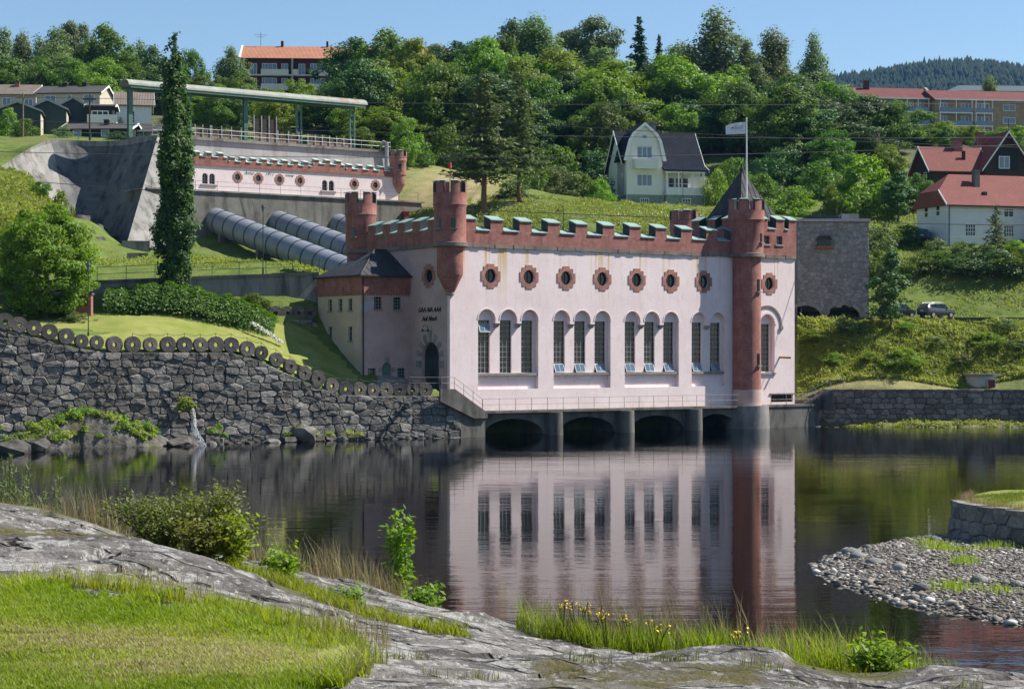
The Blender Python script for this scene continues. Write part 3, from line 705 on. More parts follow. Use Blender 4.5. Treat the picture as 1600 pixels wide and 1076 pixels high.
# round windows
cross = [(.40,1.12),(.40,.88),(.82,.88),(.82,.45),(1.10,.45),(1.10,-.45),(.82,-.45),(.82,-.88),(.40,-.88),(.40,-1.12)]
cross = cross + [(-x, z) for x, z in cross[::-1]]
cr_me = MB().prism(cross, -.05, .0, 'xz', [circle(0, 0, .66, 28)]).mesh('brick_surround', M['brick_pale'])
rp_me = MB().prism(circle(0, 0, .69, 24), .28, .31, 'xz').mesh('round_window', M['glass'])
rf_me = MB().prism(circle(0, 0, .67, 24), .2, .27, 'xz', [circle(0, 0, .58, 24)]).box(-.02, .02, .22, .26, -.58, .58).box(-.58, .58, .222, .258, -.02, .02).mesh('window_frame', M['iron'])
for t in ROUND:
    o = obj('round_window', rp_me, PH, (t, 0, ZR)); obj('brick_surround', cr_me, o); obj('window_frame', rf_me, o)
# side wall to the left, with its arched door and round window
dh = arch(3.25, 2.9, 4.6, 7.55)
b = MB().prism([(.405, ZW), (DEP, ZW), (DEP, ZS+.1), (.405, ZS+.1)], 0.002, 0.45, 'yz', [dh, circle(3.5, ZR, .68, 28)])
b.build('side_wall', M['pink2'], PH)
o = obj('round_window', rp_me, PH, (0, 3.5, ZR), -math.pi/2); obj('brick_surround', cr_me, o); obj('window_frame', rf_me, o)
door = MB().prism(arch(3.25, 2.86, 4.6, 7.55), .34, .40, 'yz').build('entrance_door', M['dark_sheet'], PH)
d2 = MB().box(.315, .338, 1.85, 4.65, 7.42, 7.6).box(.315, .338, 3.2, 3.3, 4.7, 7.42)
for yy in (2.2, 2.7, 3.75, 4.25): d2.box(.318, .338, yy-.03, yy+.03, 7.6, 8.6)
d2.build('door_rail', M['iron'], door)
MB().prism(arch(3.25, 2.4, 7.62, 7.63, rz=1.15), .325, .339, 'yz').build('fanlight', M['glass'], door)
for k, (y0, y1, z0, z1) in enumerate([(.95,1.78,6.6,7.25),(4.72,5.6,6.6,7.25),(1.35,1.78,5.0,5.6)]):
    MB().box(-.05, -.0, y0, y1, z0, z1).build('door_stone', M['granite_trim'], PH)
for k in range(7):
    a = math.pi*(0.06 + 0.88*k/6)
    r0, r1, w = 1.5, 2.25 + (.25 if k == 3 else 0), .26
    c_, s_ = math.cos(a), math.sin(a)
    q = [(3.25+r0*c_+w*s_*.8, 7.55+r0*s_-w*c_*.8), (3.25+r0*c_-w*s_*.8, 7.55+r0*s_+w*c_*.8), (3.25+r1*c_-w*s_, 7.55+r1*s_+w*c_), (3.25+r1*c_+w*s_, 7.55+r1*s_-w*c_)]
    MB().prism(q, -.05, 0.0, 'yz').build('voussoir', M['granite_trim'], PH)
for txt, z, yc in (('GAA AIA AAA', 11.78, 3.35), ('Auf AhxA', 10.95, 3.35)):
    o = obj('lettering', text_mesh(txt, .62, M['iron'], .02, .25, .012), PH, (-.03, yc, z)); o.rotation_euler = (R(90), 0, -math.pi/2)
lamp = MB().tube([(-.15, 3.9-.55*1.0, 9.95)] + [(-.5, 3.35+.45*math.cos(a), 10.15+.4*math.sin(a)) for a in np.linspace(0, math.pi, 9)], .025, 5).build('wall_lamp', M['iron'], PH)
for yy in (2.9, 3.8): MB().lathe([(.03, 10.18), (.17, 9.98)], -.5, yy, 10).build('lamp_shade', M['iron'], lamp)
# plain walls out of view, roof
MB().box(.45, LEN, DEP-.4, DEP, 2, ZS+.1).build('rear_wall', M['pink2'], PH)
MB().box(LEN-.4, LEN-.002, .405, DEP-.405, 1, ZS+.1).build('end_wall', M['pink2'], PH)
MB().box(.3, LEN-.3, .3, DEP-.3, ZS-.1, ZS+.3).build('roof', M['tar_roof'], PH)
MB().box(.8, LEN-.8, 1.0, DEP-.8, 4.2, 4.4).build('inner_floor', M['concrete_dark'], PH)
# string course: rough overhanging stones
b = MB()
def string_run(b, p0, p1, ax, f0):
    x = p0
    while x < p1 - .05:
        w = min(rng.uniform(.5, .95), p1-x); d = rng.uniform(.10, .17); h0 = ZS + rng.uniform(-.06, .03)
        q = MB()
        if ax == 'x': q.box(x+.004, x+w-.004, f0-d, f0+.3, h0, ZP)
        else: q.box(f0-d, f0+.3, x+.004, x+w-.004, h0, ZP)
        q.build('string_stone', M['string'], PH)
        x += w
string_run(b, 0.9, LEN+.1, 'x', 0); string_run(b, .9, DEP, 'y', 0)
# parapets
zc, hm = 19.30, 1.34
PF = -.10
MB().box(.4, 35.6, PF, .85, ZP+.003, zc).build('parapet', M['brick'], PH)
battlement(PH, [(1.55, 1.3)] + [(4.5+3.33*i, 1.42) for i in range(9)] + [(34.45, .9)], 'x', PF, zc, 0, 1.0, 1.38, (1.2, 35.4))
MB().box(PF, .85, .86, DEP-.4, ZP+.004, zc+.05).build('parapet', M['brick'], PH)
battlement(PH, [(2.3+2.62*i, 1.25) for i in range(5)], 'y', PF, zc+.05, -math.pi/2, 1.0, 1.3, (1.3, DEP-1.2))
MB().box(1, 35.6, DEP-.85, DEP+.1, ZP+.005, zc).build('parapet', M['brick'], PH)
for i in range(10): merlon(PH, 3+3.33*i+1.4, DEP+.1, zc, math.pi, 1.4, 1.0, 1.34)
MB().box(LEN-.85, LEN+.1, 8, DEP-.4, ZP+.006, zc).build('parapet', M['brick'], PH)
# square tower block at the right end
TX0, TX1, TS = 35.7, LEN+.12, 7.7
tw = [[(39.4-.42, 19.2), (39.4+.42, 19.2), (39.4+.42, 20.05), (39.4-.42, 20.05)], [(41.2-.42, 19.2), (41.2+.42, 19.2), (41.2+.42, 20.05), (41.2-.42, 20.05)]]
b = MB().prism([(TX0, ZP+.004), (TX1, ZP+.004), (TX1, 20.75), (TX0, 20.75)], -.13, .55, 'xz', tw)
b.box(TX0, TX0+.6, .552, TS, ZP+.004, 20.75); b.box(TX1-.6, TX1, .552, TS, ZP+.004, 20.75); b.box(TX0+.602, TX1-.602, TS-.6, TS, ZP+.004, 20.75)
b.build('tower_parapet', M['brick'], PH)
for x in (39.4, 41.2):
    o = MB().box(x-.42, x+.42, .15, .2, 19.2, 20.05).build('tower_window', M['glass'], PH)
    q = MB(); [q.box(x-.42+i*.28-.02, x-.42+i*.28+.02, .10, .148, 19.2, 20.05) for i in range(4)]; [q.box(x-.42, x+.42, .103, .146, 19.2+i*.4, 19.24+i*.4) for i in range(3)]
    q.build('glazing_bars', M['muntin'], o); MB().box(x-.6, x+.6, -.22, .1, 19.02, 19.18).build('sill', M['granite_trim'], o)
battlement(PH, [(38.4, 1.15), (40.75, 1.15), (42.55, 1.05)], 'x', -.13, 20.75, 0, .9, 1.4, (38.2, TX1))
battlement(PH, [(1.4, 1.2), (3.7, 1.2), (6.2, 1.2)], 'y', TX0, 20.75, -math.pi/2, .9, 1.4, (1.2, 7.5))
for x in (36.6, 39.0, 41.6): merlon(PH, x+1.2, TS, 20.75, math.pi, 1.2, .9, 1.4)
apex = (39.6, 3.85, 27.2); hb = 3.45; zb0 = 20.4
b = MB().add([(39.6-hb, 3.85-hb, zb0), (39.6+hb, 3.85-hb, zb0), (39.6+hb, 3.85+hb, zb0), (39.6-hb, 3.85+hb, zb0), apex], [(0,1,4),(1,2,4),(2,3,4),(3,0,4),(3,2,1,0)])
pyr = b.build('pyramid_roof', M['sheet'], PH)
b = MB()
for k in range(4):
    c_, s_ = math.cos(k*math.pi/2), math.sin(k*math.pi/2)
    for i in range(-5, 6):
        x = i*.62; f = abs(x)/hb; top = 1-f
        p0 = (x, -hb-.01, zb0); p1 = (x, -hb*(1-top)-.01, zb0+(27.2-zb0)*top)
        if top > .05: b.tube([(39.6+p[0]*c_-p[1]*s_, 3.85+p[0]*s_+p[1]*c_, p[2]) for p in (p0, p1)], .035, 4)
b.build('standing_seam', M['sheet'], pyr)
MB().lathe([(.25, 26.7), (.2, 27.3), (.05, 27.7)], 39.6, 3.85, 10).build('finial', M['sheet'], pyr)
# turrets
bz = [(.28, 13.45), (.40, 13.5), (1.16, 15.05), (1.2, 15.15), (1.2, 17.7), (1.5, 17.75), (1.5, 18.1), (1.48, 18.15), (1.48, 21.2), (1.58, 21.5), (1.55, 21.6), (1.55, 22.6)]
bnd = [(1.3, ZS-.05), (1.62, ZS-.02), (1.62, ZP), (1.45, ZP+.05)]
tl = turret(PH, 0.05, 0.05, bz, 22.6, 23.65, 1.55, 6, .3, slits=((-1.95, 19.3, .9, 1.5), (-2.95, 19.3, .9, 1.5)), band=bnd)
MB().lathe([(.1, 13.2), (.42, 13.3), (.42, 13.55), (.3, 13.6)], 0, 0, 12).build('corbel_stone', M['granite_trim'], tl)
full = [(1.35, 4), (1.35, 17.7), (1.5, 17.75), (1.5, 21.2), (1.6, 21.5), (1.55, 21.6), (1.55, 22.6)]
turret(PH, 0.2, DEP-.1, full, 22.6, 23.65, 1.55, 6, .5, slits=((-2.6, 19.3, .9, 1.5),), band=bnd)
turret(PH, 42.0, DEP-.1, full, 22.6, 23.65, 1.55, 6, .1, band=bnd)
st = [(1.5, 4.2), (1.5, 17.7), (1.78, 17.76), (1.75, 18.1), (1.75, 21.2), (1.9, 21.5), (1.85, 21.6), (1.85, 22.5)]
stt = turret(PH, 36.2, -.5, st, 22.45, 23.55, 1.85, 7, .25, slits=((-1.33, 14.2, 1.25, 1.5), (-1.33, 6.7, 1.2, 1.5), (-1.25, 19.2, .9, 1.75)), band=[(1.6, ZS-.05), (1.92, ZS-.02), (1.9, ZP), (1.7, ZP+.05)])
MB().lathe([(1.56, 2.6), (1.56, 4.2)], 0, 0, 40).build('pale_footing', M['pink2'], stt, smooth=True)
# tailrace: piers, arches, walkway
b = MB().box(.3, 45.5, -1.45, .0, ZW-.24, ZW-.02); b.build('walkway', M['concrete_wet'], PH)
for t in (10.95, 19.65, 28.4):
    MB().lathe([(.78, -2.0), (.76, .4), (.72, ZW-.26)], t, -1.5, 20).build('pier', M['concrete_wet'], PH, smooth=True)
    MB().box(t-.7, t+.7, -1.5, 3, -2, ZW-.27).build('pier', M['concrete_dark'], PH)
MB().prism([(.2, -1.5), (2.9, -1.5), (2.9, .3), (.2, .3)], -2, ZW-.26, 'xy').build('pier', M['concrete_wet'], PH)
MB().lathe([(2.3, -2), (2.25, 1.0), (2.15, ZW-.03)], 36.2, -.7, 28).build('turret_base', M['concrete'], PH, smooth=True)
MB().prism([(38.6, -1.35), (45.7, -1.35), (46.5, .6), (38.6, .6)], -2, ZW-.03, 'xy').build('abutment', M['concrete_wet'], PH)
spans = [(2.9, 10.25), (11.65, 18.95), (20.35, 27.7), (29.1, 34.6)]
for a, c in spans:
    mid, w = (a+c)/2, (c-a)
    o = [(a, ZW-.26), (a, .35)] + [(mid-w/2*math.cos(math.pi*k/14)*.94, .35+1.5*math.sin(math.pi*k/14)) for k in range(15)] + [(c, .35), (c, ZW-.26)]
    MB().prism(o, -.85, .9, 'xz').build('tailrace_arch', M['concrete_wet'], PH)
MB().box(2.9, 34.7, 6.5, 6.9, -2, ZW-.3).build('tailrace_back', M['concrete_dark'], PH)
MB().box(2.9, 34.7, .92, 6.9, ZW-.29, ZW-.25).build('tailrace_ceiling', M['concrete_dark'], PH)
# low louvre at the tower foot, rusty spout, downpipe
o = MB().box(40.12, 43.23, .25, .3, 2.86, 3.64).build('louvre', M['dark_sheet'], PH)
q = MB(); [q.box(40.2+i*.34, 40.26+i*.34, .12, .248, 2.88, 3.6) for i in range(9)]; q.build('louvre_bar', M['iron'], o)
MB().box(39.9, 43.4, -.10, .15, 3.66, 3.76).build('louvre_ledge', M['dark_sheet'], PH)
MB().tube([(41.3, .1, 7.5), (41.9, -1.1, 7.45)], .10, 8).build('spout', M['rust'], PH)
MB().tube([(35.05, -.1, 17.6), (35.05, -.1, 10.2), (34.95, -.1, 3)], .05, 6).build('downpipe', M['granite_trim'], PH)
# stair flank from the courtyard down to the walkway
fl = MB().prism([(-2.2, 3.6), (1.5, 2.0), (3.0, 2.0), (3.0, ZW-.27), (2.6, ZW+.1), (-.6, 4.7), (-2.2, 4.7)], -1.75, -1.5, 'xz')
for i in range(12): fl.box(-.6+i*.27, -.33+i*.27, -1.498, -.02, 1.5, 4.65-i*.17)
fl.build('stair', M['concrete_wet'], PH)
# ---- annex on the left
AS0, AS1, AX = 6.67, 14.67, -5.36
wins = [(-3.57, 12.05, .85, 1.15), (-1.45, 12.05, .85, 1.15), (-4.25, 5.35, .85, 1.2), (-1.0, 5.35, .85, 1.2)]
hl = [[(x-w/2, z), (x+w/2, z), (x+w/2, z+h), (x-w/2, z+h)] for x, z, w, h in wins] + [arch(-2.6, 1.05, 4.62, 6.55, 10)]
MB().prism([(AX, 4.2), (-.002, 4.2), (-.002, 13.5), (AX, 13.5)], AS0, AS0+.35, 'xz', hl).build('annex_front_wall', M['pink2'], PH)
lw = [(12.4, 11.95, .7, 1.1), (10.5, 11.95, .7, 1.1), (8.7, 11.95, .7, 1.1), (12.4, 9.1, .7, 1.35), (8.7, 9.1, .7, 1.35)]
MB().prism([(AS0+.355, 4.2), (AS1, 4.2), (AS1, 13.5), (AS0+.355, 13.5)], AX+.002, AX+.35, 'yz', [[(y-w/2, z), (y+w/2, z), (y+w/2, z+h), (y-w/2, z+h)] for y, z, w, h in lw]).build('annex_side_wall', M['yellow'], PH)
MB().box(AX+.36, -.01, AS1-.3, AS1-.002, 4.2, 13.5).build('annex_rear_wall', M['yellow'], PH)
b = MB().box(AX-.08, 0-.003, AS0-.08, AS1+.08, 13.503, 15.15)
for i in range(17): b.box(AX-.06+i*.32, AX+.10+i*.32, AS0-.075, AS0+.1, 13.32, 13.505)
for i in range(25): b.box(AX-.075, AX+.1, AS0+i*.32, AS0+.16+i*.32, 13.32, 13.505)
b.build('annex_brick_band', M['brick'], PH)
sm = (AS0+AS1)/2; e = .3
b = MB().add([(AX-e, AS0-e, 15.2), (-.004, AS0-e, 15.2), (-.004, AS1+e, 15.2), (AX-e, AS1+e, 15.2), (AX+3.9, sm, 17.8), (-.004, sm, 17.8)], [(0,1,5,4),(2,3,4,5),(3,0,4),(1,2,5),(3,2,1,0)])
ar = b.build('annex_roof', M['tar_roof'], PH)
b = MB()
for i in range(1, 8):
    x = AX-e+i*.72; f = min(1, i*.72/4.2); b.tube([(x, AS0-e, 15.22), (x, AS0-e+(sm-AS0+e)*f, 15.22+2.58*f)], .03, 4)
    y = AS0-e+i*1.07; f = 1-abs(y-sm)/(sm-AS0+e); b.tube([(AX-e, y, 15.22), (AX-e+4.2*f, y, 15.22+2.58*f)], .03, 4)
b.tube([(AX-e, AS0-e, 15.24), (AX+3.9, sm, 17.83), (-.02, sm, 17.83)], .07, 5); b.build('standing_seam', M['sheet'], ar)
MB().box(AX-e-.02, -.01, AS0-e-.10, AS0-e, 15.05, 15.2).box(AX-e-.1, AX-e, AS0-e-.1, AS1+e, 15.05, 15.2).build('gutter', M['iron'], ar)
for x, z, w, h in wins:
    o = MB().box(x-w/2, x+w/2, AS0+.22, AS0+.25, z, z+h).build('annex_window', M['glass'], PH)
    q = MB(); [q.box(x-w/2+i*w/3-.02, x-w/2+i*w/3+.02, AS0+.18, AS0+.218, z, z+h) for i in range(4)]; [q.box(x-w/2, x+w/2, AS0+.183, AS0+.216, z+i*h/4-.02, z+i*h/4+.02) for i in range(5)]
    q.build('glazing_bars', M['muntin'], o); MB().box(x-w/2-.12, x+w/2+.12, AS0-.12, AS0+.17, z-.14, z-.003).build('sill', M['granite_trim'], o)
for y, z, w, h in lw:
    o = MB().box(AX+.22, AX+.25, y-w/2, y+w/2, z, z+h).build('annex_window', M['glass'], PH)
    q = MB(); [q.box(AX+.18, AX+.218, y-w/2+i*w/2-.02, y-w/2+i*w/2+.02, z, z+h) for i in range(3)]; [q.box(AX+.183, AX+.216, y-w/2, y+w/2, z+i*h/3-.02, z+i*h/3+.02) for i in range(4)]
    q.build('glazing_bars', M['muntin'], o); MB().box(AX-.1, AX+.17, y-w/2-.1, y+w/2+.1, z-.14, z-.003).build('sill', M['granite_trim'], o)
MB().prism(arch(-2.6, 1.0, 4.62, 6.55, 10), AS0+.2, AS0+.26, 'xz').build('annex_door', M['green_steel'], PH)
for x0, x1, z0, z1 in ((-3.55, -3.15, 6.2, 6.6), (-2.05, -1.65, 6.2, 6.6), (-2.85, -2.35, 7.1, 7.6)): MB().box(x0, x1, AS0-.05, AS0, z0, z1).build('door_stone', M['granite_trim'], PH)
MB().tube([(AX-.02, AS0-.18, 15.1), (AX+.12, AS0-.12, 14.3), (AX+.12, AS0-.12, 4.6)], .06, 6).build('downpipe', M['iron'], PH)
b = MB()
for i in range(9): b.box(AX-.25-.0*i, AX, AS0-.1+i*.9, AS0+.8+i*.9, 4.0, 5.3+i*.62)
b.build('stepped_plinth', M['granite_trim'], PH)

# ---- railing on the walkway
def railing(name, label, path, h=1.05, step=1.9, mat='rail', rails=(0.5, 1.0), r=0.03, cat='railing', group=None, mesh=False):
    path = [Vector(p) for p in path]; o0 = path[0]
    root = thing(name, label, cat, o0, 0, group)
    rel = [p-o0 for p in path]
    for k in rails: MB().tube([p+Vector((0, 0, h*k)) for p in rel], r*.85, 5).build('rail', M[mat], root)
    pm = MB().cyl(0, 0, -.05, h, r, 6).mesh('post', M[mat])
    for a, c in zip(rel[:-1], rel[1:]):
        n = max(1, round((c-a).length/step))
        for i in range(n): obj('post', pm, root, a+(c-a)*(i/n))
    obj('post', pm, root, rel[-1])
    return root
def LW(t, s, z): x, y = L2W(t, s); return (x, y, z)
railing('walkway_railing', 'thin weathered railing along the walkway at the foot of the pink facade', [LW(2.7, -1.4, ZW), LW(34.3, -1.4, ZW)], 1.1, 1.9, 'rail', (0.5, 1.0), .023)
railing('stair_railing', 'grey handrail stepping down at the corner by the arched entrance', [LW(-4.6, -.3, 4.75), LW(-2.0, -1.62, 4.72), LW(-.6, -1.62, 4.72), LW(2.5, -1.62, ZW+.05)], 1.05, 1.4, 'rail', (0.5, 1.0), .024)
railing('tower_railing', 'short railing on the concrete base of the round stair tower', [LW(38.9, -1.3, ZW), LW(45.4, -1.3, ZW)], 1.05, 1.9)
# flagpole and flag
FP = LW(36.35, -.4, 22.3)
fp = thing('flagpole', 'tall white flagpole rising from the round brick stair tower', 'flagpole', FP)
MB().lathe([(.09, 0), (.085, 4), (.05, 9.55)], 0, 0, 8).build('pole', M['white'], fp); MB().lathe([(.02, 9.53), (.09, 9.6), (.02, 9.7)], 0, 0, 8).build('pole_knob', M['white'], fp)
fl = thing('flag', 'white company flag with dark lettering and a red mark flying from the pole', 'flag', (FP[0], FP[1], FP[2]+8.05))
nx, nz = 26, 12; vv = []; 
def flag_y(u_, w_): return .16*math.sin(u_*5.2+w_*1.5)*u_**.6 + .05*math.sin(u_*13)
for j in range(nz+1):
    for i in range(nx+1):
        u_ = i/nx; w_ = j/nz
        vv.append((-.09-2.05*u_, flag_y(u_, w_), 1.2*w_-.10*u_-.32*u_**3*w_))
me = mesh_np('flag_cloth', vv, grid_faces(nz+1, nx+1), M['white'], True); fc = obj('flag_cloth', me, fl)
tm = text_mesh('Tinfos', .52, simple('flag_blue', (.22, .27, .38)), .004, 0, 0, True)
for v in tm.vertices:
    u_ = (1.0 - v.co.x - .09 + 0.0)/2.05; w_ = (v.co.y+.48)/1.2
    v.co = (-.09-2.05*u_, flag_y(u_, w_) - .012 + v.co.z, v.co.y+.48-.10*u_)
obj('lettering', tm, fc)
obj('red_mark', MB().box(-1.5, -1.36, flag_y(.65, .6)-.02, flag_y(.65, .6)-.012, .55, .70).mesh('red_mark', simple('flag_red', (.7, .03, .03))), fc)
# ------------------------------------------------------------------ rubble walls: every stone a piece
def clip(poly, n, d):
    out = []
    for i in range(len(poly)):
        a, b = poly[i], poly[(i+1) % len(poly)]
        da = a[0]*n[0]+a[1]*n[1]-d; db = b[0]*n[0]+b[1]*n[1]-d
        if da <= 0: out.append(a)
        if (da < 0 < db) or (db < 0 < da):
            t = da/(da-db); out.append((a[0]+(b[0]-a[0])*t, a[1]+(b[1]-a[1])*t))
    return out
def rubble_cells(x0, x1, zbot, ztop, w, h, jit, seed, merge=0.0):
    """irregular coursed cells between zbot and ztop(x); returns list of polygons in (x,z)"""
    r = random.Random(seed); ax = h/w; sites = []
    zmax = max(ztop(x0+(x1-x0)*i/60) for i in range(61)); row = 0; z = zbot - h/2
    while z < zmax + h:
        hh = h*r.uniform(.6, 1.4); x = x0 - w + (w/2 if row % 2 else 0) + r.uniform(-.2, .2)*w
        while x < x1 + w:
            ww = w*r.choice([.4, .55, .75, 1, 1, 1.3, 1.8]); sites.append(((x+ww/2 + r.uniform(-jit, jit)*w*.3)*ax, z+hh/2+r.uniform(-jit, jit)*hh*.5)); x += ww
        z += hh; row += 1
    sites = [s for s in sites if s[1] < ztop(s[0]/ax)+h*.25]
    S = np.array(sites); cells = []
    for i, s in enumerate(sites):
        if not (x0*ax-.0 <= s[0] <= x1*ax) : continue
        if s[1] < zbot - h*.3: continue
        d2 = ((S-S[i])**2).sum(1); idx = np.argsort(d2)[1:22]
        poly = [(s[0]-3*h, s[1]-3*h), (s[0]+3*h, s[1]-3*h), (s[0]+3*h, s[1]+3*h), (s[0]-3*h, s[1]+3*h)]
        for k in idx:
            q = sites[k]; n = (q[0]-s[0], q[1]-s[1]); d = (q[0]**2+q[1]**2-s[0]**2-s[1]**2)/2
            poly = clip(poly, n, d)
            if len(poly) < 3: break
        if len(poly) < 3: continue
        poly = [(p[0]/ax, p[1]) for p in poly]
        xc = s[0]/ax; sl = (ztop(xc+.4)-ztop(xc-.4))/.8; n = (-sl, 1.0); poly = clip(poly, n, ztop(xc)-sl*xc)
        poly = clip(poly, (-1, 0), -x0); poly = clip(poly, (1, 0), x1)
        poly = clip(poly, (0, -1), -zbot)
        if len(poly) < 3: continue
        ar = abs(sum(poly[a][0]*poly[(a+1) % len(poly)][1]-poly[(a+1) % len(poly)][0]*poly[a][1] for a in range(len(poly))))/2
        if ar > w*h*.06: cells.append((poly, ar))
    return cells
def stone_mesh(poly, mapf, depth, gap, r, mat, back=-.15, rough=.5):
    """poly in wall coords; mapf(x, z, off) -> 3D"""
    cx = sum(p[0] for p in poly)/len(poly); cz = sum(p[1] for p in poly)/len(poly)
    q = []
    for i in range(len(poly)):
        a = poly[i]; c = poly[(i+1) % len(poly)]
        if math.hypot(a[0]-c[0], a[1]-c[1]) > .07: q.append(a)
    if len(q) < 3: q = poly
    # cut corners a little
    q2 = []
    for i in range(len(q)):
        a, b, c = q[i-1], q[i], q[(i+1) % len(q)]
        la = math.hypot(a[0]-b[0], a[1]-b[1]); lc = math.hypot(c[0]-b[0], c[1]-b[1]); k = .09
        q2.append((b[0]+(a[0]-b[0])*k, b[1]+(a[1]-b[1])*k)); q2.append((b[0]+(c[0]-b[0])*k, b[1]+(c[1]-b[1])*k))
    n = len(q2); size = math.sqrt(max(.02, abs(sum(q2[a][0]*q2[(a+1) % n][1]-q2[(a+1) % n][0]*q2[a][1] for a in range(n)))/2))
    tilt = (r.uniform(-.12, .12)*rough, r.uniform(-.12, .12)*rough); dd = depth*r.uniform(.5, 1.3)
    def ring(sh, off, jit):
        o = []
        for p in q2:
            l = math.hypot(p[0]-cx, p[1]-cz)+1e-6; k = max(.05, 1-sh/l)
            x = cx+(p[0]-cx)*k; z = cz+(p[1]-cz)*k
            o.append(mapf(x, z, off + (x-cx)*tilt[0]+(z-cz)*tilt[1] + r.uniform(-jit, jit)))
        return o
    v = ring(gap, back, 0) + ring(gap*1.1, dd*.45, .02) + ring(gap+size*.085, dd, depth*.22*rough)
    v.append(mapf(cx, cz, dd*1.05+r.uniform(-.3, .4)*depth*rough))
    ar = sum(q2[a][0]*q2[(a+1) % n][1]-q2[(a+1) % n][0]*q2[a][1] for a in range(n))
    f = []
    for j in range(2):
        for i in range(n):
            k = (i+1) % n; fc = (j*n+i, j*n+k, (j+1)*n+k, (j+1)*n+i); f.append(fc if ar > 0 else fc[::-1])
    for i in range(n):
        fc = (2*n+i, 2*n+(i+1) % n, 3*n); f.append(fc if ar > 0 else fc[::-1])
    me = bpy.data.meshes.new('stone'); me.from_pydata(v, [], f); me.update(); me.materials.append(mat); return me
def path_map(path, batter=0.0, zref=0.0):
    """wall coordinate along a plan polyline; off is towards the viewer (right-hand normal)"""
    P2 = [Vector((p[0], p[1], 0)) for p in path]; seg = []; L = 0
    for a, b in zip(P2[:-1], P2[1:]): seg.append((L, (b-a).length, a, (b-a).normalized())); L += (b-a).length
    nr = [Vector((s[3].y, -s[3].x, 0)) for s in seg]
    def f(x, z, off):
        k = 0
        while k < len(seg)-1 and x > seg[k][0]+seg[k][1]: k += 1
        s = seg[k]; p = s[2] + s[3]*(x-s[0])
        n = nr[k]
        u = (x-s[0])/s[1]
        if u > .5 and k < len(seg)-1: n = nr[k].lerp(nr[k+1], u-.5).normalized()
        elif u < .5 and k > 0: n = nr[k].lerp(nr[k-1], .5-u).normalized()
        p = p + n*(off - batter*(z-zref)); return (p.x, p.y, z)
    return f, L
def rubble_wall(root, path, zbot, ztop, w, h, mat, back_mat, seed, depth=.14, gap=.035, batter=0.05, jit=.8, thick=1.0, rough=.6, cap=None):
    f, L = path_map(path, batter, zbot); r = random.Random(seed+1)
    # backing
    b = MB(); n = max(2, int(L/1.2)); xs_ = [L*i/n for i in range(n+1)]
    v = []
    for x in xs_:
        zt = ztop(x)-.06
        for z, off in ((zbot-1.5, -.06), (zt, -.06), (zt, -thick), (zbot-1.5, -thick)): v.append(f(x, z, off))
    fc = []
    for i in range(n):
        for j in range(4): k = (j+1) % 4; fc.append((i*4+j, i*4+4+j, i*4+4+k, i*4+k))
    fc += [(0, 1, 2, 3), (n*4+3, n*4+2, n*4+1, n*4)]
    MB().add(v, fc).build('wall_core', back_mat, root)
    cells = sorted(rubble_cells(0, L, zbot, ztop, w, h, jit, seed), key=lambda c: -c[1])
    rest = MB()
    for i, (poly, ar) in enumerate(cells):
        me = stone_mesh(poly, f, depth, gap, r, mat, rough=rough)
        if i < 300: obj('stone', me, root)
        else: rest.add([v.co[:] for v in me.vertices], [tuple(p.vertices) for p in me.polygons]); bpy.data.meshes.remove(me)
    if rest.v: tag(rest.build('small_stones', mat, root), kind='stuff')
    return f, L, len(cells)

# lower left river wall, seen from the river; path runs left to right so that its front faces the camera
WALLP = [(-62, 152.0), (-42, 160.0), (-24.6, 168.3), (-4.6, 178.9)]
wl_ = thing('river_wall', 'long dark rubble stone river wall left of the power station, stepping down to it', 'stone wall', (-30, 165, 0))
def rel(root_loc):
    return lambda fn: (lambda x, z, off: tuple(Vector(fn(x, z, off)) - Vector(root_loc)))
def rubble_thing(root, path, *a, **k):
    rl = root.location; return rubble_wall(root, [(p[0]-rl.x, p[1]-rl.y) for p in path], *a, **k)
_f, WLL = path_map(WALLP)
def wall_top(a):
    p = _f(a, 0, 0); return interp(p[0], WT_X, WT_Z)
print('river wall', rubble_thing(wl_, WALLP, -.3, wall_top, 1.12, .62, M['stone'], M['mortar_dark'], 21, depth=.17, gap=.012, batter=.06, rough=.9, jit=.38)[1:])
# coping under the millstones (thin rough slabs) is the wall itself; millstones stand on it
mill_mb = MB(); rad, th = .68, .42
mill_me = []
for k in range(3):
    r_ = random.Random(k); b = MB(); n = 28
    prof = [(.17, -th/2), (.17, th/2)]
    out = [(rad*(1+r_.uniform(-.02, .02))*math.cos(2*math.pi*i/n), rad*(1+r_.uniform(-.02, .02))*math.sin(2*math.pi*i/n)) for i in range(n)]
    inn = [(x*.93, z*.93) for x, z in out]
    b.prism(out, -th/2+.04, th/2-.04, 'xz', [circle(0, 0, .19 if k else .22, 14)])
    b.prism(inn, -th/2, -th/2+.042, 'xz', [circle(0, 0, .19 if k else .22, 14)]); b.prism(inn, th/2-.042, th/2, 'xz', [circle(0, 0, .19 if k else .22, 14)])
    mill_me.append(b.mesh('millstone', M['millstone']))
MS = [(8,495),(30,500),(53,507),(77,515.5),(103,524),(127,533),(151,534),(178,535),(207,535),(234.5,535),(262,535),(288,535),(313,535.6),(337,536.5),(361,537),(386,540),(408,550),(431,561),(453,572),(475,583),(496,591.5),(518,603),(540,611),(561.5,611),(582.6,611),(603,609),(624,609),(644,609),(664,609)]
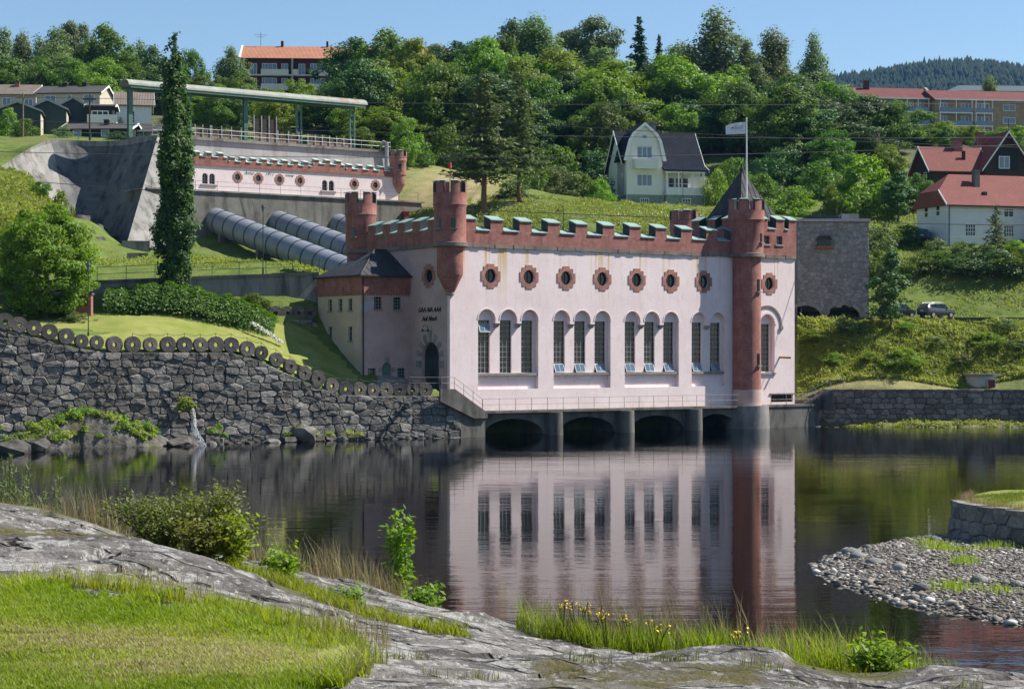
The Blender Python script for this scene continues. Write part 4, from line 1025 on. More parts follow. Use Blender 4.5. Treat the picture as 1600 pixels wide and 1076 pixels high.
def wall_plan(px, path=WALLP, back=.62):
    q = (px-CX)/F
    for (x0, y0), (x1, y1) in zip(path[:-1], path[1:]):
        d = Vector((x1-x0, y1-y0)).normalized(); n = Vector((d.y, -d.x))
        X0 = Vector((x0, y0))-n*back; X1 = Vector((x1, y1))-n*back
        t = (q*X0.y-X0.x)/((X1.x-X0.x)-q*(X1.y-X0.y))
        if -.001 <= t <= 1.001 or (x1, y1) == path[-1]: p = X0.lerp(X1, t); return p, math.atan2(d.y, d.x)
ordn = ['first','second','third','fourth','fifth','sixth','seventh','eighth','ninth','tenth','eleventh','twelfth','thirteenth','fourteenth','fifteenth','sixteenth','seventeenth','eighteenth','nineteenth','twentieth','twenty-first','twenty-second','twenty-third','twenty-fourth','twenty-fifth','twenty-sixth','twenty-seventh','twenty-eighth','twenty-ninth','thirtieth']
mtop = []
for i, (px, py) in enumerate(MS):
    p, a = wall_plan(px)
    zt = interp(p.x, WT_X, WT_Z); z = ZA(py, p.y); z = min(max(z, zt+rad*.72), zt+rad*.98)
    o = obj('millstone', mill_me[i % 3], None, (p.x, p.y, z), a); o.rotation_euler = (rng.uniform(-.09, .09), rng.uniform(0, 6), a+rng.uniform(-.08, .08))
    sc_ = .86 if i in (5, 6) else rng.uniform(.9, 1.08); o.scale = (sc_, 1, sc_); mtop.append(Vector((p.x, p.y, z+rad*sc_)))
    left = i < 15
    tag(o, ('grey millstone set on the river wall, %s from the left end of the row' % ordn[i]) if left else ('grey millstone set on the river wall, %s from the entrance end of the row' % ordn[len(MS)-1-i]), 'millstone', 'millstones along the top of the river wall')
# chain fence strung along the lower millstones
ch = thing('chain_fence', 'thin chain strung on iron pins along the tops of the millstones', 'chain', mtop[8])
for i in range(8, len(mtop)-1):
    a, b = mtop[i]-mtop[8], mtop[i+1]-mtop[8]
    MB().tube([a+Vector((0, 0, .28)), a.lerp(b, .3)+Vector((0, 0, .12)), a.lerp(b, .7)+Vector((0, 0, .12)), b+Vector((0, 0, .28))], .018, 4).build('chain', M['iron'], ch)
    MB().cyl(a.x, a.y, a.z-.02, a.z+.3, .025, 5).build('pin', M['iron'], ch)
# drain spout in the wall
p = P(632, 636, 176); d_ = thing('drain_pipe', 'dark drain pipe jutting from the river wall below the millstones', 'pipe', p)
MB().tube([(0, 1.2, 0), (0, -.55, -.02)], .16, 10).build('pipe', M['iron'], d_); MB().tube([(0, -.5, -.02), (0, -.6, -.02)], .2, 10).build('pipe_rim', M['iron'], d_)

# upper concrete retaining wall with fence, second row of millstones
RW = [(XA(-90, 181.5)-0, 178.2), (XA(150, 184), 184), (XA(330, 187), 187), (XA(498, 189.6), 189.6)]
rz = [14.6, 14.75, 15.3, 15.75]
rw = thing('retaining_wall', 'long grey concrete retaining wall behind the lawn with a fence on top', 'retaining wall', (RW[1][0], RW[1][1], 9))
b = MB(); cpn = MB()
for (a, c, za, zc2) in zip(RW[:-1], RW[1:], rz[:-1], rz[1:]):
    d = Vector((c[0]-a[0], c[1]-a[1])).normalized(); n = Vector((d.y, -d.x)); L0 = rw.location
    def q(p, off, z): return (p[0]+n.x*off-L0.x, p[1]+n.y*off-L0.y, z-L0.z)
    b.hexa([q(a, .25, 8.5), q(c, .25, 8.5), q(c, -1.6, 8.5), q(a, -1.6, 8.5), q(a, 0, za-.3), q(c, 0, zc2-.3), q(c, -1.6, zc2-.3), q(a, -1.6, za-.3)])
    cpn.hexa([q(a, .15, za-.297), q(c, .15, zc2-.297), q(c, -1.65, zc2-.297), q(a, -1.65, za-.297), q(a, .15, za), q(c, .15, zc2), q(c, -1.65, zc2), q(a, -1.65, za)])
b.build('wall_body', M['concrete'], rw); cpn.build('wall_coping', M['concrete_dark'], rw)
railing('terrace_fence', 'thin iron fence on top of the long concrete retaining wall', [(x, y+.5, z+.02) for (x, y), z in zip(RW[1:], rz[1:])], 1.3, 2.4, 'iron', (0.45, 0.95), .03, 'fence')
MS2 = [(369,485.5),(389,486),(410,486),(430,486.5),(449,486.5),(466,486),(483,486)]
lw2 = thing('garden_wall', 'low dark rubble wall under the short row of millstones beside the annex', 'stone wall', (XA(430, 186.6), 186.6, 10))
gp = [(XA(352, 184.4), 184.4), (XA(496, 187.5), 187.5)]
rubble_thing(lw2, gp, .2-10+10-9.4+9.2, lambda x: 1.05, .9, .5, M['stone'], M['mortar_dark'], 33, depth=.12, gap=.02, batter=.02) if False else None
L0 = lw2.location
f2, L2 = path_map([(p[0]-L0.x, p[1]-L0.y) for p in gp])
for poly, ar in rubble_cells(0, L2, -1.4, lambda x: 1.1, .95, .55, .7, 34):
    obj('stone', stone_mesh(poly, f2, .13, .02, rng, M['stone']), lw2)
MB().add([f2(0, -2.5, -.05), f2(L2, -2.5, -.05), f2(L2, -2.5, -1), f2(0, -2.5, -1), f2(0, 1.05, -.05), f2(L2, 1.05, -.05), f2(L2, 1.05, -1), f2(0, 1.05, -1)], [(0,3,2,1),(4,5,6,7),(0,1,5,4),(1,2,6,5),(2,3,7,6),(3,0,4,7)]).build('wall_core', M['mortar_dark'], lw2)
for i, (px, py) in enumerate(MS2):
    p, a = wall_plan(px, gp, .55); z = 11.1+rad*.95
    o = obj('millstone', mill_me[i % 3], None, (p.x, p.y, z), a); o.rotation_euler = (0, rng.uniform(0, 6), a)
    tag(o, 'weathered millstone in the short upper row beside the annex, %s from the hedge' % ordn[i], 'millstone', 'short upper row of millstones')

# right-hand quay wall
QP = [(29.9, 208.2), (40, 207.0), (54, 205.9), (76, 202.5)]
qw = thing('quay_wall', 'brownish rubble quay wall right of the power station below the grassy bank', 'stone wall', (40, 207, 0))
def quay_top(a): return 4.15 if a > 3.2 else 2.75+1.4*a/3.2
print('quay', rubble_thing(qw, QP, -.3, quay_top, .95, .5, M['stone_warm'], M['mortar_dark'], 51, depth=.15, gap=.012, batter=.05, rough=.8, jit=.35)[1:])
sr = thing('quay_stair', 'grey concrete stair with handrail climbing from the tower base to the quay', 'stairs', LW(44.6, -.4, 2.6))
b = MB()
for i in range(8): b.box(i*.34, 2.9, -.6, .6, -.6, .2+i*.19)
b.build('steps', M['concrete'], sr); 
for y in (-.6,):
    MB().tube([(-.5, y, .1), (-.5, y, 1.0), (2.6, y, 2.55), (4.0, y, 2.6)], .035, 5).build('handrail', M['galv'], sr)
    for x, z0, z1 in ((1.0, .5, 1.75), (2.6, 1.4, 2.55), (4.0, 1.5, 2.6)): MB().cyl(x, y, z0, z1, .03, 5).build('post', M['galv'], sr)
sr.rotation_euler = (0, 0, ANG-.55)

# round foreground wall at right and its grass top
cxr, cyr, rdr = 26.1, 80.0, 8.2
arc = [(cxr+rdr*1.0*math.cos(a), cyr+rdr*math.sin(a)) for a in np.linspace(R(172), R(300), 22)]
fw = thing('round_wall', 'curved dry stone wall of big grey blocks beside the gravel bar', 'stone wall', (cxr, cyr, 0))
def rtop(a): return 1.82
print('round', rubble_thing(fw, arc, .15, rtop, .95, .46, M['stone'], M['mortar_dark'], 71, depth=.10, gap=.010, batter=.10, jit=.32, thick=.9, rough=.7)[1:])
ff, LL = path_map([(p[0]-cxr, p[1]-cyr) for p in arc]); x = 0.0
while x < LL-.3:                                            # flat capping slabs
    w = min(rng.uniform(.6, 1.1), LL-x); v = []
    for z in (1.8, 1.8+rng.uniform(.17, .25)):
        for xx, off in ((x+.02, .1), (x+w-.02, .08+rng.uniform(-.05, .06)), (x+w-.02, -.55), (x+.02, -.55)): v.append(ff(xx, z, off-.2))
    MB().hexa(v).build('cap_stone', M['stone'], fw); x += w
gr = []; nr_, na_ = 12, 60
for j in range(nr_):
    for i in range(na_):
        rr_ = (rdr-.55)*(j/(nr_-1)); a = 2*math.pi*i/na_; x_, y_ = cxr+rr_*math.cos(a), cyr+rr_*math.sin(a)
        gr.append((x_, y_, 1.82+.75*(1-(rr_/rdr)**2)+.10*math.sin(x_*1.3)*math.cos(y_*.9)))
me = mesh_np('grass_mound', gr, [(j*na_+i, j*na_+(i+1) % na_, (j+1)*na_+(i+1) % na_, (j+1)*na_+i) for j in range(nr_-1) for i in range(na_)], M['lawn'], True)
tag(obj('grass_mound', me), kind='structure')
# ------------------------------------------------------------------ valve house, penstocks, intake, dam
def Lroot(name, label, cat, t, s, z): x, y = L2W(t, s); return thing(name, label, cat, (x, y, z), ANG)
# concrete wall carrying the valve house (local x along the facade direction)
S0 = 74.0
fd = Lroot('valve_house_foundation', 'stained grey concrete wall below the small pink valve house, penstocks leaving it', 'retaining wall', 4, S0-2.2, 20)
b = MB().hexa([(0,-1.2,-4),(40,-1.2,-4),(40,6,-4),(0,6,-4),(0,0,8.0),(40,0,8.0),(40,6,8.0),(0,6,8.0)]); b.build('wall_body', M['concrete_wet'], fd)
MB().box(-.2, 40.4, -.25, 6.1, 8.003, 8.2).build('wall_coping', M['concrete'], fd)
railing('valve_house_railing', 'thin iron railing along the ledge in front of the pink valve house', [LW(4.5, S0-2.1, 28.2), LW(43.5, S0-2.1, 28.2)], 1.15, 3.0, 'iron', (.5, 1.0), .022)
VH = Lroot('valve_house', 'long low pink valve house with red brick battlements below the intake wall', 'valve house', 0, S0, 28.2)
VL0, VL1 = 5.0, 42.3
rt = [15.9, 20.6, 25.3, 29.8, 37.2, 40.6][:4] + [38.6, 42.6][:0]
def vt(px, s=S0): q = (px-CX)/F; return (q*(C0.y+UX*s)-C0.x+UY*s)/(UX-UY*q)
rts = [vt(p) for p in (371.5, 404, 437, 469, 554, 587)]; prs = [vt(p) for p in (320.5, 331.5, 507.5, 518)]
VL1 = vt(622); VL0 = vt(262)
zt0, zr = 3.4, 2.1
hl = [circle(t, zr, .42, 20) for t in rts] + [arch(t, .8, 1.0, 1.95, 10) for t in prs]
MB().prism([(VL0, 0), (VL1, 0), (VL1, zt0), (VL0, zt0)], 0, .4, 'xz', hl).build('front_wall', M['pink_plain'], VH)
MB().box(VL0, VL1, .42, 4.5, 0, zt0-.05).build('body', M['pink2'], VH)
sec = [(VL0, vt(355.5), .4), (vt(355.5), vt(487), 0), (vt(487), vt(539), .4), (vt(539), VL1, 0)]
MB().box(VL0, VL1, -.14, .2, zt0-.12, zt0+.1).build('string_course', M['brick'], VH)
for a, c, up in sec:
    MB().box(a+.01, c-.01, -.1, .9, zt0+.103, zt0+.62+up).build('parapet', M['brick'], VH)
    n = max(2, round((c-a)/1.63)); st_ = (c-a)/n
    battlement(VH, [(a+st_*(i+.22), .68) for i in range(n)], 'x', -.1, zt0+.62+up, 0, .7, .68, (a+.05, c-.05), 'brick', 'copper_pale', 'copper', .2, .25)
sm_ = cross
sr_me = MB().prism([(x*.62, z*.62) for x, z in cross], -.05, 0, 'xz', [circle(0, 0, .41, 20)]).mesh('brick_surround', M['brick_pale'])
sg_me = MB().prism(circle(0, 0, .43, 20), .2, .23, 'xz').mesh('round_window', M['glass']); sf_me = MB().box(-.02, .02, .15, .195, -.4, .4).box(-.4, .4, .153, .192, -.02, .02).mesh('glazing_bars', M['muntin'])
for t in rts: o = obj('round_window', sg_me, VH, (t, 0, zr)); obj('brick_surround', sr_me, o); obj('glazing_bars', sf_me, o)
aw = MB().prism(arch(0, .84, .95, 1.95, 10), .25, .28, 'xz').mesh('arched_window', M['glass']); ab = MB().box(-.02, .02, .2, .245, 1.0, 2.3).box(-.4, .4, .203, .242, 1.35, 1.39).box(-.4, .4, .203, .242, 1.75, 1.79).mesh('glazing_bars', M['muntin'])
for t in prs: o = obj('arched_window', aw, VH, (t, 0, 0)); obj('glazing_bars', ab, o)
for t in (prs[0]+prs[1], prs[2]+prs[3]): MB().box(t/2-1.15, t/2+1.15, -.12, .1, .72, .93).build('window_sill', M['granite_trim'], VH)
for txt, px in (('Anno', 388.5), ('1911', 420.5), ('nnne', 451.5)):
    o = obj('lettering', text_mesh(txt, .62, M['iron'], .015, .45, -.012), VH, (vt(px), -.02, 2.5)); o.rotation_euler = (R(90), 0, 0)
vb = [(.2, 1.1), (.3, 1.15), (.95, 2.3), (1.0, 2.4), (1.0, 3.5), (1.12, 3.6), (1.12, 5.3), (1.22, 5.5), (1.2, 5.6), (1.2, 6.1)]
turret(VH, VL1+.1, .2, vb, 6.1, 6.85, 1.2, 6, .35, brick='brick_pale', slits=((-1.9, 4.3, .7, 1.14),), fr=.6)

# penstocks
for i, t in enumerate((13.3, 22.2, 31.1)):
    px_ = thing('penstock', ['nearest of the big blue-grey riveted penstock pipes, farthest left by the poplar', 'middle of the three big blue-grey penstock pipes', 'rightmost blue-grey penstock pipe, half hidden behind the brick corner turret'][i], 'pipe', LW(t, S0-1.5, 24.6), ANG, 'penstock pipes running down to the power station')
    slope = -.235; Lp = 57.0; rp = 1.6
    d = Vector((0, -1, slope)).normalized()
    nseg = int(Lp/2.8)
    MB().tube([d*x for x in (0, Lp)], rp, 40).build('pipe', M['penstock'], px_, smooth=True)
    rm = MB()
    tb = MB().tube([d*-.09, d*.09], rp+.06, 40); rme = tb.mesh('ring', M['ring'])
    for k in range(1, nseg+1): obj('ring', rme, px_, d*(k*2.8))
    sad = MB().box(-1.3, 1.3, -.3, .3, -3.2, -.3).mesh('saddle', M['concrete_dark'])
    for k in range(4): obj('saddle', sad, px_, d*(4+k*10))
# intake wall behind the valve house
IW = Lroot('intake_wall', 'tall pale weathered concrete intake wall above the valve house', 'dam wall', 0, 79.5, 20)
it0, it1 = vt(236, 79.5), vt(613, 79.5)
MB().hexa([(it0,-.8,0),(it1,-.8,0),(it1,7,0),(it0,7,0),(it0,0,15.3),(it1,0,15.3),(it1,7,15.3),(it0,7,15.3)]).build('wall_body', M['concrete_pale'], IW)
MB().box(it0-.1, it1+.15, -.3, 7.1, 15.303, 15.65).build('wall_coping', M['concrete'], IW)
MB().tube([(vt(601, 79.5), -.5, 10), (vt(601, 79.5), -.5, 16.6), (vt(601, 79.5)-.05, .3, 16.8)], .28, 10).build('vent_pipe', M['galv'], IW)
railing('intake_railing', 'pale green railing along the top of the intake wall', [LW(it0+.3, 79.7, 35.65), LW(it1-.2, 79.7, 35.65)], 1.15, 1.55, 'galv', (.5, 1.0), .03)
# wooden rack boxes on the platform, one standing tall
for k, (pa, pb, zz, hh) in enumerate([(300,324,0,1.5),(326,372,0,1.5),(392,427,0,3.3),(429,462,0,1.5),(476,543,0,1.3)]):
    t0, t1 = vt(pa, 83), vt(pb, 83)
    r0 = Lroot('rack_box', ['dark timber gate box at the left end of the intake platform', 'dark timber gate box between the first two canopy posts right of the poplar', 'tall dark timber gate standing up under the canopy', 'low dark timber gate box right of the tall gate', 'long low timber gate box at the right end of the platform'][k], 'sluice gate', t0, 82.2, 35.7)
    w = t1-t0; n = max(4, int(hh/.3))
    for i in range(n): MB().box(0, w, 0, .12, i*hh/n+.015, (i+1)*hh/n-.015).build('board', M['wood_dark'] if i > n*.35 else M['wood_grey'], r0)
    for i in range(max(2, int(w/1.1))+1): MB().box(-.06+i*w/max(2, int(w/1.1)), .06+i*w/max(2, int(w/1.1)), -.12, -.003, 0, hh+.45).build('post', M['galv'], r0)
# canopy
CS = 84.5
ct0, ct1 = vt(197, CS), vt(563, CS)
CN = Lroot('gantry_canopy', 'long barrel-roofed green steel gantry canopy over the intake platform, rusty at one end', 'canopy', ct0, CS, 35.65)
Lc = ct1-ct0; b = MB(); n = 10
prof = [(1.5*math.cos(math.pi*i/n), 6.55+.85*math.sin(math.pi*i/n)) for i in range(n+1)]; inn = [(x*.94, 6.55+(z-6.55)*.9-.03) for x, z in prof]
b.prism(prof + inn[::-1], -.3, Lc+.3, 'yz'); b.build('roof', M['canopy'], CN, smooth=False)
MB().box(0, Lc, -1.42, -1.25, 6.2, 6.53).box(0, Lc, 1.25, 1.42, 6.2, 6.53).build('beam', M['green_steel'], CN)
for px in (203, 295, 383, 467, 550):
    x = vt(px, CS)-ct0
    if px in (467, 550):
        q = MB()
        for dx in (-.35, .35): q.box(x+dx-.08, x+dx+.08, -.16, .16, 0, 6.5)
        for i in range(7): q.tube([(x-.35, 0, .3+i*.9), (x+.35, 0, 1.2+i*.9)], .03, 4)
        q.build('lattice_post', M['green_steel'], CN)
    else: MB().box(x-.28, x+.28, -.28, -.2, 0, 6.5).box(x-.28, x+.28, .2, .28, 0, 6.5).box(x-.05, x+.05, -.197, .197, 0, 6.48).build('post', M['green_steel'], CN)
DAMROCKS = []
# spillway dam, curved, shade put into its dark face colour, with a sunlit battered end at the intake
dm = thing('spillway_dam', 'curved stained concrete spillway dam, face coloured darker for its shade, left of the intake wall', 'dam', (XA(150, 246), 246, 20))
def dens(pl, k=6):
    out = []
    for i in range(len(pl)-1):
        p0, p1, p2, p3 = pl[max(i-1, 0)], pl[i], pl[i+1], pl[min(i+2, len(pl)-1)]
        for j in range(k):
            t = j/k; out.append(.5*((2*p1)+(p2-p0)*t+(2*p0-5*p1+4*p2-p3)*t*t+(-p0+3*p1-3*p2+p3)*t**3))
    return out+[pl[-1]]
cr_, ft_ = dens(crest), dens(foot); v = []; nrow = 10; O = dm.location
for j in range(nrow+1):
    k = j/nrow
    for a, c in zip(cr_, ft_):
        p = a.lerp(c, k); bulge = .35*math.sin(math.pi*k)
        v.append((p.x-O.x, p.y+bulge*2.0*(1-k)-O.y, p.z-O.z - (0 if j else 0)))
nc = len(cr_)
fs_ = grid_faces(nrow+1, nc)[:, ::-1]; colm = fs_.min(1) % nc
obj('dam_face', mesh_np('dam_face', v, fs_[colm < 37], M['concrete_dam_shade'], True), dm); obj('dam_abutment', mesh_np('dam_abutment', v, fs_[colm >= 37], M['concrete'], True), dm)
v = []
for a in cr_:
    q = a-O
    for dy, dz in ((-.35, -.6), (-.35, .08), (1.6, .08), (1.6, -.6)): v.append((q.x, q.y+dy, q.z+dz))
b = MB().add(v, [(i*4+j, i*4+(j+1) % 4, i*4+4+(j+1) % 4, i*4+4+j) for i in range(nc-1) for j in range(4)]); b.build('dam_crest', M['concrete'], dm)
railing('dam_railing', 'green railing on the crest of the curved spillway dam', [tuple(p+Vector((0, .9, .05))) for p in (crest[1], crest[2], crest[3], crest[4], crest[5], crest[6])], 1.2, 2.2, 'green_steel', (.5, 1.0), .04)
# battered buttress between dam and intake
bt = thing('dam_buttress', 'pale battered concrete buttress between the spillway dam and the intake wall', 'buttress', (XA(238, 244), 244, 20))
O = bt.location
A = [P(246,214,247.5), P(262,219,250), P(296,240,258)]; Bq = [P(196,388,232), P(262,400,236), P(330,400,246)]
v = [tuple(p-O) for p in A+Bq] + [tuple(p-O+Vector((0, 9, 0))) for p in A+Bq]
MB().add(v, [(0,3,4,1),(1,4,5,2),(0,1,7,6),(1,2,8,7),(0,6,9,3),(2,5,11,8),(3,9,10,4),(4,10,11,5),(6,7,10,9),(7,8,11,10)]).build('buttress_body', M['concrete'], bt)
# low concrete blocks at the dam foot
for k, (px, py, Y, w, h, d) in enumerate([(215,418,208,2.2,1.5,1.6),(212,390,231,3.2,1.0,1.5),(240,420,203,6,.45,1.0)]):
    p = P(px, py, Y); o = MB().box(-w/2, w/2, -d/2, d/2, -.6, h); me = o.mesh('concrete_block', M['concrete'])
    bv = obj('concrete_block', me, None, p, .2); tag(bv, ['square concrete block on the grass below the spillway', 'small concrete basin wall at the foot of the spillway dam', 'low concrete kerb behind the terrace fence by the poplar'][k], 'concrete block')

for k, (px, py, Y, s_) in enumerate([(122,352,240,1.9),(142,364,240,1.8),(162,376,239,1.9),(184,386,237,1.5),(152,384,230,1.5),(130,374,231,1.7)]): DAMROCKS.append((px, py, Y, s_))
# stone tower building to the right of the power house
SY = 226.0
tx0, tx1 = XA(1246, SY), XA(1358, SY); tz = 11.3
stn = thing('stone_tower', 'square grey granite rubble building with two low arches beside the road', 'stone building', (tx0, SY, tz))
W_, H_ = tx1-tx0, ZA(346, SY)-tz
ar_c = [(XA(1258, SY)-tx0, 1.85), (XA(1317.5, SY)-tx0, 1.95)]
MB().prism([(0, -2), (W_, -2), (W_, H_), (0, H_)], .05, .6, 'xz', [arch(c, r*2, -.5, .75, 12, rz=r*.72) for c, r in ar_c]).build('front_wall', M['mortar_pale'], stn)
MB().box(.0, .6, .602, 9, -2, H_).box(W_-.6, W_, .602, 9, -2, H_).box(.6, W_-.6, 8.4, 9, -2, H_).box(.6, W_-.6, 3.5, 3.8, -2, 4).build('rear_walls', M['stone_pale'], stn)
MB().box(-.15, W_+.15, -.25, 9.2, H_+.003, H_+.3).build('roof_slab', M['galv'], stn)
MB().box(1.5, 5.2, 3, 6, H_+.3, H_+.95).build('roof_hatch', M['tar_roof'], stn); MB().box(5.6, 7.6, 3, 6, H_+.3, H_+1.1).build('roof_hatch', M['concrete_pale'], stn)
fm = lambda x, z, off: (x, -off+.05, z)
ncell = 0
for c, r in ar_c:
    o_ = [(c+(r+.4)*math.cos(math.pi*k/12), .75+(r*.72+.4)*math.sin(math.pi*k/12)) for k in range(13)]; i_ = [(c+r*math.cos(math.pi*k/12), .75+r*.72*math.sin(math.pi*k/12)) for k in range(13)]
    for k in range(12): MB().prism([o_[k], o_[k+1], i_[k+1], i_[k]], -.07, .048, 'xz').build('arch_stone', M['stone_pale'], stn)
for poly, ar in sorted(rubble_cells(0, W_, -.6, lambda x: H_-.02, .62, .5, 1.0, 91), key=lambda c: -c[1]):
    cx_ = sum(p[0] for p in poly)/len(poly); cz_ = sum(p[1] for p in poly)/len(poly)
    if any(abs(cx_-c) < r+.1 and cz_ < .75+.72*math.sqrt(max(0, (r+.1)**2-(cx_-c)**2)) for c, r in ar_c): continue
    if ncell < 300: obj('stone', stone_mesh(poly, fm, .05, .022, rng, M['stone_pale'], -.03, .5), stn)
    ncell += 1
ox = XA(1287, SY)-tx0; oz = ZA(387, SY)-tz
ov = MB().hexa([(ox-.85,-.7,oz+.9),(ox+.85,-.7,oz+.9),(ox+.85,0,oz+.9),(ox-.85,0,oz+.9),(ox-.6,-.5,oz+1.35),(ox+.6,-.5,oz+1.35),(ox+.6,0,oz+1.35),(ox-.6,0,oz+1.35)]).build('bay_hood', M['wood_dark'], stn)
MB().box(ox-.75, ox+.75, -.55, -.02, oz+.15, oz+.895).build('bay_window', M['glass'], stn); MB().box(ox-.95, ox+1.05, -.75, -.02, oz-.1, oz+.145).build('bay_sill', M['rust'], stn)
# bunker hatch on the bank
bk = thing('round_hatch', 'low round concrete hatch house with brown door on the grassy quay', 'concrete hatch', P(1534, 607, 211))
MB().lathe([(1.75, -.8), (1.75, 1.35)], 0, 0, 28).build('drum', M['concrete_pale'], bk, smooth=True); MB().lathe([(1.95, 1.353), (1.98, 1.62)], 0, 0, 28).build('lid', M['concrete'], bk, smooth=True)
MB().box(.1, 1.0, -2.05, -1.5, -.3, 1.05).build('door_jamb', M['concrete_pale'], bk); MB().box(.2, .9, -2.09, -2.052, -.3, .98).build('door', simple('brown_door', (.13, .035, .025)), bk)

# power lines
for k, (a, bb, sag) in enumerate([((-40,236,225),(1640,224,262),5.0),((-40,185,240),(1640,214,275),4.0),((-40,276,215),(1640,352,205),4.5),((760,190,262),(1640,232,262),1.2),((-40,150,260),(1640,160,320),3.0)]):
    p0, p1 = P(*a), P(*bb); n = 40
    b = MB().tube([p0.lerp(p1, i/n)-p0-Vector((0, 0, sag*4*(i/n)*(1-i/n)*.25)) for i in range(n+1)], .035, 4)
    o = obj('power_line', b.mesh('power_line', M['iron']), None, p0)
    tag(o, ['thin overhead wire crossing in front of the pines and the cream villa walls', 'overhead wire passing above the villa roof and below the flag', 'lowest overhead wire, just above the power station battlements', 'short overhead wire between the villa ridge and the brown house', 'highest overhead wire across the treetops'][k], 'power line', 'overhead wires')
# ------------------------------------------------------------------ houses
def win(root, face, a, z, w, h, fm='white', gm='glass_sky', cols=2, rows=1, depth=0.0, y=0.0, name='window', proud=.05):
    """face 'f': plane y, facing -y; face 'l': plane x=y, facing -x"""
    if face == 'f': bx = lambda a0, a1, d0, d1, z0, z1: (a0, a1, y-d1, y-d0, z0, z1)
    else: bx = lambda a0, a1, d0, d1, z0, z1: (y-d1, y-d0, a0, a1, z0, z1)
    t = .09
    fr = MB()
    for q in ((a-w/2-t, a-w/2, z-t, z+h+t), (a+w/2, a+w/2+t, z-t, z+h+t), (a-w/2, a+w/2, z-t, z), (a-w/2, a+w/2, z+h, z+h+t)): fr.box(*bx(q[0], q[1], .002, proud, q[2], q[3]))
    for i in range(1, cols): x = a-w/2+w*i/cols; fr.box(*bx(x-.035, x+.035, .002, proud-.005, z, z+h))
    for i in range(1, rows): zz = z+h*i/rows; fr.box(*bx(a-w/2, a+w/2, .002, proud-.01, zz-.025, zz+.025))
    o = fr.build(name, M[fm], root)
    MB().box(*bx(a-w/2+.005, a+w/2-.005, .003, .02, z+.005, z+h-.005)).build('pane', M[gm], o)
    return o
def gable(root, x0, x1, y0, y1, zw, zr, axis, wall, roof, over=.4, z0=0.0, trim='white', nm=''):
    """walls with gables and a two-slope roof of real thickness; axis = ridge direction"""
    b = MB()
    if axis == 'x':
        ym = (y0+y1)/2; b.prism([(y0, z0), (y1, z0), (y1, zw), (ym, zr), (y0, zw)], x0, x1, 'yz')
    else:
        xm = (x0+x1)/2; b.prism([(x0, z0), (x1, z0), (x1, zw), (xm, zr), (x0, zw)], y0, y1, 'xz')
    w = b.build(nm+'wall', M[wall], root); th = .16
    r = MB()
    if axis == 'x':
        k = (zr-zw)/(ym-y0); pr = [(y0-over, zw-over*k), (ym, zr), (y1+over, zw-over*k), (y1+over, zw-over*k+th), (ym, zr+th*1.2), (y0-over, zw-over*k+th)]
        r.prism([(p[0], p[1]+.004) for p in pr], x0-over, x1+over, 'yz')
    else:
        k = (zr-zw)/(xm-x0); pr = [(x0-over, zw-over*k), (xm, zr), (x1+over, zw-over*k), (x1+over, zw-over*k+th), (xm, zr+th*1.2), (x0-over, zw-over*k+th)]
        r.prism([(p[0], p[1]+.004) for p in pr], y0-over, y1+over, 'xz')
    ro = r.build(nm+'roof', M[roof], root)
    if trim:                                                   # barge boards on both gable ends
        for e in (0, 1):
            t = MB()
            if axis == 'x':
                xx = (x0-over-.05, x0-over-.003) if e == 0 else (x1+over+.003, x1+over+.05); t.prism([(p[0], p[1]-.10+(0.0 if i < 3 else .13)) for i, p in enumerate(pr)], xx[0], xx[1], 'yz')
            else:
                yy = (y0-over-.05, y0-over-.003) if e == 0 else (y1+over+.003, y1+over+.05); t.prism([(p[0], p[1]-.10+(0.0 if i < 3 else .13)) for i, p in enumerate(pr)], yy[0], yy[1], 'xz')
            t.build('barge_board', M[trim], ro)
    return w, ro
def chimney(ro, x, y, z0, z1, w=.7, mat='brick', cap='concrete_dark'):
    c = MB().box(x-w/2, x+w/2, y-w/2, y+w/2, z0, z1).build('chimney', M[mat], ro)
    MB().box(x-w/2-.08, x+w/2+.08, y-w/2-.08, y+w/2+.08, z1+.002, z1+.16).build('chimney_cap', M[cap], ro); return c

# ---- cream villa on the hill
VX = P(979, 325, 288)
V = thing('cream_villa', 'cream wooden villa with glossy black tiled roof and rounded front gable on the hill', 'house', VX, R(14))
MB().box(-.02, 12.0, 1.0, 9.0, -1.5, 2.0).box(-.02+.01, 5.52, -.02, .98, -1.5, 1.99).box(5.8, 11.6, -1.0, .98, -1.5, 1.985).build('foundation', M['foundation'], V)
# main body, ridge along x; front slope runs down over the porch
ym, zr_ = 5.0, 11.75
MB().prism([(1.02, 2.003), (9.0, 2.003), (9.0, 6.6), (ym, 11.5), (1.02, 6.9)], 0, 11.8, 'yz').build('main_wall', M['board_cream'], V)
pr = [(-1.3, 5.45), (.6, 6.2), (ym, 11.5), (9.6, 5.9)]; r = MB().prism(pr + [(9.6, 6.1), (ym, 11.75), (.6, 6.42), (-1.3, 5.65)], 5.4, 12.3, 'yz')
r.prism([(.75, 6.6), (ym, 11.505), (9.6, 5.905), (9.6, 6.1), (ym, 11.755), (.75, 6.82)], -.5, 5.398, 'yz')
ro = r.build('main_roof', M['tile_black'], V)
for xx, poly in ((-.56, [(.7, 6.4), (ym, 11.4), (9.65, 5.75), (9.65, 6.12), (ym, 11.85), (.7, 6.85)]), (12.31, [(-1.3, 5.3), (.6, 6.05), (ym, 11.4), (9.65, 5.75), (9.65, 6.12), (ym, 11.85), (.6, 6.5), (-1.3, 5.7)])):
    MB().prism(poly, xx, xx+.055, 'yz').build('barge_board', M['white'], ro)
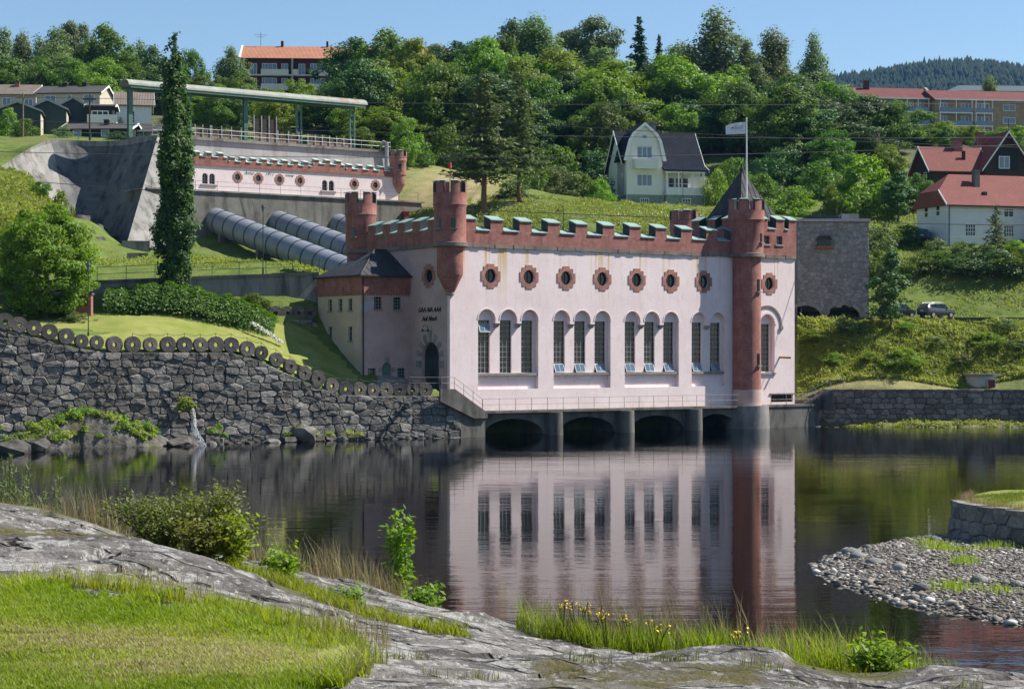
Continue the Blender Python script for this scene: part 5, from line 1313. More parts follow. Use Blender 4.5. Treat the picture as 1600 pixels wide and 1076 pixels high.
# front wing with gambrel gable
gm = [(0, 2.003), (5.5, 2.003), (5.5, 7.3), (4.95, 9.9), (4.45, 10.8), (2.75, 12.2), (1.05, 10.8), (.55, 9.9), (0, 7.3)]
MB().prism(gm, 0, 4.6, 'xz').build('gable_wall', M['board_cream'], V)
ou = [(-.55, 7.0), (.2, 9.95), (.8, 11.0), (2.75, 12.62), (4.7, 11.0), (5.3, 9.95), (6.05, 7.0)]; inn = [(5.75, 7.0), (5.05, 9.9), (4.5, 10.85), (2.75, 12.25), (1.0, 10.85), (.45, 9.9), (-.25, 7.0)]
MB().prism(ou + inn, -.25, 4.6, 'xz').build('gable_roof', M['tile_black'], ro)
MB().prism([(x, z-.02) for x, z in ou] + [(2.75+(x-2.75)*.93, z-.10) for x, z in inn], -.45, -.252, 'xz').build('gable_trim', M['white'], ro)
for z0, cols in ((3.35, 3), (7.45, 3)):
    w = win(V, 'f', 2.75, z0, 2.2, 1.55, 'white', 'glass_sky', 3, 1, y=0); MB().box(1.45, 4.05, -.25, -.052, z0+1.72, z0+1.84).build('window_hood', M['white'], w)
MB().prism(circle(2.75, 10.5, .5, 20, rz=.3), -.06, -.002, 'xz').build('oval_window', M['white'], V); MB().prism(circle(2.75, 10.5, .4, 20, rz=.22), -.07, -.061, 'xz').build('oval_pane', M['glass_sky'], V)
bal = MB().box(1.0, 4.6, -1.1, -.02, 5.75, 5.95).build('balcony', M['offwhite'], V)
MB().box(1.0, 4.6, -1.12, -1.04, 5.953, 7.15).box(1.0, 1.08, -1.035, -.02, 5.953, 7.15).box(4.52, 4.6, -1.035, -.02, 5.953, 7.15).build('balcony_panel', M['board_white'], bal)
# porch
MB().box(5.8, 11.6, -1.0, 1.0, 2.003, 2.15).build('porch_floor', M['white'], V); MB().box(5.8, 11.6, -1.02, -.9, 2.153, 3.1).build('porch_panel', M['board_white'], V)
for x in (5.9, 7.7, 9.9, 11.5): MB().box(x-.09, x+.09, -1.06, -.88, 2.16, 5.2).build('porch_post', M['white'], V)
MB().box(5.6, 11.8, -1.1, -.85, 5.203, 5.42).build('porch_beam', M['white'], V)
for x, w in ((7.25, .8), (8.35, .9), (9.4, .8)): win(V, 'f', x, 3.0, w, 1.6, 'white', 'glass', 1, 2, y=1.0)
win(V, 'f', 2.75, .55, 1.2, .85, 'white', 'glass', 4, 2, y=-.02); win(V, 'f', 8.9, .55, 1.2, .85, 'white', 'glass', 3, 2, y=-1.0)
win(V, 'l', 4.2, 7.3, 1.6, 1.2, 'white', 'glass', 3, 1, y=0); win(V, 'l', 2.2, 4.6, .4, .6, 'white', 'glass', 1, 1, y=0)
for x, y in ((.03, -.06), (5.6, -.06), (11.7, -1.06)): MB().tube([(x, y, 5.6), (x, y, 0)], .05, 6).build('downpipe', M['white'], V)
chimney(ro, 5.6, 5.0, 11, 13.0, .8, 'concrete'); 

# ---- white house at right
WX = P(1482, 386, 248)
H = thing('white_house', 'white wooden house with red tiled roof and half-hipped end, right edge', 'house', WX, R(17))
MB().box(0, 16, 0, 8.2, -1.5, 5.4).build('wall', M['board_white'], H)
for z in (1.25, 2.85, 4.7): MB().box(-.04, 16, -.05, -.002, z, z+.1).box(-.05, -.002, -.04, 8.2, z, z+.1).build('belt_board', M['white'], H)
zr_ = 9.6; k = (zr_-5.3)/4.6
b = MB().add([(-.5, -.5, 5.3), (16.5, -.5, 5.3), (16.5, 8.7, 5.3), (-.5, 8.7, 5.3), (-.5, 1.6, 5.3+2.1*k), (-.5, 6.6, 5.3+2.1*k), (2.3, 4.1, zr_), (16.5, 4.1, zr_)],
     [(0,1,7,6,4), (2,3,5,6,7), (4,6,5), (0,4,5,3), (1,2,7), (3,2,1,0)])
rf = b.build('roof', M['tile_red'], H); MB().prism([(.2, 5.4), (8.0, 5.4), (6.6, 7.1), (1.6, 7.1)], -.2, .1, 'yz').build('gable_wall', M['board_white'], H)
MB().hexa([(-.56,-.55,5.12),(-.5,-.55,5.12),(-.5,1.6,7.1),(-.56,1.6,7.1),(-.56,-.55,5.4),(-.5,-.55,5.4),(-.5,1.6,7.4),(-.56,1.6,7.4)]).build('barge_board', M['white'], rf)
MB().box(-.5, 16.5, -.6, -.503, 5.13, 5.32).build('gutter', M['iron'], rf)
chimney(rf, 5.4, 2.6, 7.0, 9.9, .75, 'concrete_dark'); MB().box(5.6, 6.1, 1.0, 1.5, 6.4, 7.2).build('roof_vent', M['iron'], rf)
win(H, 'f', 3.1, 1.5, 1.35, 1.45, 'white', 'glass', 4, 3, y=0); win(H, 'f', 8.6, 1.5, 1.35, 1.45, 'white', 'glass', 4, 3, y=0); win(H, 'f', 8.6, 4.0, 1.3, .95, 'white', 'glass', 2, 1, y=0)
win(H, 'l', 2.6, 4.15, .8, 1.4, 'white', 'glass', 1, 1, y=0); win(H, 'l', 5.6, 4.15, .8, 1.4, 'white', 'glass', 1, 1, y=0)
MB().tube([(.05, -.1, 5.2), (.05, -.1, -.5)], .06, 6).build('downpipe', M['iron'], H)
gable(H, 11.5, 15.5, -3.5, 0, 3.6, 5.4, 'y', 'board_white', 'tile_red', .4, -1.5, 'white', 'wing_')
# ---- brown house behind it
BX = P(1455, 300, 280)
H = thing('brown_house', 'black-brown wooden house with red tiled roof and arched gable above the white house', 'house', BX, R(12))
_, ro = gable(H, 0, 8.5, 0, 6.5, 4.8-1.4, 6.6, 'x', 'board_brown', 'tile_red', .6, -5)
chimney(ro, 5.4, 3.2, 6.2, 7.9, 1.2); MB().box(5.4, 5.8, 1.2, 1.6, 4.8, 6.1).build('roof_vent', M['iron'], ro)
_, ro2 = gable(H, 7.6, 14.6, -1.2, 8, 3.8, 8.6, 'y', 'board_brown', 'tile_red', .6, -5, nm='gable_'); chimney(ro2, 9.6, 4.5, 6.2, 9.0, .9)
MB().tube([(11.1, -1.7, 8.6), (11.1, -1.7, 10.6)], .06, 5).build('finial', M['wood_dark'], ro2)
MB().prism(arch(11.1, 3.4, 3.2, 5.0), -1.26, -1.205, 'xz').build('arched_recess', M['board_black'], H)
win(H, 'f', 10.6, 3.5, 1.5, 1.6, 'white', 'glass_sky', 2, 1, y=-1.27); win(H, 'l', 2.0, 1.6, .7, 1.3, 'white', 'glass', 1, 2, y=0); win(H, 'l', 4.2, 1.6, .7, 1.3, 'white', 'glass', 1, 2, y=0); win(H, 'f', 4.5, -2, 1.4, 1.2, 'white', 'glass', 2, 1, y=0); win(H, 'l', 3.0, -2.6, 1.4, 1.6, 'white', 'glass_sky', 2, 2, y=0)

# ---- apartment block at left, far
AP = P(380, 205, 380)
A = thing('apartment_block', 'maroon apartment block with orange tiled roof and pale balconies above the trees', 'apartment block', AP, R(3))
zg = ZA(205, 380); ev = ZA(92, 380)-zg; rg = ZA(66, 380)-zg; Wd = 39.5
MB().box(0, Wd, 0, 11, -3, ev).build('wall', M['maroon_wall'], A)
b = MB().prism([(-1.2, ev), (11.5, ev), (5.2, rg), (5.0, rg)], -.4, Wd+.4, 'yz'); ro = b.build('roof', M['tile_orange'], A)
MB().prism([(-1.3, ev-.2), (-1.3, ev+.15), (5.1, rg+.2), (11.6, ev+.15), (11.6, ev-.2)], -.75, -.41, 'yz').build('gable_board', M['balcony_white'], ro)
for x, w in ((7.2, .5), (16, .4)): MB().box(x-w/2, x+w/2, 4.6, 5.6, rg-.6, rg+1.0).build('chimney', M['maroon_wall'], ro)
MB().tube([(3, 5, rg), (3, 5, rg+2.8)], .04, 4).tube([(1.7, 5, rg+2.2), (4.3, 5, rg+2.2)], .03, 4).tube([(2.2, 5, rg+1.8), (3.8, 5, rg+1.8)], .03, 4).build('antenna', M['iron'], ro)
st_h = 2.8
for f in range(5):
    z = ev-.35-st_h*(f+1)
    if z < -3: break
    MB().box(.0, Wd, -1.3, -.002, z-.2, z).build('balcony_slab', M['balcony_white'], A)
    for j in range(3):
        x0 = j*9.3*1.0
        for a_, b_ in ((.0+x0, 1.5+x0), (3.4+x0, 8.9+x0)):
            MB().box(a_+.1, b_-.1, -1.34, -1.24, z+.003, z+1.0).build('balcony_panel', M['balcony_white'], A)
        for xx, w, h in ((x0+2.0, 1.1, 2.1), (x0+4.2, 1.0, 1.4), (x0+5.6, 1.6, 1.4), (x0+8.0, 1.1, 2.1)): win(A, 'f', xx, z+.05 if h > 2 else z+.8, w, h, 'white', 'glass_sky', 2, 1, y=0)
    MB().box(29, Wd, -.05, -.002, z, z+.1).build('belt_board', M['balcony_white'], A)
for j in range(4): MB().box(j*9.3-.15+.2, j*9.3+.15+.2, -1.4, -.004, -3, ev-.05).build('fin', M['concrete_pale'], A)
# ---- red-roofed terraces at right, far
def terrace(pxa, pxb, Y, ya, yr, label, rot, chim=(), name='terrace_block'):
    p = P(pxa, 235, Y); T = thing(name, label, 'apartment block', p, rot); zg = p.z
    W2 = (XA(pxb, Y)-XA(pxa, Y))/math.cos(rot); ev = ZA(ya, Y)-zg; rg = ZA(yr, Y)-zg
    MB().box(0, W2, 0, 11, -4, ev).build('wall', M['yellow_brick'], T)
    ro = MB().prism([(-1.0, ev), (12, ev), (5.6, rg), (5.4, rg)], -.4, W2+.4, 'yz').build('roof', M['tile_maroon'], T)
    MB().box(-.4, W2+.4, -1.12, -1.003, ev-.12, ev+.2).build('gutter', M['white'], ro)
    for x in chim: chimney(ro, x, 4.6, rg-1.2, rg+1.4, 1.1, 'maroon_wall', 'brick')
    return T, W2, ev, rg, ro
T, W2, ev, rg, ro = terrace(1318, 1461, 440, 153, 131, 'yellow brick apartment block with maroon roof half hidden by trees, left of two', R(9), (6.9,))
MB().prism([(-1.1, ev-.15), (-1.1, ev+.25), (5.5, rg+.35), (5.5, rg)], W2+.2, W2+.75, 'yz').build('gable_board', M['galv'], ro)
for f in range(2):
    z = ev-2.9*(f+1); MB().box(W2-6.5, W2-1.2, -1.6, -.002, z-.2, z).build('balcony_slab', M['white'], T)
    MB().box(W2-6.5, W2-1.2, -1.64, -1.58, z+.05, z+1.0).build('balcony_glass', M['glass_sky'], T)
    for x in (W2-6.4, W2-3.8, W2-1.3): MB().box(x-.07, x+.07, -1.55, -1.42, z, z+2.7).build('balcony_post', M['white'], T)
    for x in (W2-5.3, W2-2.8): win(T, 'f', x, z+.3, 1.7, 1.9, 'white', 'glass_sky', 2, 1, y=0)
    win(T, 'f', W2-9.5, z+.8, 1.8, 1.2, 'white', 'glass_sky', 2, 1, y=0)
T, W2, ev, rg, ro = terrace(1461, 1640, 440, 156, 136, 'yellow brick apartment block with maroon roof and glazed balconies, right of two', R(9), ())
for f in range(3):
    z = ev-2.9*(f+1)
    for x0, x1 in ((.6, 8.2), (9.0, 13.0)):
        MB().box(x0, x1, -1.6, -.002, z-.2, z).build('balcony_slab', M['white'], T); MB().box(x0, x1, -1.64, -1.58, z+.05, z+1.0).build('balcony_glass', M['glass_sky'], T)
        for x in (x0+.08, (x0+x1)/2, x1-.08): MB().box(x-.07, x+.07, -1.55, -1.42, z, z+2.7).build('balcony_post', M['white'], T)
        for x in (x0+1.3, x1-1.2): win(T, 'f', x, z+.3, 1.7, 1.9, 'white', 'glass_sky', 2, 1, y=0)
    win(T, 'f', 17.5, z+.8, 2.8, 1.3, 'white', 'glass_sky', 2, 1, y=0)
fb = thing('flat_roof_block', 'white edged flat roof behind the maroon roofed apartment blocks', 'building', P(1500, 215, 490), R(4))
MB().box(0, 30, 0, 12, -2, ZA(142, 490)-ZA(215, 490)).build('wall', M['concrete_pale'], fb); MB().box(-.5, 30.5, -.5, 12.5, ZA(142, 490)-ZA(215, 490)+.003, ZA(134, 490)-ZA(215, 490)).build('roof_edge', M['white'], fb)
# small red gable between the trees
H = thing('red_roof_house', 'red tiled roof corner showing between trees above the flagpole', 'house', P(1122, 178, 390), R(-8)); gable(H, 0, 5.2, 0, 7, 2.0, 4.6, 'x', 'board_cream', 'tile_red', .5, -4)

# ---- houses at upper left
def zz(py, Y, base): return ZA(py, Y)-base
def shed(pxa, pxb, ybase, yeave, yridge, Y, label, rot, d=7, wall='board_green', roof='tile_dark', name='green_house'):
    p = P(pxa, ybase, Y); H = thing(name, label, 'house', p, rot); W2 = (XA(pxb, Y)-XA(pxa, Y))/math.cos(rot)
    gable(H, 0, W2, 0, d, ZA(yeave, Y)-p.z, ZA(yridge, Y)-p.z, 'y', wall, roof, .35, -3, 'galv'); return H, W2
H, w = shed(-8, 60, 212, 172, 159, 292, 'dark green gabled wooden house with a small window, leftmost of three', R(10)); win(H, 'f', 2.5, 1.9, 1.0, 1.0, 'white', 'glass_sky', 2, 1, y=0)
MB().box(w-.02, w+.06, .3, 6.5, -2, zz(176, 292, H.location.z)).build('pale_side_wall', M['board_beige'], H)
H, w = shed(45, 101, 212, 169, 156, 300, 'dark green gabled wooden house between two like it', R(10)); MB().box(w-.02, w+.06, .3, 6.5, -2, zz(172, 300, H.location.z)).build('pale_side_wall', M['board_beige'], H)
H, w = shed(88, 138, 205, 167, 153, 308, 'dark green gabled wooden house, rightmost of three, behind a pole', R(10))
H = thing('row_house', 'beige row house with brown grey roof at the upper left edge', 'house', P(-20, 172, 345), R(4)); w = XA(55, 345)-XA(-20, 345)
_, ro = gable(H, 0, w, 0, 8, zz(147, 345, H.location.z), zz(129, 345, H.location.z), 'x', 'board_beige', 'tile_brown', .4, -4); chimney(ro, w*.55, 3.3, 4, zz(125, 345, H.location.z), .8); win(H, 'f', w*.4, .9, 1.3, 1.2, 'white', 'glass_sky', 2, 1, y=0); win(H, 'f', w*.85, .7, 1.3, 1.2, 'white', 'glass_sky', 2, 1, y=0)
H = thing('row_house', 'beige row house with dark roof and two black chimneys behind the green houses', 'house', P(57, 172, 335), R(-5)); w = XA(158, 335)-XA(57, 335)
_, ro = gable(H, 0, w, 0, 8, zz(146, 335, H.location.z), zz(132, 335, H.location.z), 'x', 'board_beige', 'tile_dark', .4, -4)
for f in (.34, .65): chimney(ro, w*f, 4, 4, zz(126, 335, H.location.z), .8, 'board_black')
for f, ww in ((.22, 1.7), (.52, .7), (.83, 1.7)): win(H, 'f', w*f, 1.1, ww, 1.3, 'white', 'glass_sky', 2 if ww > 1 else 1, 1, y=0)
H = thing('white_hip_house', 'white rendered house with grey roof behind the gantry canopy post', 'house', P(183, 195, 315), R(12)); w = (XA(236, 315)-XA(183, 315))
zw_, zr_ = zz(163, 315, H.location.z), zz(140, 315, H.location.z)
gable(H, 0, w, 0, 9, zw_, zr_, 'x', 'white', 'tile_brown', .5, -3); win(H, 'f', w*.42, .4, .8, 1.8, 'white', 'glass', 2, 4, y=0)
H = thing('terrace_house', 'small dark house with white balcony between the green house and the white house', 'house', P(137, 190, 305), R(6)); w = XA(175, 305)-XA(137, 305)
gable(H, 0, w, 0, 6, zz(166, 305, H.location.z), zz(161, 305, H.location.z), 'x', 'board_black', 'tile_dark', .5, -3); MB().box(.1, w+.8, -1.8, -1.7, -.3, .9).build('balcony_panel', M['board_white'], H); MB().box(.1, w+.8, -1.7, -.003, -.35, -.2).build('balcony_floor', M['white'], H)
win(H, 'f', w*.5, .3, 2.4, 1.3, 'white', 'glass', 3, 1, y=0)
H = thing('black_cottage', 'low black cottage with white framed windows behind the dam railing', 'house', P(98, 218, 282), R(-3)); w = XA(203, 282)-XA(98, 282)
_, ro = gable(H, 0, w, 0, 7, zz(202, 282, H.location.z), zz(191, 282, H.location.z), 'x', 'board_black', 'tile_dark', .5, -3)
for f in (.22, .64): win(H, 'f', w*f, .45, 1.0, .85, 'white', 'glass_sky', 1, 2, y=0, proud=.12)
chimney(ro, w*.6, 2.4, 1.5, zz(186, 282, H.location.z), .7, 'board_black')
H = thing('grey_cottage', 'low cottage with grey ribbed roof behind the gantry canopy', 'house', P(206, 218, 286), R(-2)); w = XA(268, 286)-XA(206, 286)
gable(H, 0, w, 0, 7, zz(206, 286, H.location.z), zz(191, 286, H.location.z), 'x', 'board_black', 'tile_dark', .5, -3); win(H, 'f', w*.2, .3, 1.0, .85, 'white', 'glass_sky', 2, 1, y=0)
# ------------------------------------------------------------------ vegetation
def leafmat(name, c1, c2, trans=0.42, objvar=0.2, rough=0.55):
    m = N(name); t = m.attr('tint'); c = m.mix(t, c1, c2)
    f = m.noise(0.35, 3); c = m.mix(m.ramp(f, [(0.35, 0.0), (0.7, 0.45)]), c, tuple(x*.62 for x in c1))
    v = m.math('ADD', m.math('MULTIPLY', m.rnd(), 2*objvar), 1-objvar); h = m.n('HueSaturation'); m.set(h.inputs['Color'], c); m.set(h.inputs['Value'], v)
    m.set(h.inputs['Hue'], m.math('ADD', m.math('MULTIPLY', m.rnd(), 0.045), 0.462)); h.inputs['Saturation'].default_value = 1.08; c = h.outputs[0]
    d = m.n('BsdfPrincipled'); m.set(d.inputs['Base Color'], c); d.inputs['Roughness'].default_value = rough; d.inputs['Specular IOR Level'].default_value = 0.3
    tr = m.n('BsdfTranslucent'); h2 = m.n('HueSaturation'); m.set(h2.inputs['Color'], c); h2.inputs['Saturation'].default_value = 1.15; h2.inputs['Value'].default_value = 1.3; m.set(tr.inputs['Color'], h2.outputs[0])
    mx = m.n('MixShader'); mx.inputs[0].default_value = trans; m.set(mx.inputs[1], d.outputs[0]); m.set(mx.inputs[2], tr.outputs[0])
    m.t.links.new(mx.outputs[0], m.out.inputs[0]); return m.m
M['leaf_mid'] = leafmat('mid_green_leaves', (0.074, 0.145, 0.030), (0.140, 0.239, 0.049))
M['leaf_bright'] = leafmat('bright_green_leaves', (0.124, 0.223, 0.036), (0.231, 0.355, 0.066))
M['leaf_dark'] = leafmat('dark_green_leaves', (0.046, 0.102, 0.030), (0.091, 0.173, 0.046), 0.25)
M['leaf_maple'] = leafmat('maple_leaves', (0.11, 0.20, 0.026), (0.21, 0.33, 0.05), 0.45, 0.02)
M['leaf_poplar'] = leafmat('poplar_leaves', (0.05, 0.10, 0.03), (0.11, 0.18, 0.05), 0.4)
M['leaf_birch'] = leafmat('birch_leaves', (0.116, 0.173, 0.059), (0.190, 0.264, 0.102))
M['needle'] = leafmat('needles', (0.033, 0.069, 0.030), (0.069, 0.124, 0.049), 0.1)
M['needle_pine'] = leafmat('pine_needles', (0.085, 0.12, 0.045), (0.165, 0.205, 0.08), 0.25)
M['grass_leaf'] = leafmat('grass_blades', (0.10, 0.155, 0.025), (0.20, 0.26, 0.06), 0.4, 0.05)
M['grass_dry'] = leafmat('dry_grass', (0.24, 0.20, 0.10), (0.36, 0.31, 0.17), 0.3, 0.05)
M['weed'] = leafmat('weeds', (0.085, 0.14, 0.03), (0.18, 0.22, 0.07), 0.35, 0.05)
M['bark'] = simple('grey_bark', (0.085, 0.07, 0.055), 0.95, 0.35, 3, bump=0.5)
M['bark_pine'] = simple('red_pine_bark', (0.17, 0.095, 0.055), 0.95, 0.35, 3, bump=0.5)
M['bark_birch'] = simple('white_birch_bark', (0.42, 0.40, 0.37), 0.9, 0.45, 2.5)

def quads(c, nrm, size, aspect, g, along=None):
    """diamond leaves at c with normals nrm"""
    n = len(c); nrm = nrm/np.linalg.norm(nrm, axis=1, keepdims=True)
    a = g.normal(size=(n, 3)) if along is None else along
    t = a - (a*nrm).sum(1, keepdims=True)*nrm; t /= np.linalg.norm(t, axis=1, keepdims=True)+1e-9
    b = np.cross(nrm, t); s = np.asarray(size).reshape(-1, 1)*np.ones((n, 1))
    v = np.stack([c-t*s*.5, c+b*s*.5*aspect, c+t*s*.5, c-b*s*.5*aspect], 1).reshape(-1, 3)
    return v, np.arange(4*n).reshape(-1, 4)
def crown_mesh(name, seed, H, env, zb, ncl, per, leaf, clr, mat, flat=.75, aspect=.62, up=.45, hang=0.0, inner=.35, zpow=1.0, lob=.22, taper=0.0):
    g = np.random.default_rng(seed)
    # clumps
    hs = zb+(1-zb)*g.random(ncl*6)**zpow; rad = np.array([env((h-zb)/(1-zb)) for h in hs])
    keep = g.random(len(hs)) < (rad/rad.max())**1.3+.03; hs = hs[keep][:ncl]; rad = rad[keep][:ncl]; n = len(hs)
    ang = g.random(n)*2*np.pi; ph = g.random(4)*6.28
    lobe = 1+lob*np.sin(2*ang+ph[0]+hs*7)+lob*.7*np.sin(3*ang+ph[1]-hs*11)+lob*.6*np.sin(hs*23+ph[2])
    rr = rad*lobe*np.sqrt(inner**2+(1-inner**2)*g.random(n))
    C = np.stack([rr*np.cos(ang), rr*np.sin(ang), hs*H], 1)
    cr = clr*(.6+.8*g.random(n))*(1-taper+taper*rad/rad.max())
    idx = np.repeat(np.arange(n), np.maximum(3, (per*(cr/clr)**2*(.6+.8*g.random(n))).astype(int)))
    d = g.normal(size=(len(idx), 3)); d /= np.linalg.norm(d, axis=1, keepdims=True)
    rad_ = g.random(len(idx))**(.45); off = d*rad_[:, None]*cr[idx][:, None]; off[:, 2] *= flat
    if hang: off[:, 2] -= hang*g.random(len(idx))**2*cr[idx]*2.2
    c = C[idx]+off
    outv = np.stack([C[idx, 0], C[idx, 1], 0*C[idx, 0]], 1); outv /= np.linalg.norm(outv, axis=1, keepdims=True)+1e-6
    nrm = d*.7+outv*.35+np.array([0, 0, up])+g.normal(size=(len(idx), 3))*.45
    sz = leaf*(.6+.8*g.random(len(idx)))
    v, f = quads(c, nrm, sz, aspect, g)
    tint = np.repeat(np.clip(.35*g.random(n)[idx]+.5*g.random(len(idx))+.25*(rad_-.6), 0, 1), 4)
    return mesh_np(name, v, f, mat, False, {'tint': tint}), C
def trunk_mesh(name, H, r, top, mat, C=None, nl=7, seed=0, wob=.02, limb0=.3):
    g = random.Random(seed); b = MB(); n = 9
    path = [Vector((g.uniform(-wob, wob)*H*(i > 0), g.uniform(-wob, wob)*H*(i > 0), H*top*i/(n-1) - (.5 if i == 0 else 0))) for i in range(n)]
    b.tube(path, r*1.15, 8, r*.18)
    if C is not None and len(C):
        for k in range(nl):
            c = Vector(C[g.randrange(len(C))]); z0 = max(limb0*H*.8, c.z*g.uniform(.45, .75)); i = min(n-2, int(z0/(H*top)*(n-1))); p0 = path[i].lerp(path[i+1], .5)
            if c.z < p0.z: continue
            mid = p0.lerp(c, .5)+Vector((0, 0, -.03*H)); b.tube([p0, mid, c], r*.42, 5, r*.08)
    return b.mesh(name, mat, True)
def conifer_mesh(name, seed, H, R0, zb, mat, levels=30, per=9, droop=.3, leaf=.34, bl=11, shape=1.0, irr=.25, wide=.42):
    g = np.random.default_rng(seed); C = []; D = []; S = []
    for i in range(levels):
        h = zb+(1-zb)*(i/levels)**1.0; rad = R0*((1-h)/(1-zb))**shape*(1+irr*(g.random()-.5)*2)+.12
        for k in range(max(3, int(per*(.5+rad/R0)))):
            a = g.random()*6.283; L = rad*(.65+.5*g.random()); n = max(4, int(bl*L/R0*1.3)+3); z0 = h*H+g.normal()*.25
            u = np.linspace(.12, 1, n); x = u*L
            base = np.stack([x*np.cos(a), x*np.sin(a), z0-droop*L*u+.22*droop*L*u**3*2], 1)
            side = (g.random(n)-.5)*2*wide*L*(1.05-u)+g.normal(size=n)*.08
            base[:, 0] += -np.sin(a)*side; base[:, 1] += np.cos(a)*side; base[:, 2] += g.normal(size=n)*.09
            C.append(base); D.append(np.tile([np.cos(a), np.sin(a), -.25], (n, 1))); S.append(leaf*(.7+.7*g.random(n)))
    C = np.concatenate(C); D = np.concatenate(D)+g.normal(size=(len(C), 3))*.35; S = np.concatenate(S)
    nrm = np.tile([0, 0, 1.0], (len(C), 1))+g.normal(size=(len(C), 3))*.55
    v, f = quads(C, nrm, S*1.7, .42, g, D)
    return mesh_np(name, v, f, mat, False, {'tint': np.repeat(g.random(len(C)), 4)})

dome = lambda r: (lambda x: r*math.sin(math.pi*min(1, max(0, .12+.86*x)))**.62)
KIND = {}
def reg(k, H, crown, trunk): KIND.setdefault(k, []).append((H, crown, trunk))
for i in range(4):
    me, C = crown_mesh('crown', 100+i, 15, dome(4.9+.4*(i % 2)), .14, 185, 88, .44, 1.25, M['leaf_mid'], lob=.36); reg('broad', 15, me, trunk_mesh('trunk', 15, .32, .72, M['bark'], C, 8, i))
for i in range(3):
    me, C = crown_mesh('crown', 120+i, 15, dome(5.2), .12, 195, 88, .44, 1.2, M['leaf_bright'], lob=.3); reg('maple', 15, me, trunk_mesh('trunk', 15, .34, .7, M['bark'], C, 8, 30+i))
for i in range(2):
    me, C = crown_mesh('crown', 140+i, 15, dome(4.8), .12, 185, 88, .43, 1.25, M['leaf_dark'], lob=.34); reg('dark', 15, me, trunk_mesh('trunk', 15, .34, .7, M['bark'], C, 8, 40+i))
for i in range(3):
    me, C = crown_mesh('crown', 160+i, 20, lambda x: 3.3*math.sin(math.pi*min(1, .10+.87*x))**.8*(1-.25*x), .12, 230, 60, .40, 1.05, M['leaf_birch'], flat=1.0, hang=.9, inner=.25, lob=.32, aspect=.6); reg('birch', 20, me, trunk_mesh('trunk', 20, .24, .93, M['bark_birch'], C, 9, 50+i, .012))
for i in range(2):
    me, C = crown_mesh('crown', 180+i, 18, lambda x: 4.0*math.sin(math.pi*min(1, .12+.86*x))**.6, .42, 90, 120, .42, 1.3, M['needle_pine'], flat=.6, inner=.4, lob=.3); reg('pine_top', 18, me, trunk_mesh('trunk', 18, .3, .92, M['bark_pine'], C, 9, 60+i, .012, .5))
for i in range(2):
    me = conifer_mesh('crown', 200+i, 17, 3.3, .24, M['needle_pine'], 26, 8, -.12, .34, 20, .6, .6, .42); reg('pine', 17, me, trunk_mesh('trunk', 17, .27, .96, M['bark_pine'], None, 0, 70+i, .006))
for i in range(2):
    me = conifer_mesh('crown', 220+i, 18, 3.0, .08, M['needle'], 34, 12, .35, .40, 15, .85); reg('spruce', 18, me, trunk_mesh('trunk', 18, .26, .97, M['bark'], None, 0, 80+i, .004))
for i in range(4):
    mt = [M['leaf_mid'], M['leaf_bright'], M['leaf_dark'], M['leaf_birch']][i]
    me, C = crown_mesh('foliage', 240+i, 4, lambda x: 2.5*math.cos(max(0, x)*1.45)**.6, .02, 80, 46, .27, .62, mt, lob=.2, zpow=1.0); reg(['bush', 'bush_bright', 'bush_dark', 'bush_pale'][i], 4, me, trunk_mesh('stem', 4, .07, .7, M['bark'], C, 6, 90+i, .03, .1))
me = conifer_mesh('crown', 260, 6, 1.7, .1, M['needle_pine'], 22, 6, -.1, .20, 9, .8); reg('young_pine', 6, me, trunk_mesh('trunk', 6, .08, .95, M['bark_pine'], None, 0, 3, .004))
me, C = crown_mesh('crown', 262, 9, lambda x: 2.6*math.sin(math.pi*min(1, .15+.8*x))**.9*(1-.3*x), .18, 120, 45, .30, .6, M['leaf_dark'], flat=.5, inner=.2, lob=.35); reg('rowan', 9, me, trunk_mesh('trunk', 9, .11, .9, M['bark'], C, 9, 5))
me, C = crown_mesh('crown', 264, 10, lambda x: 1.25*math.sin(math.pi*min(1, .08+.86*x))**.5*(1-.35*x), .05, 90, 40, .24, .4, M['leaf_dark'], lob=.1); reg('thuja', 10, me, trunk_mesh('trunk', 10, .1, .9, M['bark'], None, 0, 6))
_kc = {}
def tree(kind, px, ytop, Y, label, wpx=None, group='trees on the hillside', zoff=0.0, name=None, base=None, cat='tree'):
    lst = KIND[kind]; _kc[kind] = _kc.get(kind, -1)+1; H, cm, tm = lst[_kc[kind] % len(lst)]
    x = XA(px, Y); z = (gz(x, Y) if base is None else base)+zoff-.15; h = max(1.0, ZA(ytop, Y)-z)
    sz_ = h/H; w0 = max(v for v in cm_w(cm)); sx = sz_ if wpx is None else (wpx/F*Y)/(w0)
    root = thing(name or {'broad': 'broadleaf_tree', 'maple': 'maple_tree', 'dark': 'broadleaf_tree', 'birch': 'birch_tree', 'pine_top': 'pine_tree', 'pine': 'pine_tree', 'spruce': 'spruce_tree', 'young_pine': 'pine_tree', 'rowan': 'rowan_tree', 'thuja': 'thuja'}.get(kind, 'shrub'), label, cat, (x, Y, z), rng.uniform(0, 6.28), group)
    root.scale = (sx, sx, sz_)
    obj('crown' if cat == 'tree' else 'foliage', cm, root); obj('trunk' if cat == 'tree' else 'stem', tm, root)
    return root
_w = {}
def cm_w(me):
    if me.name not in _w:
        a = np.empty(len(me.vertices)*3, np.float32); me.vertices.foreach_get('co', a); a = a.reshape(-1, 3)
        _w[me.name] = [float(np.percentile(a[:, 0], 98.5)-np.percentile(a[:, 0], 1.5))]
    return _w[me.name]
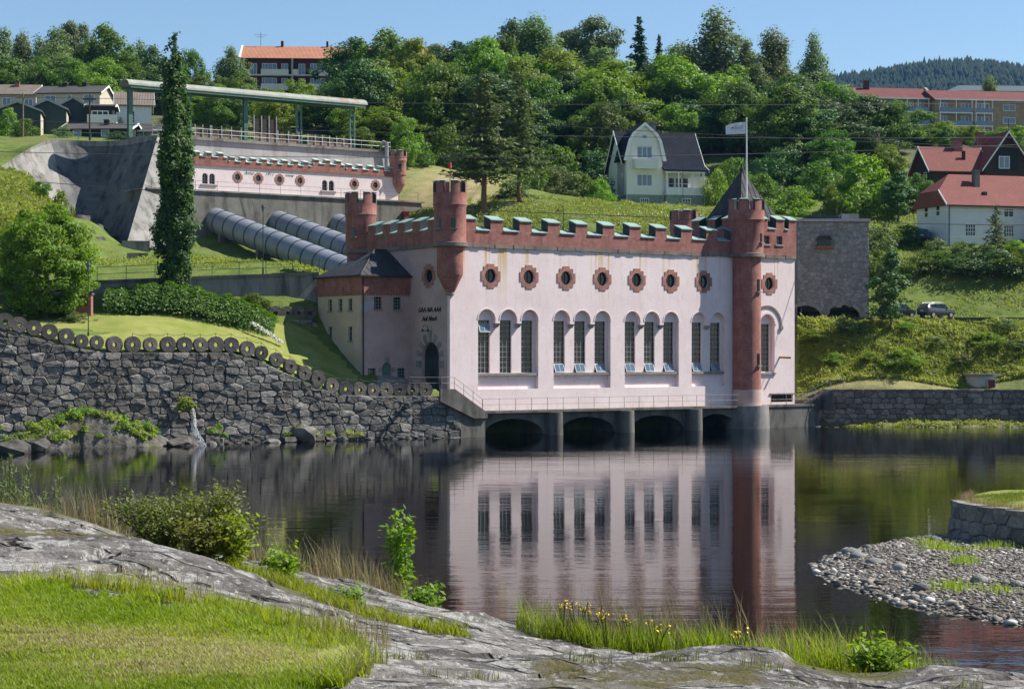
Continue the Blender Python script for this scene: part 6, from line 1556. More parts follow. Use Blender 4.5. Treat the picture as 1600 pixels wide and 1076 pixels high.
TREES = [
 # skyline left
 ('birch',2,40,405,60,'tall birch at the far left edge of the skyline'),('birch',34,40,400,52,'second birch from the left edge on the skyline'),('birch',62,50,410,48,'slim birch on the left skyline between fuller birches'),
 ('birch',88,42,400,62,'full birch left of the dark pines on the left skyline'),('pine_top',107,34,415,48,'dark pine rising above the birches on the left skyline, left of two'),('pine_top',128,38,418,46,'dark pine on the left skyline, right of two'),
 ('broad',162,44,400,80,'rounded tall tree on the left skyline right of the dark pines'),('birch',196,66,405,50,'birch on the left skyline right of the rounded tall tree'),('birch',218,57,410,46,'slender birch on the left skyline, left of the poplar tip'),
 ('dark',238,74,400,56,'dark round tree behind the poplar on the skyline'),('broad',300,80,395,52,'tree behind the canopy just right of the poplar'),
 ('broad',20,95,375,80,'mid green tree above the beige row house at the left edge'),('broad',70,92,372,80,'mid green tree above the black chimneys, left'),('broad',118,98,370,80,'mid green tree above the black chimneys, right'),('maple',160,95,368,80,'light green tree above the end of the row house'),('broad',205,100,372,70,'mid green tree above the white rendered house'),('dark',250,108,360,70,'dark tree behind the white rendered house gable'),
 ('birch',362,72,352,54,'birch standing at the left end of the orange roofed apartment block'),
 ('maple',322,138,318,80,'light green tree under the canopy right of the poplar'),('broad',372,128,322,60,'leafy tree below the apartment block behind the third canopy post'),('maple',425,146,318,66,'light green tree under the canopy between its middle posts'),('maple',470,148,322,60,'light green tree behind the fourth canopy post'),
 ('broad',515,132,318,74,'leafy tree at the right end of the canopy'),('maple',545,165,300,60,'low light green tree at the last canopy post'),
 ('dark',556,62,352,92,'dark tree covering the right half of the apartment block'),('broad',600,52,345,98,'tall leafy tree right of the orange roof, its crown touching it'),('maple',645,64,335,96,'bright leafy tree right of the apartment block'),('pine_top',678,70,372,60,'dark round-topped pine at the end of the orange roof'),
 ('maple',600,170,298,92,'light green tree behind the right end of the intake platform'),('maple',631,186,278,46,'small bright tree behind the valve house turret'),('broad',560,200,285,60,'small tree behind the intake railing at its right end'),('broad',680,175,300,80,'mid green tree left of the two tall pines'),
 ('dark',722,66,352,100,'large dark tree left above the two tall pines'),('maple',762,62,345,100,'large bright tree above the two tall pines'),('maple',815,92,350,90,'bright green tree right above the two tall pines'),('broad',786,60,372,80,'tree on the skyline behind the bright tree above the pines'),
 ('birch',832,14,385,98,'tall broad birch at the middle of the skyline'),('dark',800,34,390,66,'dark tree at the left shoulder of the tall broad birch'),('pine_top',925,26,395,84,'broad round-topped pine on the skyline'),('pine_top',888,48,400,60,'smaller pine at the left of the broad round-topped pine'),
 ('birch',868,64,375,80,'pale tree below the tall broad birch'),('birch',935,72,365,84,'pale tree below the round-topped pine'),('maple',870,95,342,96,'bright tree in the wood up left of the villa'),
 ('spruce',999,26,400,52,'tall dark spruce on the skyline above the villa'),('spruce',1030,54,405,30,'small dark spruce right of the tall spruce on the skyline'),('birch',1060,58,390,74,'pale tree on the skyline right of the small spruce'),
 ('maple',960,98,328,122,'large maple right behind the villa chimney, left of three'),('maple',1048,90,332,122,'large maple behind the villa roof, middle of three'),('maple',1118,118,335,92,'brownish green maple behind the villa, right of three'),('dark',905,150,325,90,'dark tree in the wood left of the villa'),('dark',1000,140,345,100,'dark tree in shade behind the villa'),
 ('birch',1120,6,372,104,'tallest loose birch on the skyline above the flag'),('birch',1166,60,366,50,'drooping birch right of the tallest birch'),('birch',1208,34,362,66,'drooping birch above the tower roof on the skyline'),('birch',1272,44,368,52,'slim birch at the right end of the skyline wood'),('birch',1182,100,352,60,'lower birch behind the flag'),
 ('broad',1240,120,342,110,'large leafy tree left of the maroon roofs'),('broad',1300,132,338,120,'wide leafy tree in front of the maroon roof left end'),('dark',1352,150,332,84,'dark leafy tree below the left maroon roof'),('broad',1400,158,330,84,'leafy tree in front of the left apartment balconies'),('dark',1260,170,318,110,'dark tree on the slope right of the flagpole'),('dark',1330,190,315,110,'dark tree on the slope below the maroon roofs'),('dark',1200,185,320,70,'dark tree just right of the flag'),
 ('maple',1165,150,340,60,'light tree behind the flag'),('maple',1475,192,395,56,'bright tree in front of the right apartment block, leftmost'),('maple',1512,198,380,56,'bright tree in front of the right apartment block, middle'),('broad',1556,206,350,60,'tree above the brown house gable'),('maple',1592,198,345,50,'bright tree at the right edge below the apartment block'),('birch',1545,112,460,34,'round tree behind the flat white roof'),('broad',1440,200,345,60,'tree right behind the brown house chimney'),
 ('broad',1590,222,300,50,'tree at the right edge beside the brown house gable'),
 # middle slope
 ('pine',757,106,252,96,'tall bushy pine left of two above the battlements'),('pine',812,112,257,76,'tall bushy pine right of two above the battlements'),
 ('bush_bright',1350,248,272,100,None),('rowan',1402,268,268,62,'small pale fruit tree on the grass left of the white house'),('broad',1432,272,274,52,'small tree touching the brown house left wall'),
 ('broad',1300,205,300,80,'tree on the slope behind the bright willow bush'),('maple',1385,228,290,60,'tree behind the bright willow bush, toward the brown house'),
 ('rowan',1390,392,217,66,'dark young tree on the grassy bank in front of the parked cars'),('young_pine',1556,318,243,40,'young pine in front of the white house wall'),
 ('thuja',188,182,300,9,'slim dark thuja beside the white rendered house'),('thuja',957,276,287,9,'slim dark thuja at the left corner of the villa'),
]
rf_ = random.Random(17)
ORD = ordn+['thirty-first','thirty-second','thirty-third','thirty-fourth','thirty-fifth']
def fill(n, pa, pb, Ya, Yb, h0, h1, kinds, label, group):
    for i_, px in enumerate(sorted(rf_.uniform(pa, pb) for _ in range(n))):
        Y = rf_.uniform(Ya, Yb); x = XA(px, Y); z = gz(x, Y); h = rf_.uniform(h0, h1)
        yt = HY-(z+h-CAMZ)*F/Y; kd = rf_.choice(kinds); tree(kd, px, yt, Y, {'broad': 'mid green ', 'dark': 'dark ', 'maple': 'light green ', 'birch': 'pale '}[kd]+label+', %s from the left' % ORD[i_], rf_.uniform(.85, 1.15)*h*.78*F/Y, group)
fill(34, 555, 945, 300, 352, 9, 14, ['broad', 'maple', 'dark', 'broad'], 'tree in the dense wood above the pines', 'dense wood left of the villa')
fill(30, 945, 1330, 312, 355, 8, 13, ['broad', 'dark', 'maple', 'broad'], 'tree in the dense wood behind the villa and flag', 'dense wood behind the villa')
fill(12, 300, 560, 303, 340, 5, 8, ['maple', 'broad'], 'low tree in the belt under the gantry canopy', 'tree belt under the canopy')
fill(7, 1325, 1430, 305, 400, 6, 8.5, ['broad', 'maple'], 'low tree between the brown house and the maroon roofs', 'tree belt below the apartments')
fill(9, 1430, 1610, 305, 370, 3.5, 5, ['broad', 'maple'], 'low tree right of the brown house chimney', 'low trees right of the brown house')
fill(13, -20, 215, 372, 415, 12, 16, ['broad', 'birch', 'dark'], 'tree in the far belt behind the row houses', 'tree belt behind the row houses')
for k, px, yt, Y, w, lab in TREES:
    if lab is None: lab = 'large round bright green willow bush above the stone building'
    tree(k, px, yt, Y, lab, w)
BUSH = [
 ('bush',700,196,290,70,'shrub left of the pine trunks under the wood'),('bush_dark',740,232,285,70,'dark shrub behind the left pine trunk'),('bush',832,262,278,56,'rounded shrub right of the pine trunks'),('bush_pale',870,258,282,60,'pale shrub between the pines and the villa, left'),('bush',910,272,284,60,'green shrub between the pines and the villa, right'),('bush_bright',936,282,280,44,'bright shrub beside the thuja at the villa corner'),('bush',868,228,296,80,'tall shrub at the wood edge left of the villa'),('bush_dark',930,236,300,70,'dark shrub behind the villa corner'),
 ('bush',655,222,282,50,'shrub behind the small turret at the valve house end'),('bush_dark',800,285,262,50,'dark shrub at the foot of the right pine'),
 ('bush_bright',1118,268,290,44,'bright shrub at the right corner of the villa'),('bush',1148,248,296,60,'shrub behind the pyramid tower roof, left'),('bush_bright',1240,294,262,70,'bright round bush right of the pyramid tower roof'),('bush',1190,272,285,70,'shrub behind the pyramid tower roof, right'),('bush_dark',1222,235,300,80,'dark shrub up the slope right of the flagpole'),('bush',1282,252,288,80,'tall shrub on the slope above the stone building'),('bush_pale',1320,272,276,50,'pale shrub left of the bright willow bush'),('bush_bright',1302,292,270,34,'yellow green shrub above the stone building roof'),
 ('bush_pale',1375,348,246,60,'pale bush at the right edge of the stone building, upper'),('bush',1372,392,238,50,'bush at the right edge of the stone building, lower'),('bush',1415,352,250,60,'bush below the fruit tree above the road'),('bush',1432,402,238,72,'dark bush behind the parked cars, left'),('bush',1470,392,240,80,'bush behind the parked car roof'),('bush_dark',1510,396,237,84,'dark bush behind the parked car bonnet'),('bush_dark',1560,392,236,84,'dark bush right of the parked car along the road'),('bush',1602,388,236,70,'bush along the road at the right edge'),
 ('bush_pale',1462,372,243,52,'pale hedge bush under the white house corner'),('bush_pale',1505,376,243,52,'pale hedge bush under the white house front window'),('bush_pale',1545,380,242,50,'pale hedge bush at the young pine'),('bush_bright',1590,376,243,50,'bright hedge bush in front of the white house at the right edge'),
 ('bush_bright',1410,545,212,64,'weedy shrub on the quay bank below the young tree'),('bush_pale',1330,500,217,60,'weedy shrub on the bank below the stone arches'),('bush_bright',1275,515,216,50,'weedy shrub beside the tower wall on the bank'),('bush_bright',1540,520,215,60,'weedy shrub on the bank above the round hatch'),
 ('bush_pale',1462,530,215,44,'pale weedy clump on the bank below the grey car'),('bush_pale',1500,560,213,40,'green weedy clump left of the round hatch'),('bush_bright',1362,565,212.5,46,'bright weedy clump on the quay bank, left of the big one'),('bush_pale',1590,545,214,50,'pale weedy clump on the bank at the right edge'),('bush_bright',1300,560,213,34,'bright weedy clump on the bank near the tower stair'),('bush_bright',1420,520,217,46,'green weedy clump under the young dark tree'),('bush_pale',1570,512,217.5,40,'pale clump at the road edge toward the right'),
 ('bush_bright',14,172,288,36,'bright shrub in front of the leftmost green house'),('bush',40,186,284,40,'shrub below the leftmost green house'),('bush_pale',100,196,276,30,'shrub at the end of the dam railing'),('bush_dark',185,206,274,34,'dark shrub behind the dam railing by the canopy post'),('bush_bright',20,262,212,36,'bright shrub on the grassy knoll at the left edge'),('bush',62,284,206,44,'shrub on the grassy knoll beside the dam'),('bush_bright',96,300,203,34,'bright shrub at the right shoulder of the grassy knoll'),
 ('bush_pale',118,492,174.5,56,'pale yellowish shrub on the lawn by the lamp post'),('bush',395,458,186.5,54,None),
]
for k, px, yt, Y, w, lab in BUSH:
    tree(k, px, yt, Y, lab or 'small dark shrub behind the right end of the hedge', w, 'shrubs', cat='shrub')

# maple on the lawn and the columnar poplar (closer, finer leaves)
me, C = crown_mesh('crown', 300, 9.4, lambda x: 4.6*math.sin(math.pi*min(1, .16+.82*x))**.55, .08, 320, 105, .27, .78, M['leaf_maple'], flat=.65, lob=.12, inner=.5)
mb_ = P(72, 497, 176); t = thing('maple_tree', 'dense round maple on the lawn at the left edge', 'tree', (mb_.x, mb_.y, gz(mb_.x, mb_.y)-.1)); t.scale = (1.02, 1.02, 1.04)
obj('crown', me, t); obj('trunk', trunk_mesh('trunk', 9.4, .26, .75, M['bark'], C, 12, 9), t)
def pop_env(x): return interp(x, [0, .08, .25, .5, .75, .9, 1], [1.5, 1.3, 1.5, 1.6, 1.2, .75, .25])
me, C = crown_mesh('crown', 310, 26.5, pop_env, .02, 900, 50, .28, .48, M['leaf_poplar'], flat=1.35, inner=.2, lob=.3, zpow=1.0, aspect=.75, taper=.7)
pb = P(273, 468, 184.6); t = thing('poplar_tree', 'very tall narrow dark poplar standing before the valve house', 'tree', (pb.x, pb.y, gz(pb.x, pb.y)-.2)); t.scale = (1.0, 1.0, (ZA(44, 184.6)-gz(pb.x, pb.y))/26.5)
obj('crown', me, t); obj('trunk', trunk_mesh('trunk', 26.5, .38, .93, M['bark'], C, 26, 11, .004, .1), t)

# hedge
g = np.random.default_rng(5); pa, pb_ = Vector((XA(165, 181), 181, 0)), Vector((XA(430, 184), 184, 0))
n = 26000; u = g.random(n); wv = g.normal(size=n)*.42; hgt = (.8+1.9*np.sin(np.pi*np.clip(u*.9+.08, 0, 1))**.6)*(1+.05*np.sin(u*37)+.05*np.sin(u*71+1))
x = pa.x+(pb_.x-pa.x)*u; y = pa.y+(pb_.y-pa.y)*u+np.clip(wv, -1, 1)*1.9; k = np.sqrt(np.clip(1-(np.clip(wv, -1, 1))**2, 0, 1)); zz_ = gza(x, y)+hgt*k*(.35+.65*g.random(n)**.5)
c = np.stack([x, y, zz_], 1); nr = np.stack([g.normal(size=n)*.5, wv*1.2+g.normal(size=n)*.4, .8+0*x], 1)
v, f = quads(c-np.array([pa.x, pa.y, 0]), nr, (.24*(.6+.8*g.random(n))), .6, g)
hd = thing('hedge', 'long low rounded hedge along the top of the lawn', 'hedge', (pa.x, pa.y, 0)); obj('foliage', mesh_np('foliage', v, f, M['leaf_mid'], False, {'tint': np.repeat(g.random(n), 4)}), hd)

# tall grass and weeds on banks (uncountable)
def blades(xy, z, h, w, g, lean=.35):
    n = len(z); a = g.random(n)*6.283; ln = lean*h*g.random(n); d = np.stack([np.cos(a), np.sin(a)], 1); p = np.stack([-np.sin(a), np.cos(a)], 1)
    b = np.concatenate([xy, z[:, None]], 1)
    l0 = b.copy(); l0[:, :2] -= p*w[:, None]*.5; r0 = b.copy(); r0[:, :2] += p*w[:, None]*.5
    m1 = b.copy(); m1[:, :2] += d*ln[:, None]*.35; m1[:, 2] += h*.6; l1 = m1.copy(); l1[:, :2] -= p*w[:, None]*.36; r1 = m1.copy(); r1[:, :2] += p*w[:, None]*.36
    t = b.copy(); t[:, :2] += d*ln[:, None]; t[:, 2] += h
    v = np.stack([l0, r0, r1, l1, t], 1).reshape(-1, 3); i = np.arange(n)*5
    f4 = np.stack([i, i+1, i+2, i+3], 1); f3 = np.stack([i+3, i+2, i+4, i+4], 1)
    return v, f4, f3
def blade_mesh(name, xy, z, h, w, g, mat, lean=.35, tint=None):
    v, f4, f3 = blades(xy, z, h, w, g, lean); n = len(z)
    me = bpy.data.meshes.new(name); me.vertices.add(len(v)); me.vertices.foreach_set('co', v.astype(np.float32).ravel())
    lp = np.concatenate([f4, f3[:, :3]], 1).ravel().astype(np.int32); me.loops.add(len(lp)); me.loops.foreach_set('vertex_index', lp)
    me.polygons.add(2*n); st = np.stack([np.arange(n)*7, np.arange(n)*7+4], 1).ravel().astype(np.int32); me.polygons.foreach_set('loop_start', st)
    me.polygons.foreach_set('loop_total', np.tile([4, 3], n).astype(np.int32))
    a = me.attributes.new('tint', 'FLOAT', 'POINT'); tn = g.random(n) if tint is None else tint; a.data.foreach_set('value', np.repeat(tn, 5).astype(np.float32))
    me.update(calc_edges=True); me.materials.append(mat); return me
def patch(pxa, pxb, Ya, Yb, n, g): Y = Ya+(Yb-Ya)*g.random(n); px = pxa+(pxb-pxa)*g.random(n); return np.stack([(px-CX)/F*Y, Y], 1)
def weeds(name, label, patches, seed, mat, leaf, hgt):
    g = np.random.default_rng(seed); V = []; T = []; nb = 0
    for a, b, c_, d_, n in patches:
        xy = patch(a, b, c_, d_, n, g); cl = vnoise(xy[:, 0], xy[:, 1], .45, seed); cl2 = vnoise(xy[:, 0], xy[:, 1], 1.7, seed+3)
        h = hgt*np.clip(.5+3.4*cl+1.6*cl2, .08, 2.6); z = gza(xy[:, 0], xy[:, 1])+h*g.random(n)**.7
        nr = np.stack([g.normal(size=n)*.6, g.normal(size=n)*.6-.35, np.full(n, .8)], 1)
        al = np.stack([g.normal(size=n)*.5, g.normal(size=n)*.5, np.full(n, 1.3)], 1)
        v, f = quads(np.concatenate([xy, z[:, None]], 1), nr, leaf*(.5+g.random(n)), np.float64(.28), g, al); V.append(v); T.append(np.repeat(np.clip(.5+1.1*cl+.35*g.normal(size=n), 0, 1), 4))
    v = np.concatenate(V); o = obj(name, mesh_np(name, v, np.arange(len(v)).reshape(-1, 4), mat, False, {'tint': np.concatenate(T)})); tag(o, label, 'grass', kind='stuff')
M['weed'] = leafmat('bank_weeds', (0.17, 0.28, 0.045), (0.38, 0.47, 0.13), 0.5, 0.05)
M['meadow'] = leafmat('meadow_grass', (0.15, 0.225, 0.035), (0.32, 0.38, 0.09), 0.5, 0.05)
weeds('bank_weeds', 'tall grass and weeds covering the bank above the right quay', [(1246,1680,209.6,219.4,80000)], 8, M['weed'], .34, .5)
weeds('hill_grass', 'rough grass on the slopes around the power station', [(-40,130,188,216,26000),(640,1210,243,264,40000),(150,520,192,216,16000),(1280,1700,226,275,36000)], 9, M['meadow'], .36, .35)
# ------------------------------------------------------------------ near bank: rock, lawn, plants
nb = []
def np_(px, py, Y): p = P(px, py, Y); nb.append((p.x, p.y, p.z))
for px in (-300, -100, 100, 300, 500, 700, 900, 1100, 1300, 1500, 1700, 1900): np_(px, 1088, 9.2); nb.append((XA(px, 6), 6.0, 6.5)); nb.append((XA(px, 9)*.8, 2.0, 6.5))
for a in [(0,1000,11.0),(300,1010,10.9),(500,1035,10.4),(0,930,12.6),(200,945,12.4),(400,985,11.8),(540,1020,11.2),(-150,930,12.6),(-150,845,15.2),(-200,785,20),
          (0,846,15.2),(100,841,15.3),(200,850,15.0),(300,870,14.8),(330,889,14.6),(400,930,14.0),(480,955,13.6),(560,985,13.0),(660,1015,12.4),(760,1032,12.0),(850,1052,11.6),
          (100,832,17),(200,842,16.8),(0,832,17),(0,785,20),(60,790,20),(130,811,19.8),(190,841,19.5),(250,872,19.0),
          (420,908,16.5),(500,932,16.0),(600,962,15.5),(680,988,15.0),(800,1024,14.0),
          (390,875,19.0),(450,886,18.8),(520,896,18.5),(600,926,18),(680,946,17.5),(760,962,17),(830,991,16),(870,1011,15.3),(920,1021,14.8),(1000,1026,14),(1060,1019,13.6),(1130,1014,13.3),(1190,1021,13),(1240,1046,12.4),(1280,1073,12),
          (950,1048,12.2),(1100,1045,11.6),(1200,1060,11.2),(1000,1070,10.5),(700,1060,11),(1320,1085,11.6),
          (1370,1062,12.6),(1430,1038,12.6),(1500,1031,12.6),(1560,1046,12.4),(1620,1062,12.2),(1330,1070,13.5),(1340,1062,15),(1250,1040,16.5),(1430,1052,15.5),(1550,1075,15.5),(1680,1090,12)]: np_(*a)
for px, z22, z27, z34 in [(-300,5.9,4.2,1.0),(0,5.7,4.6,1.2),(150,5.5,4.2,1.0),(300,5.35,3.9,1.0),(450,5.2,3.6,.8),(600,4.9,3.2,.6),(750,4.5,2.9,.4),(900,4.3,2.5,.2),(1050,4.1,2.2,.1),(1200,4.1,2.0,0),(1350,4.0,1.9,0),(1500,3.7,1.6,-.2),(1700,3.6,1.5,-.2),(2000,3.5,1.4,-.2)]:
    for Y, z in ((22.5, z22), (27, z27), (34, z34), (42, -1.5), (48, -2.5)): nb.append((XA(px, Y), Y, z))
for a in [(1000,1010,18),(900,1000,18.2),(1100,1015,17.5),(1200,1025,17)]: nb.append((XA(a[0], a[2]), a[2], ZA(a[1], a[2])-.12))
NB = np.array(nb)
NW = _rbf_fit(NB)
def nza(X, Y):
    X = np.asarray(X, float); Y = np.asarray(Y, float); s_ = X.shape
    z = _rbf_eval(NB, NW, X.ravel(), Y.ravel()).reshape(s_)
    # soften the fit's creases, then add rock relief
    return z
def nrock(X, Y):
    u_ = X*.9+Y*.35; w_ = Y*1.1-X*.45
    crack = np.abs(vnoise(u_*.6, w_*1.8, .9, 37, 3)); crack = -.10*np.clip(1-crack/.035, 0, 1)
    return vnoise(X+Y*.3, Y*1.5-X*.4, .8, 31, 5)*.22 + vnoise(u_*.5, w_*2.2, 2.2, 35, 4)*.07 + vnoise(X, Y, 4.5, 33, 4)*.045 + crack
gx = np.linspace(-12, 15, 430); gy = np.concatenate([np.linspace(2, 8.6, 12)[:-1], np.arange(8.6, 22, .042), np.linspace(22, 48, 60)])
A, B = np.meshgrid(gx, gy); Z = nza(A, B)
for _ in range(3):                                        # blur to round the outcrops
    Zp = np.pad(Z, 2, mode='edge'); Z = (Zp[2:-2, 2:-2]*2+Zp[1:-3, 2:-2]+Zp[3:-1, 2:-2]+Zp[2:-2, 1:-3]+Zp[2:-2, 3:-1]+Zp[:-4, 2:-2]*.5+Zp[4:, 2:-2]*.5)/7
PXg = A/B*F+CX; PYg = HY+(CAMZ-Z)/B*F
def inpoly(poly, X, Y): return sdf(poly, X, Y)
LAWN = [(-400,880),(0,906),(110,928),(200,938),(330,958),(430,970),(520,992),(562,1020),(556,1052),(460,1080),(300,1150),(-400,1150)]
GUL = [(360,880),(450,900),(560,944),(690,980),(700,1002),(560,980),(470,948),(400,920),(340,890)]
SIDE = [(1190,1000),(1300,1020),(1440,1045),(1380,1066),(1300,1085),(1240,1048)]
STRIP = [(-50,826),(100,826),(300,842),(320,862),(200,848),(0,840)]
TOE = [(820,1040),(1000,1050),(1200,1046),(1180,1062),(1000,1085),(860,1085)]
jit_ = vnoise(A, B, 2.2, 41)*40
soil = np.zeros(A.shape)
near = B < 21
front = (B < 13.2) | (PYg > 900)
d1 = sdf(LAWN, PXg, PYg)+jit_*1.6+vnoise(A, B, 6.0, 47)*30; soil = np.maximum(soil, np.clip(d1/14+.5, 0, 1)*(B < 14))
d2 = sdf(GUL, PXg, PYg)-16+jit_*.6; soil = np.maximum(soil, np.clip(d2/10+.5, 0, 1)*(B > 14)*(B < 19))
d3 = sdf(SIDE, PXg, PYg)+jit_*.5; soil = np.maximum(soil, np.clip(d3/10+.5, 0, 1)*(B > 12.5))
soil = np.maximum(soil, np.clip((B-19.4)/.6, 0, 1))
moss = np.clip(sdf(STRIP, PXg, PYg)/10+.6, 0, 1)*(B < 18.5)*(B > 15.2)
moss = np.maximum(moss, np.clip((sdf(TOE, PXg, PYg)+jit_)/12+.7, 0, 1)*(B < 14.5))
ridge = np.clip((d1+30)/30, 0, 1)*.6*(B < 14.5); moss = np.maximum(moss, ridge*np.clip(vnoise(A, B, 1.6, 44)*3+.4, 0, 1))
Z = Z + nrock(A, B)*(1-soil*.75)
fZ = Z.copy()
def nsample(X, Y):
    ix = np.clip(np.searchsorted(gx, X)-1, 0, len(gx)-2); iy = np.clip(np.searchsorted(gy, Y)-1, 0, len(gy)-2)
    fx = (X-gx[ix])/(gx[ix+1]-gx[ix]); fy = (Y-gy[iy])/(gy[iy+1]-gy[iy])
    return (fZ[iy, ix]*(1-fx)+fZ[iy, ix+1]*fx)*(1-fy)+(fZ[iy+1, ix]*(1-fx)+fZ[iy+1, ix+1]*fx)*fy
def msample(mask, X, Y):
    ix = np.clip(np.searchsorted(gx, X)-1, 0, len(gx)-2); iy = np.clip(np.searchsorted(gy, Y)-1, 0, len(gy)-2); return mask[iy, ix]
m = N('lichened_gneiss')
f1 = m.noise(0.9, 8, 0.65); c = m.mix(m.ramp(f1, [(0.3, 0.0), (0.7, 1.0)]), (0.165, 0.153, 0.138), (0.315, 0.295, 0.268))
band = m.noise(1.0, 6, 0.6, m.map((0.7, 3.2, 4.0), rot=(0, 0, R(24)))); c = m.mix(m.ramp(band, [(0.44, 0.0), (0.60, 0.8)]), c, (0.07, 0.064, 0.058))
f2 = m.noise(3.2, 7, 0.72, m.map(loc=(3, 1, 7))); c = m.mix(m.ramp(f2, [(0.53, 0.0), (0.58, 0.8)]), c, (0.46, 0.45, 0.42))
f4 = m.noise(13, 5, 0.7, m.map(loc=(1, 5, 2))); c = m.mix(m.ramp(f4, [(0.57, 0.0), (0.63, 0.8)]), c, (0.55, 0.535, 0.50))
f3 = m.noise(5.5, 6, 0.7, m.map(loc=(9, 4, 2))); c = m.mix(m.ramp(f3, [(0.55, 0.0), (0.63, 0.85)]), c, (0.05, 0.046, 0.04))
wv_ = m.n('VectorMath', operation='ADD'); m.set(wv_.inputs[0], m.map((0.55, 1.5, 0.6), rot=(0, 0, R(28)))); nz_ = m.n('TexNoise'); nz_.inputs['Scale'].default_value = 1.1; nz_.inputs['Detail'].default_value = 5; m.set(nz_.inputs['Vector'], m.tc()); m.set(wv_.inputs[1], nz_.outputs['Color'])
vo_ = m.n('TexVoronoi', feature='DISTANCE_TO_EDGE'); vo_.inputs['Scale'].default_value = .75; m.set(vo_.inputs['Vector'], wv_.outputs[0])
crk = m.ramp(vo_.outputs['Distance'], [(0.0, 0.0), (0.02, 1.0)]); c = m.mix(crk, (0.03, 0.027, 0.022), c)
ms_ = m.attr('moss'); mk = m.math('MULTIPLY', ms_, m.ramp(m.noise(4, 6, 0.7), [(0.35, 0.0), (0.55, 1.0)]))
mc = m.mix(m.noise(7, 4), (0.11, 0.075, 0.03), (0.13, 0.135, 0.045)); c = m.mix(mk, c, mc)
so_ = m.attr('soil'); sc_ = m.mix(m.noise(6, 5), (0.10, 0.085, 0.045), (0.16, 0.17, 0.06)); c = m.mix(m.math('MULTIPLY', so_, m.ramp(m.math('ADD', so_, m.math('MULTIPLY', m.noise(3, 5), .4)), [(0.55, 0.0), (0.8, 1.0)])), c, sc_)
hb = m.math('ADD', m.math('MULTIPLY', m.noise(2.2, 8, 0.7), 1.0), m.math('ADD', m.math('MULTIPLY', m.noise(11, 7, 0.75), 0.35), m.math('ADD', m.math('MULTIPLY', band, .5), m.math('MULTIPLY', crk, .5))))
M['rock'] = m.bsdf(c, 0.95, m.bump(hb, 1.0, 0.16), 0, 0.2)
me = mesh_np('near_bank', np.stack([A, B, Z], 2).reshape(-1, 3), grid_faces(*A.shape), M['rock'], True, {'soil': soil.ravel(), 'moss': moss.ravel()})
tag(obj('near_bank', me), kind='structure')

# lawn and grasses
M['lawn_blade'] = leafmat('lawn_blades', (0.19, 0.285, 0.035), (0.42, 0.48, 0.115), 0.45, 0.03)
g = np.random.default_rng(77)
def scatter(n, x0, x1, y0, y1, mask, thr=.5):
    Y = y0+(y1-y0)*g.random(n); X = x0+(x1-x0)*g.random(n)*1.0; k = msample(mask, X, Y) > thr; return X[k], Y[k]
lawn_mask = soil*(B < 13.6)
X, Y = scatter(300000, -4.2, -.55, 9.0, 13.4, lawn_mask, .55)
pxx = X/Y*F+CX; k = (pxx > -30); X, Y = X[k], Y[k]
pat = vnoise(X, Y, 1.1, 55); edge = np.clip(1-(sdf(LAWN, X/Y*F+CX, HY+(CAMZ-nsample(X, Y))/Y*F))/42, 0, 1)
h = .022+.022*g.random(len(X))+.085*edge*g.random(len(X))**2*(1+pat*2)
dry = (pat + .22*g.normal(size=len(X))) > .22
for nm, sel, mat, lab in (('lawn_grass', ~dry, 'lawn_blade', 'short sunlit lawn grass in the near left corner'), ('dry_lawn_grass', dry, 'grass_dry', 'yellowed dry blades mixed into the near lawn')):
    o = obj(nm, blade_mesh(nm, np.stack([X[sel], Y[sel]], 1), nsample(X[sel], Y[sel])-.005, h[sel], .006+.004*g.random(sel.sum()), g, M[mat], 1.3, np.clip(.45+pat[sel]*2.4+.3*g.normal(size=sel.sum()), 0, 1))); tag(o, lab, 'grass', kind='stuff')
def tufts(nm, lab, spec, mat, lean=.55, wid=.008):
    XS, YS, HS = [], [], []
    for px, Y0, spread, n, hh in spec:
        a = g.random(n)*6.283; r = spread*np.sqrt(g.random(n)); x = XA(px, Y0)+r*np.cos(a); y = Y0+r*np.sin(a)*.6; XS.append(x); YS.append(y); HS.append(hh*(.35+.75*g.random(n)))
    X, Y, H_ = np.concatenate(XS), np.concatenate(YS), np.concatenate(HS)
    o = obj(nm, blade_mesh(nm, np.stack([X, Y], 1), nsample(X, Y)-.01, H_, wid*(.6+.8*g.random(len(X))), g, M[mat], lean)); tag(o, lab, 'grass', kind='stuff')
rs = random.Random(4)
M['grass_fresh'] = leafmat('fresh_grass', (0.16, 0.24, 0.035), (0.32, 0.38, 0.09), 0.5, 0.05)
tufts('gully_grass', 'green grass in the hollow between the near rock ridges', [(px, Y, .22, 260, .13) for px, Y in [(400,16.4),(430,16.1),(465,15.7),(500,15.4),(530,15.2),(560,15.0),(600,14.8),(640,14.6),(670,14.4),(370,16.8),(480,16.0),(580,15.3)]] + [(px, Y, .22, 200, .15) for px, Y in [(545,11.2),(520,11.5),(470,12.0),(420,12.3),(360,12.5),(300,12.7),(230,12.8),(180,12.9),(120,13.0)]], 'grass_fresh', .8, .007)
tufts('hollow_grass', 'tufted grass filling the hollow in front of the second rock ridge', [(410+i*9+rs.uniform(-6, 6), 15.9-i*.055+rs.uniform(-.25, .25), .16, 130, rs.choice([.07, .1, .14])) for i in range(34)], 'grass_fresh', .9, .007)
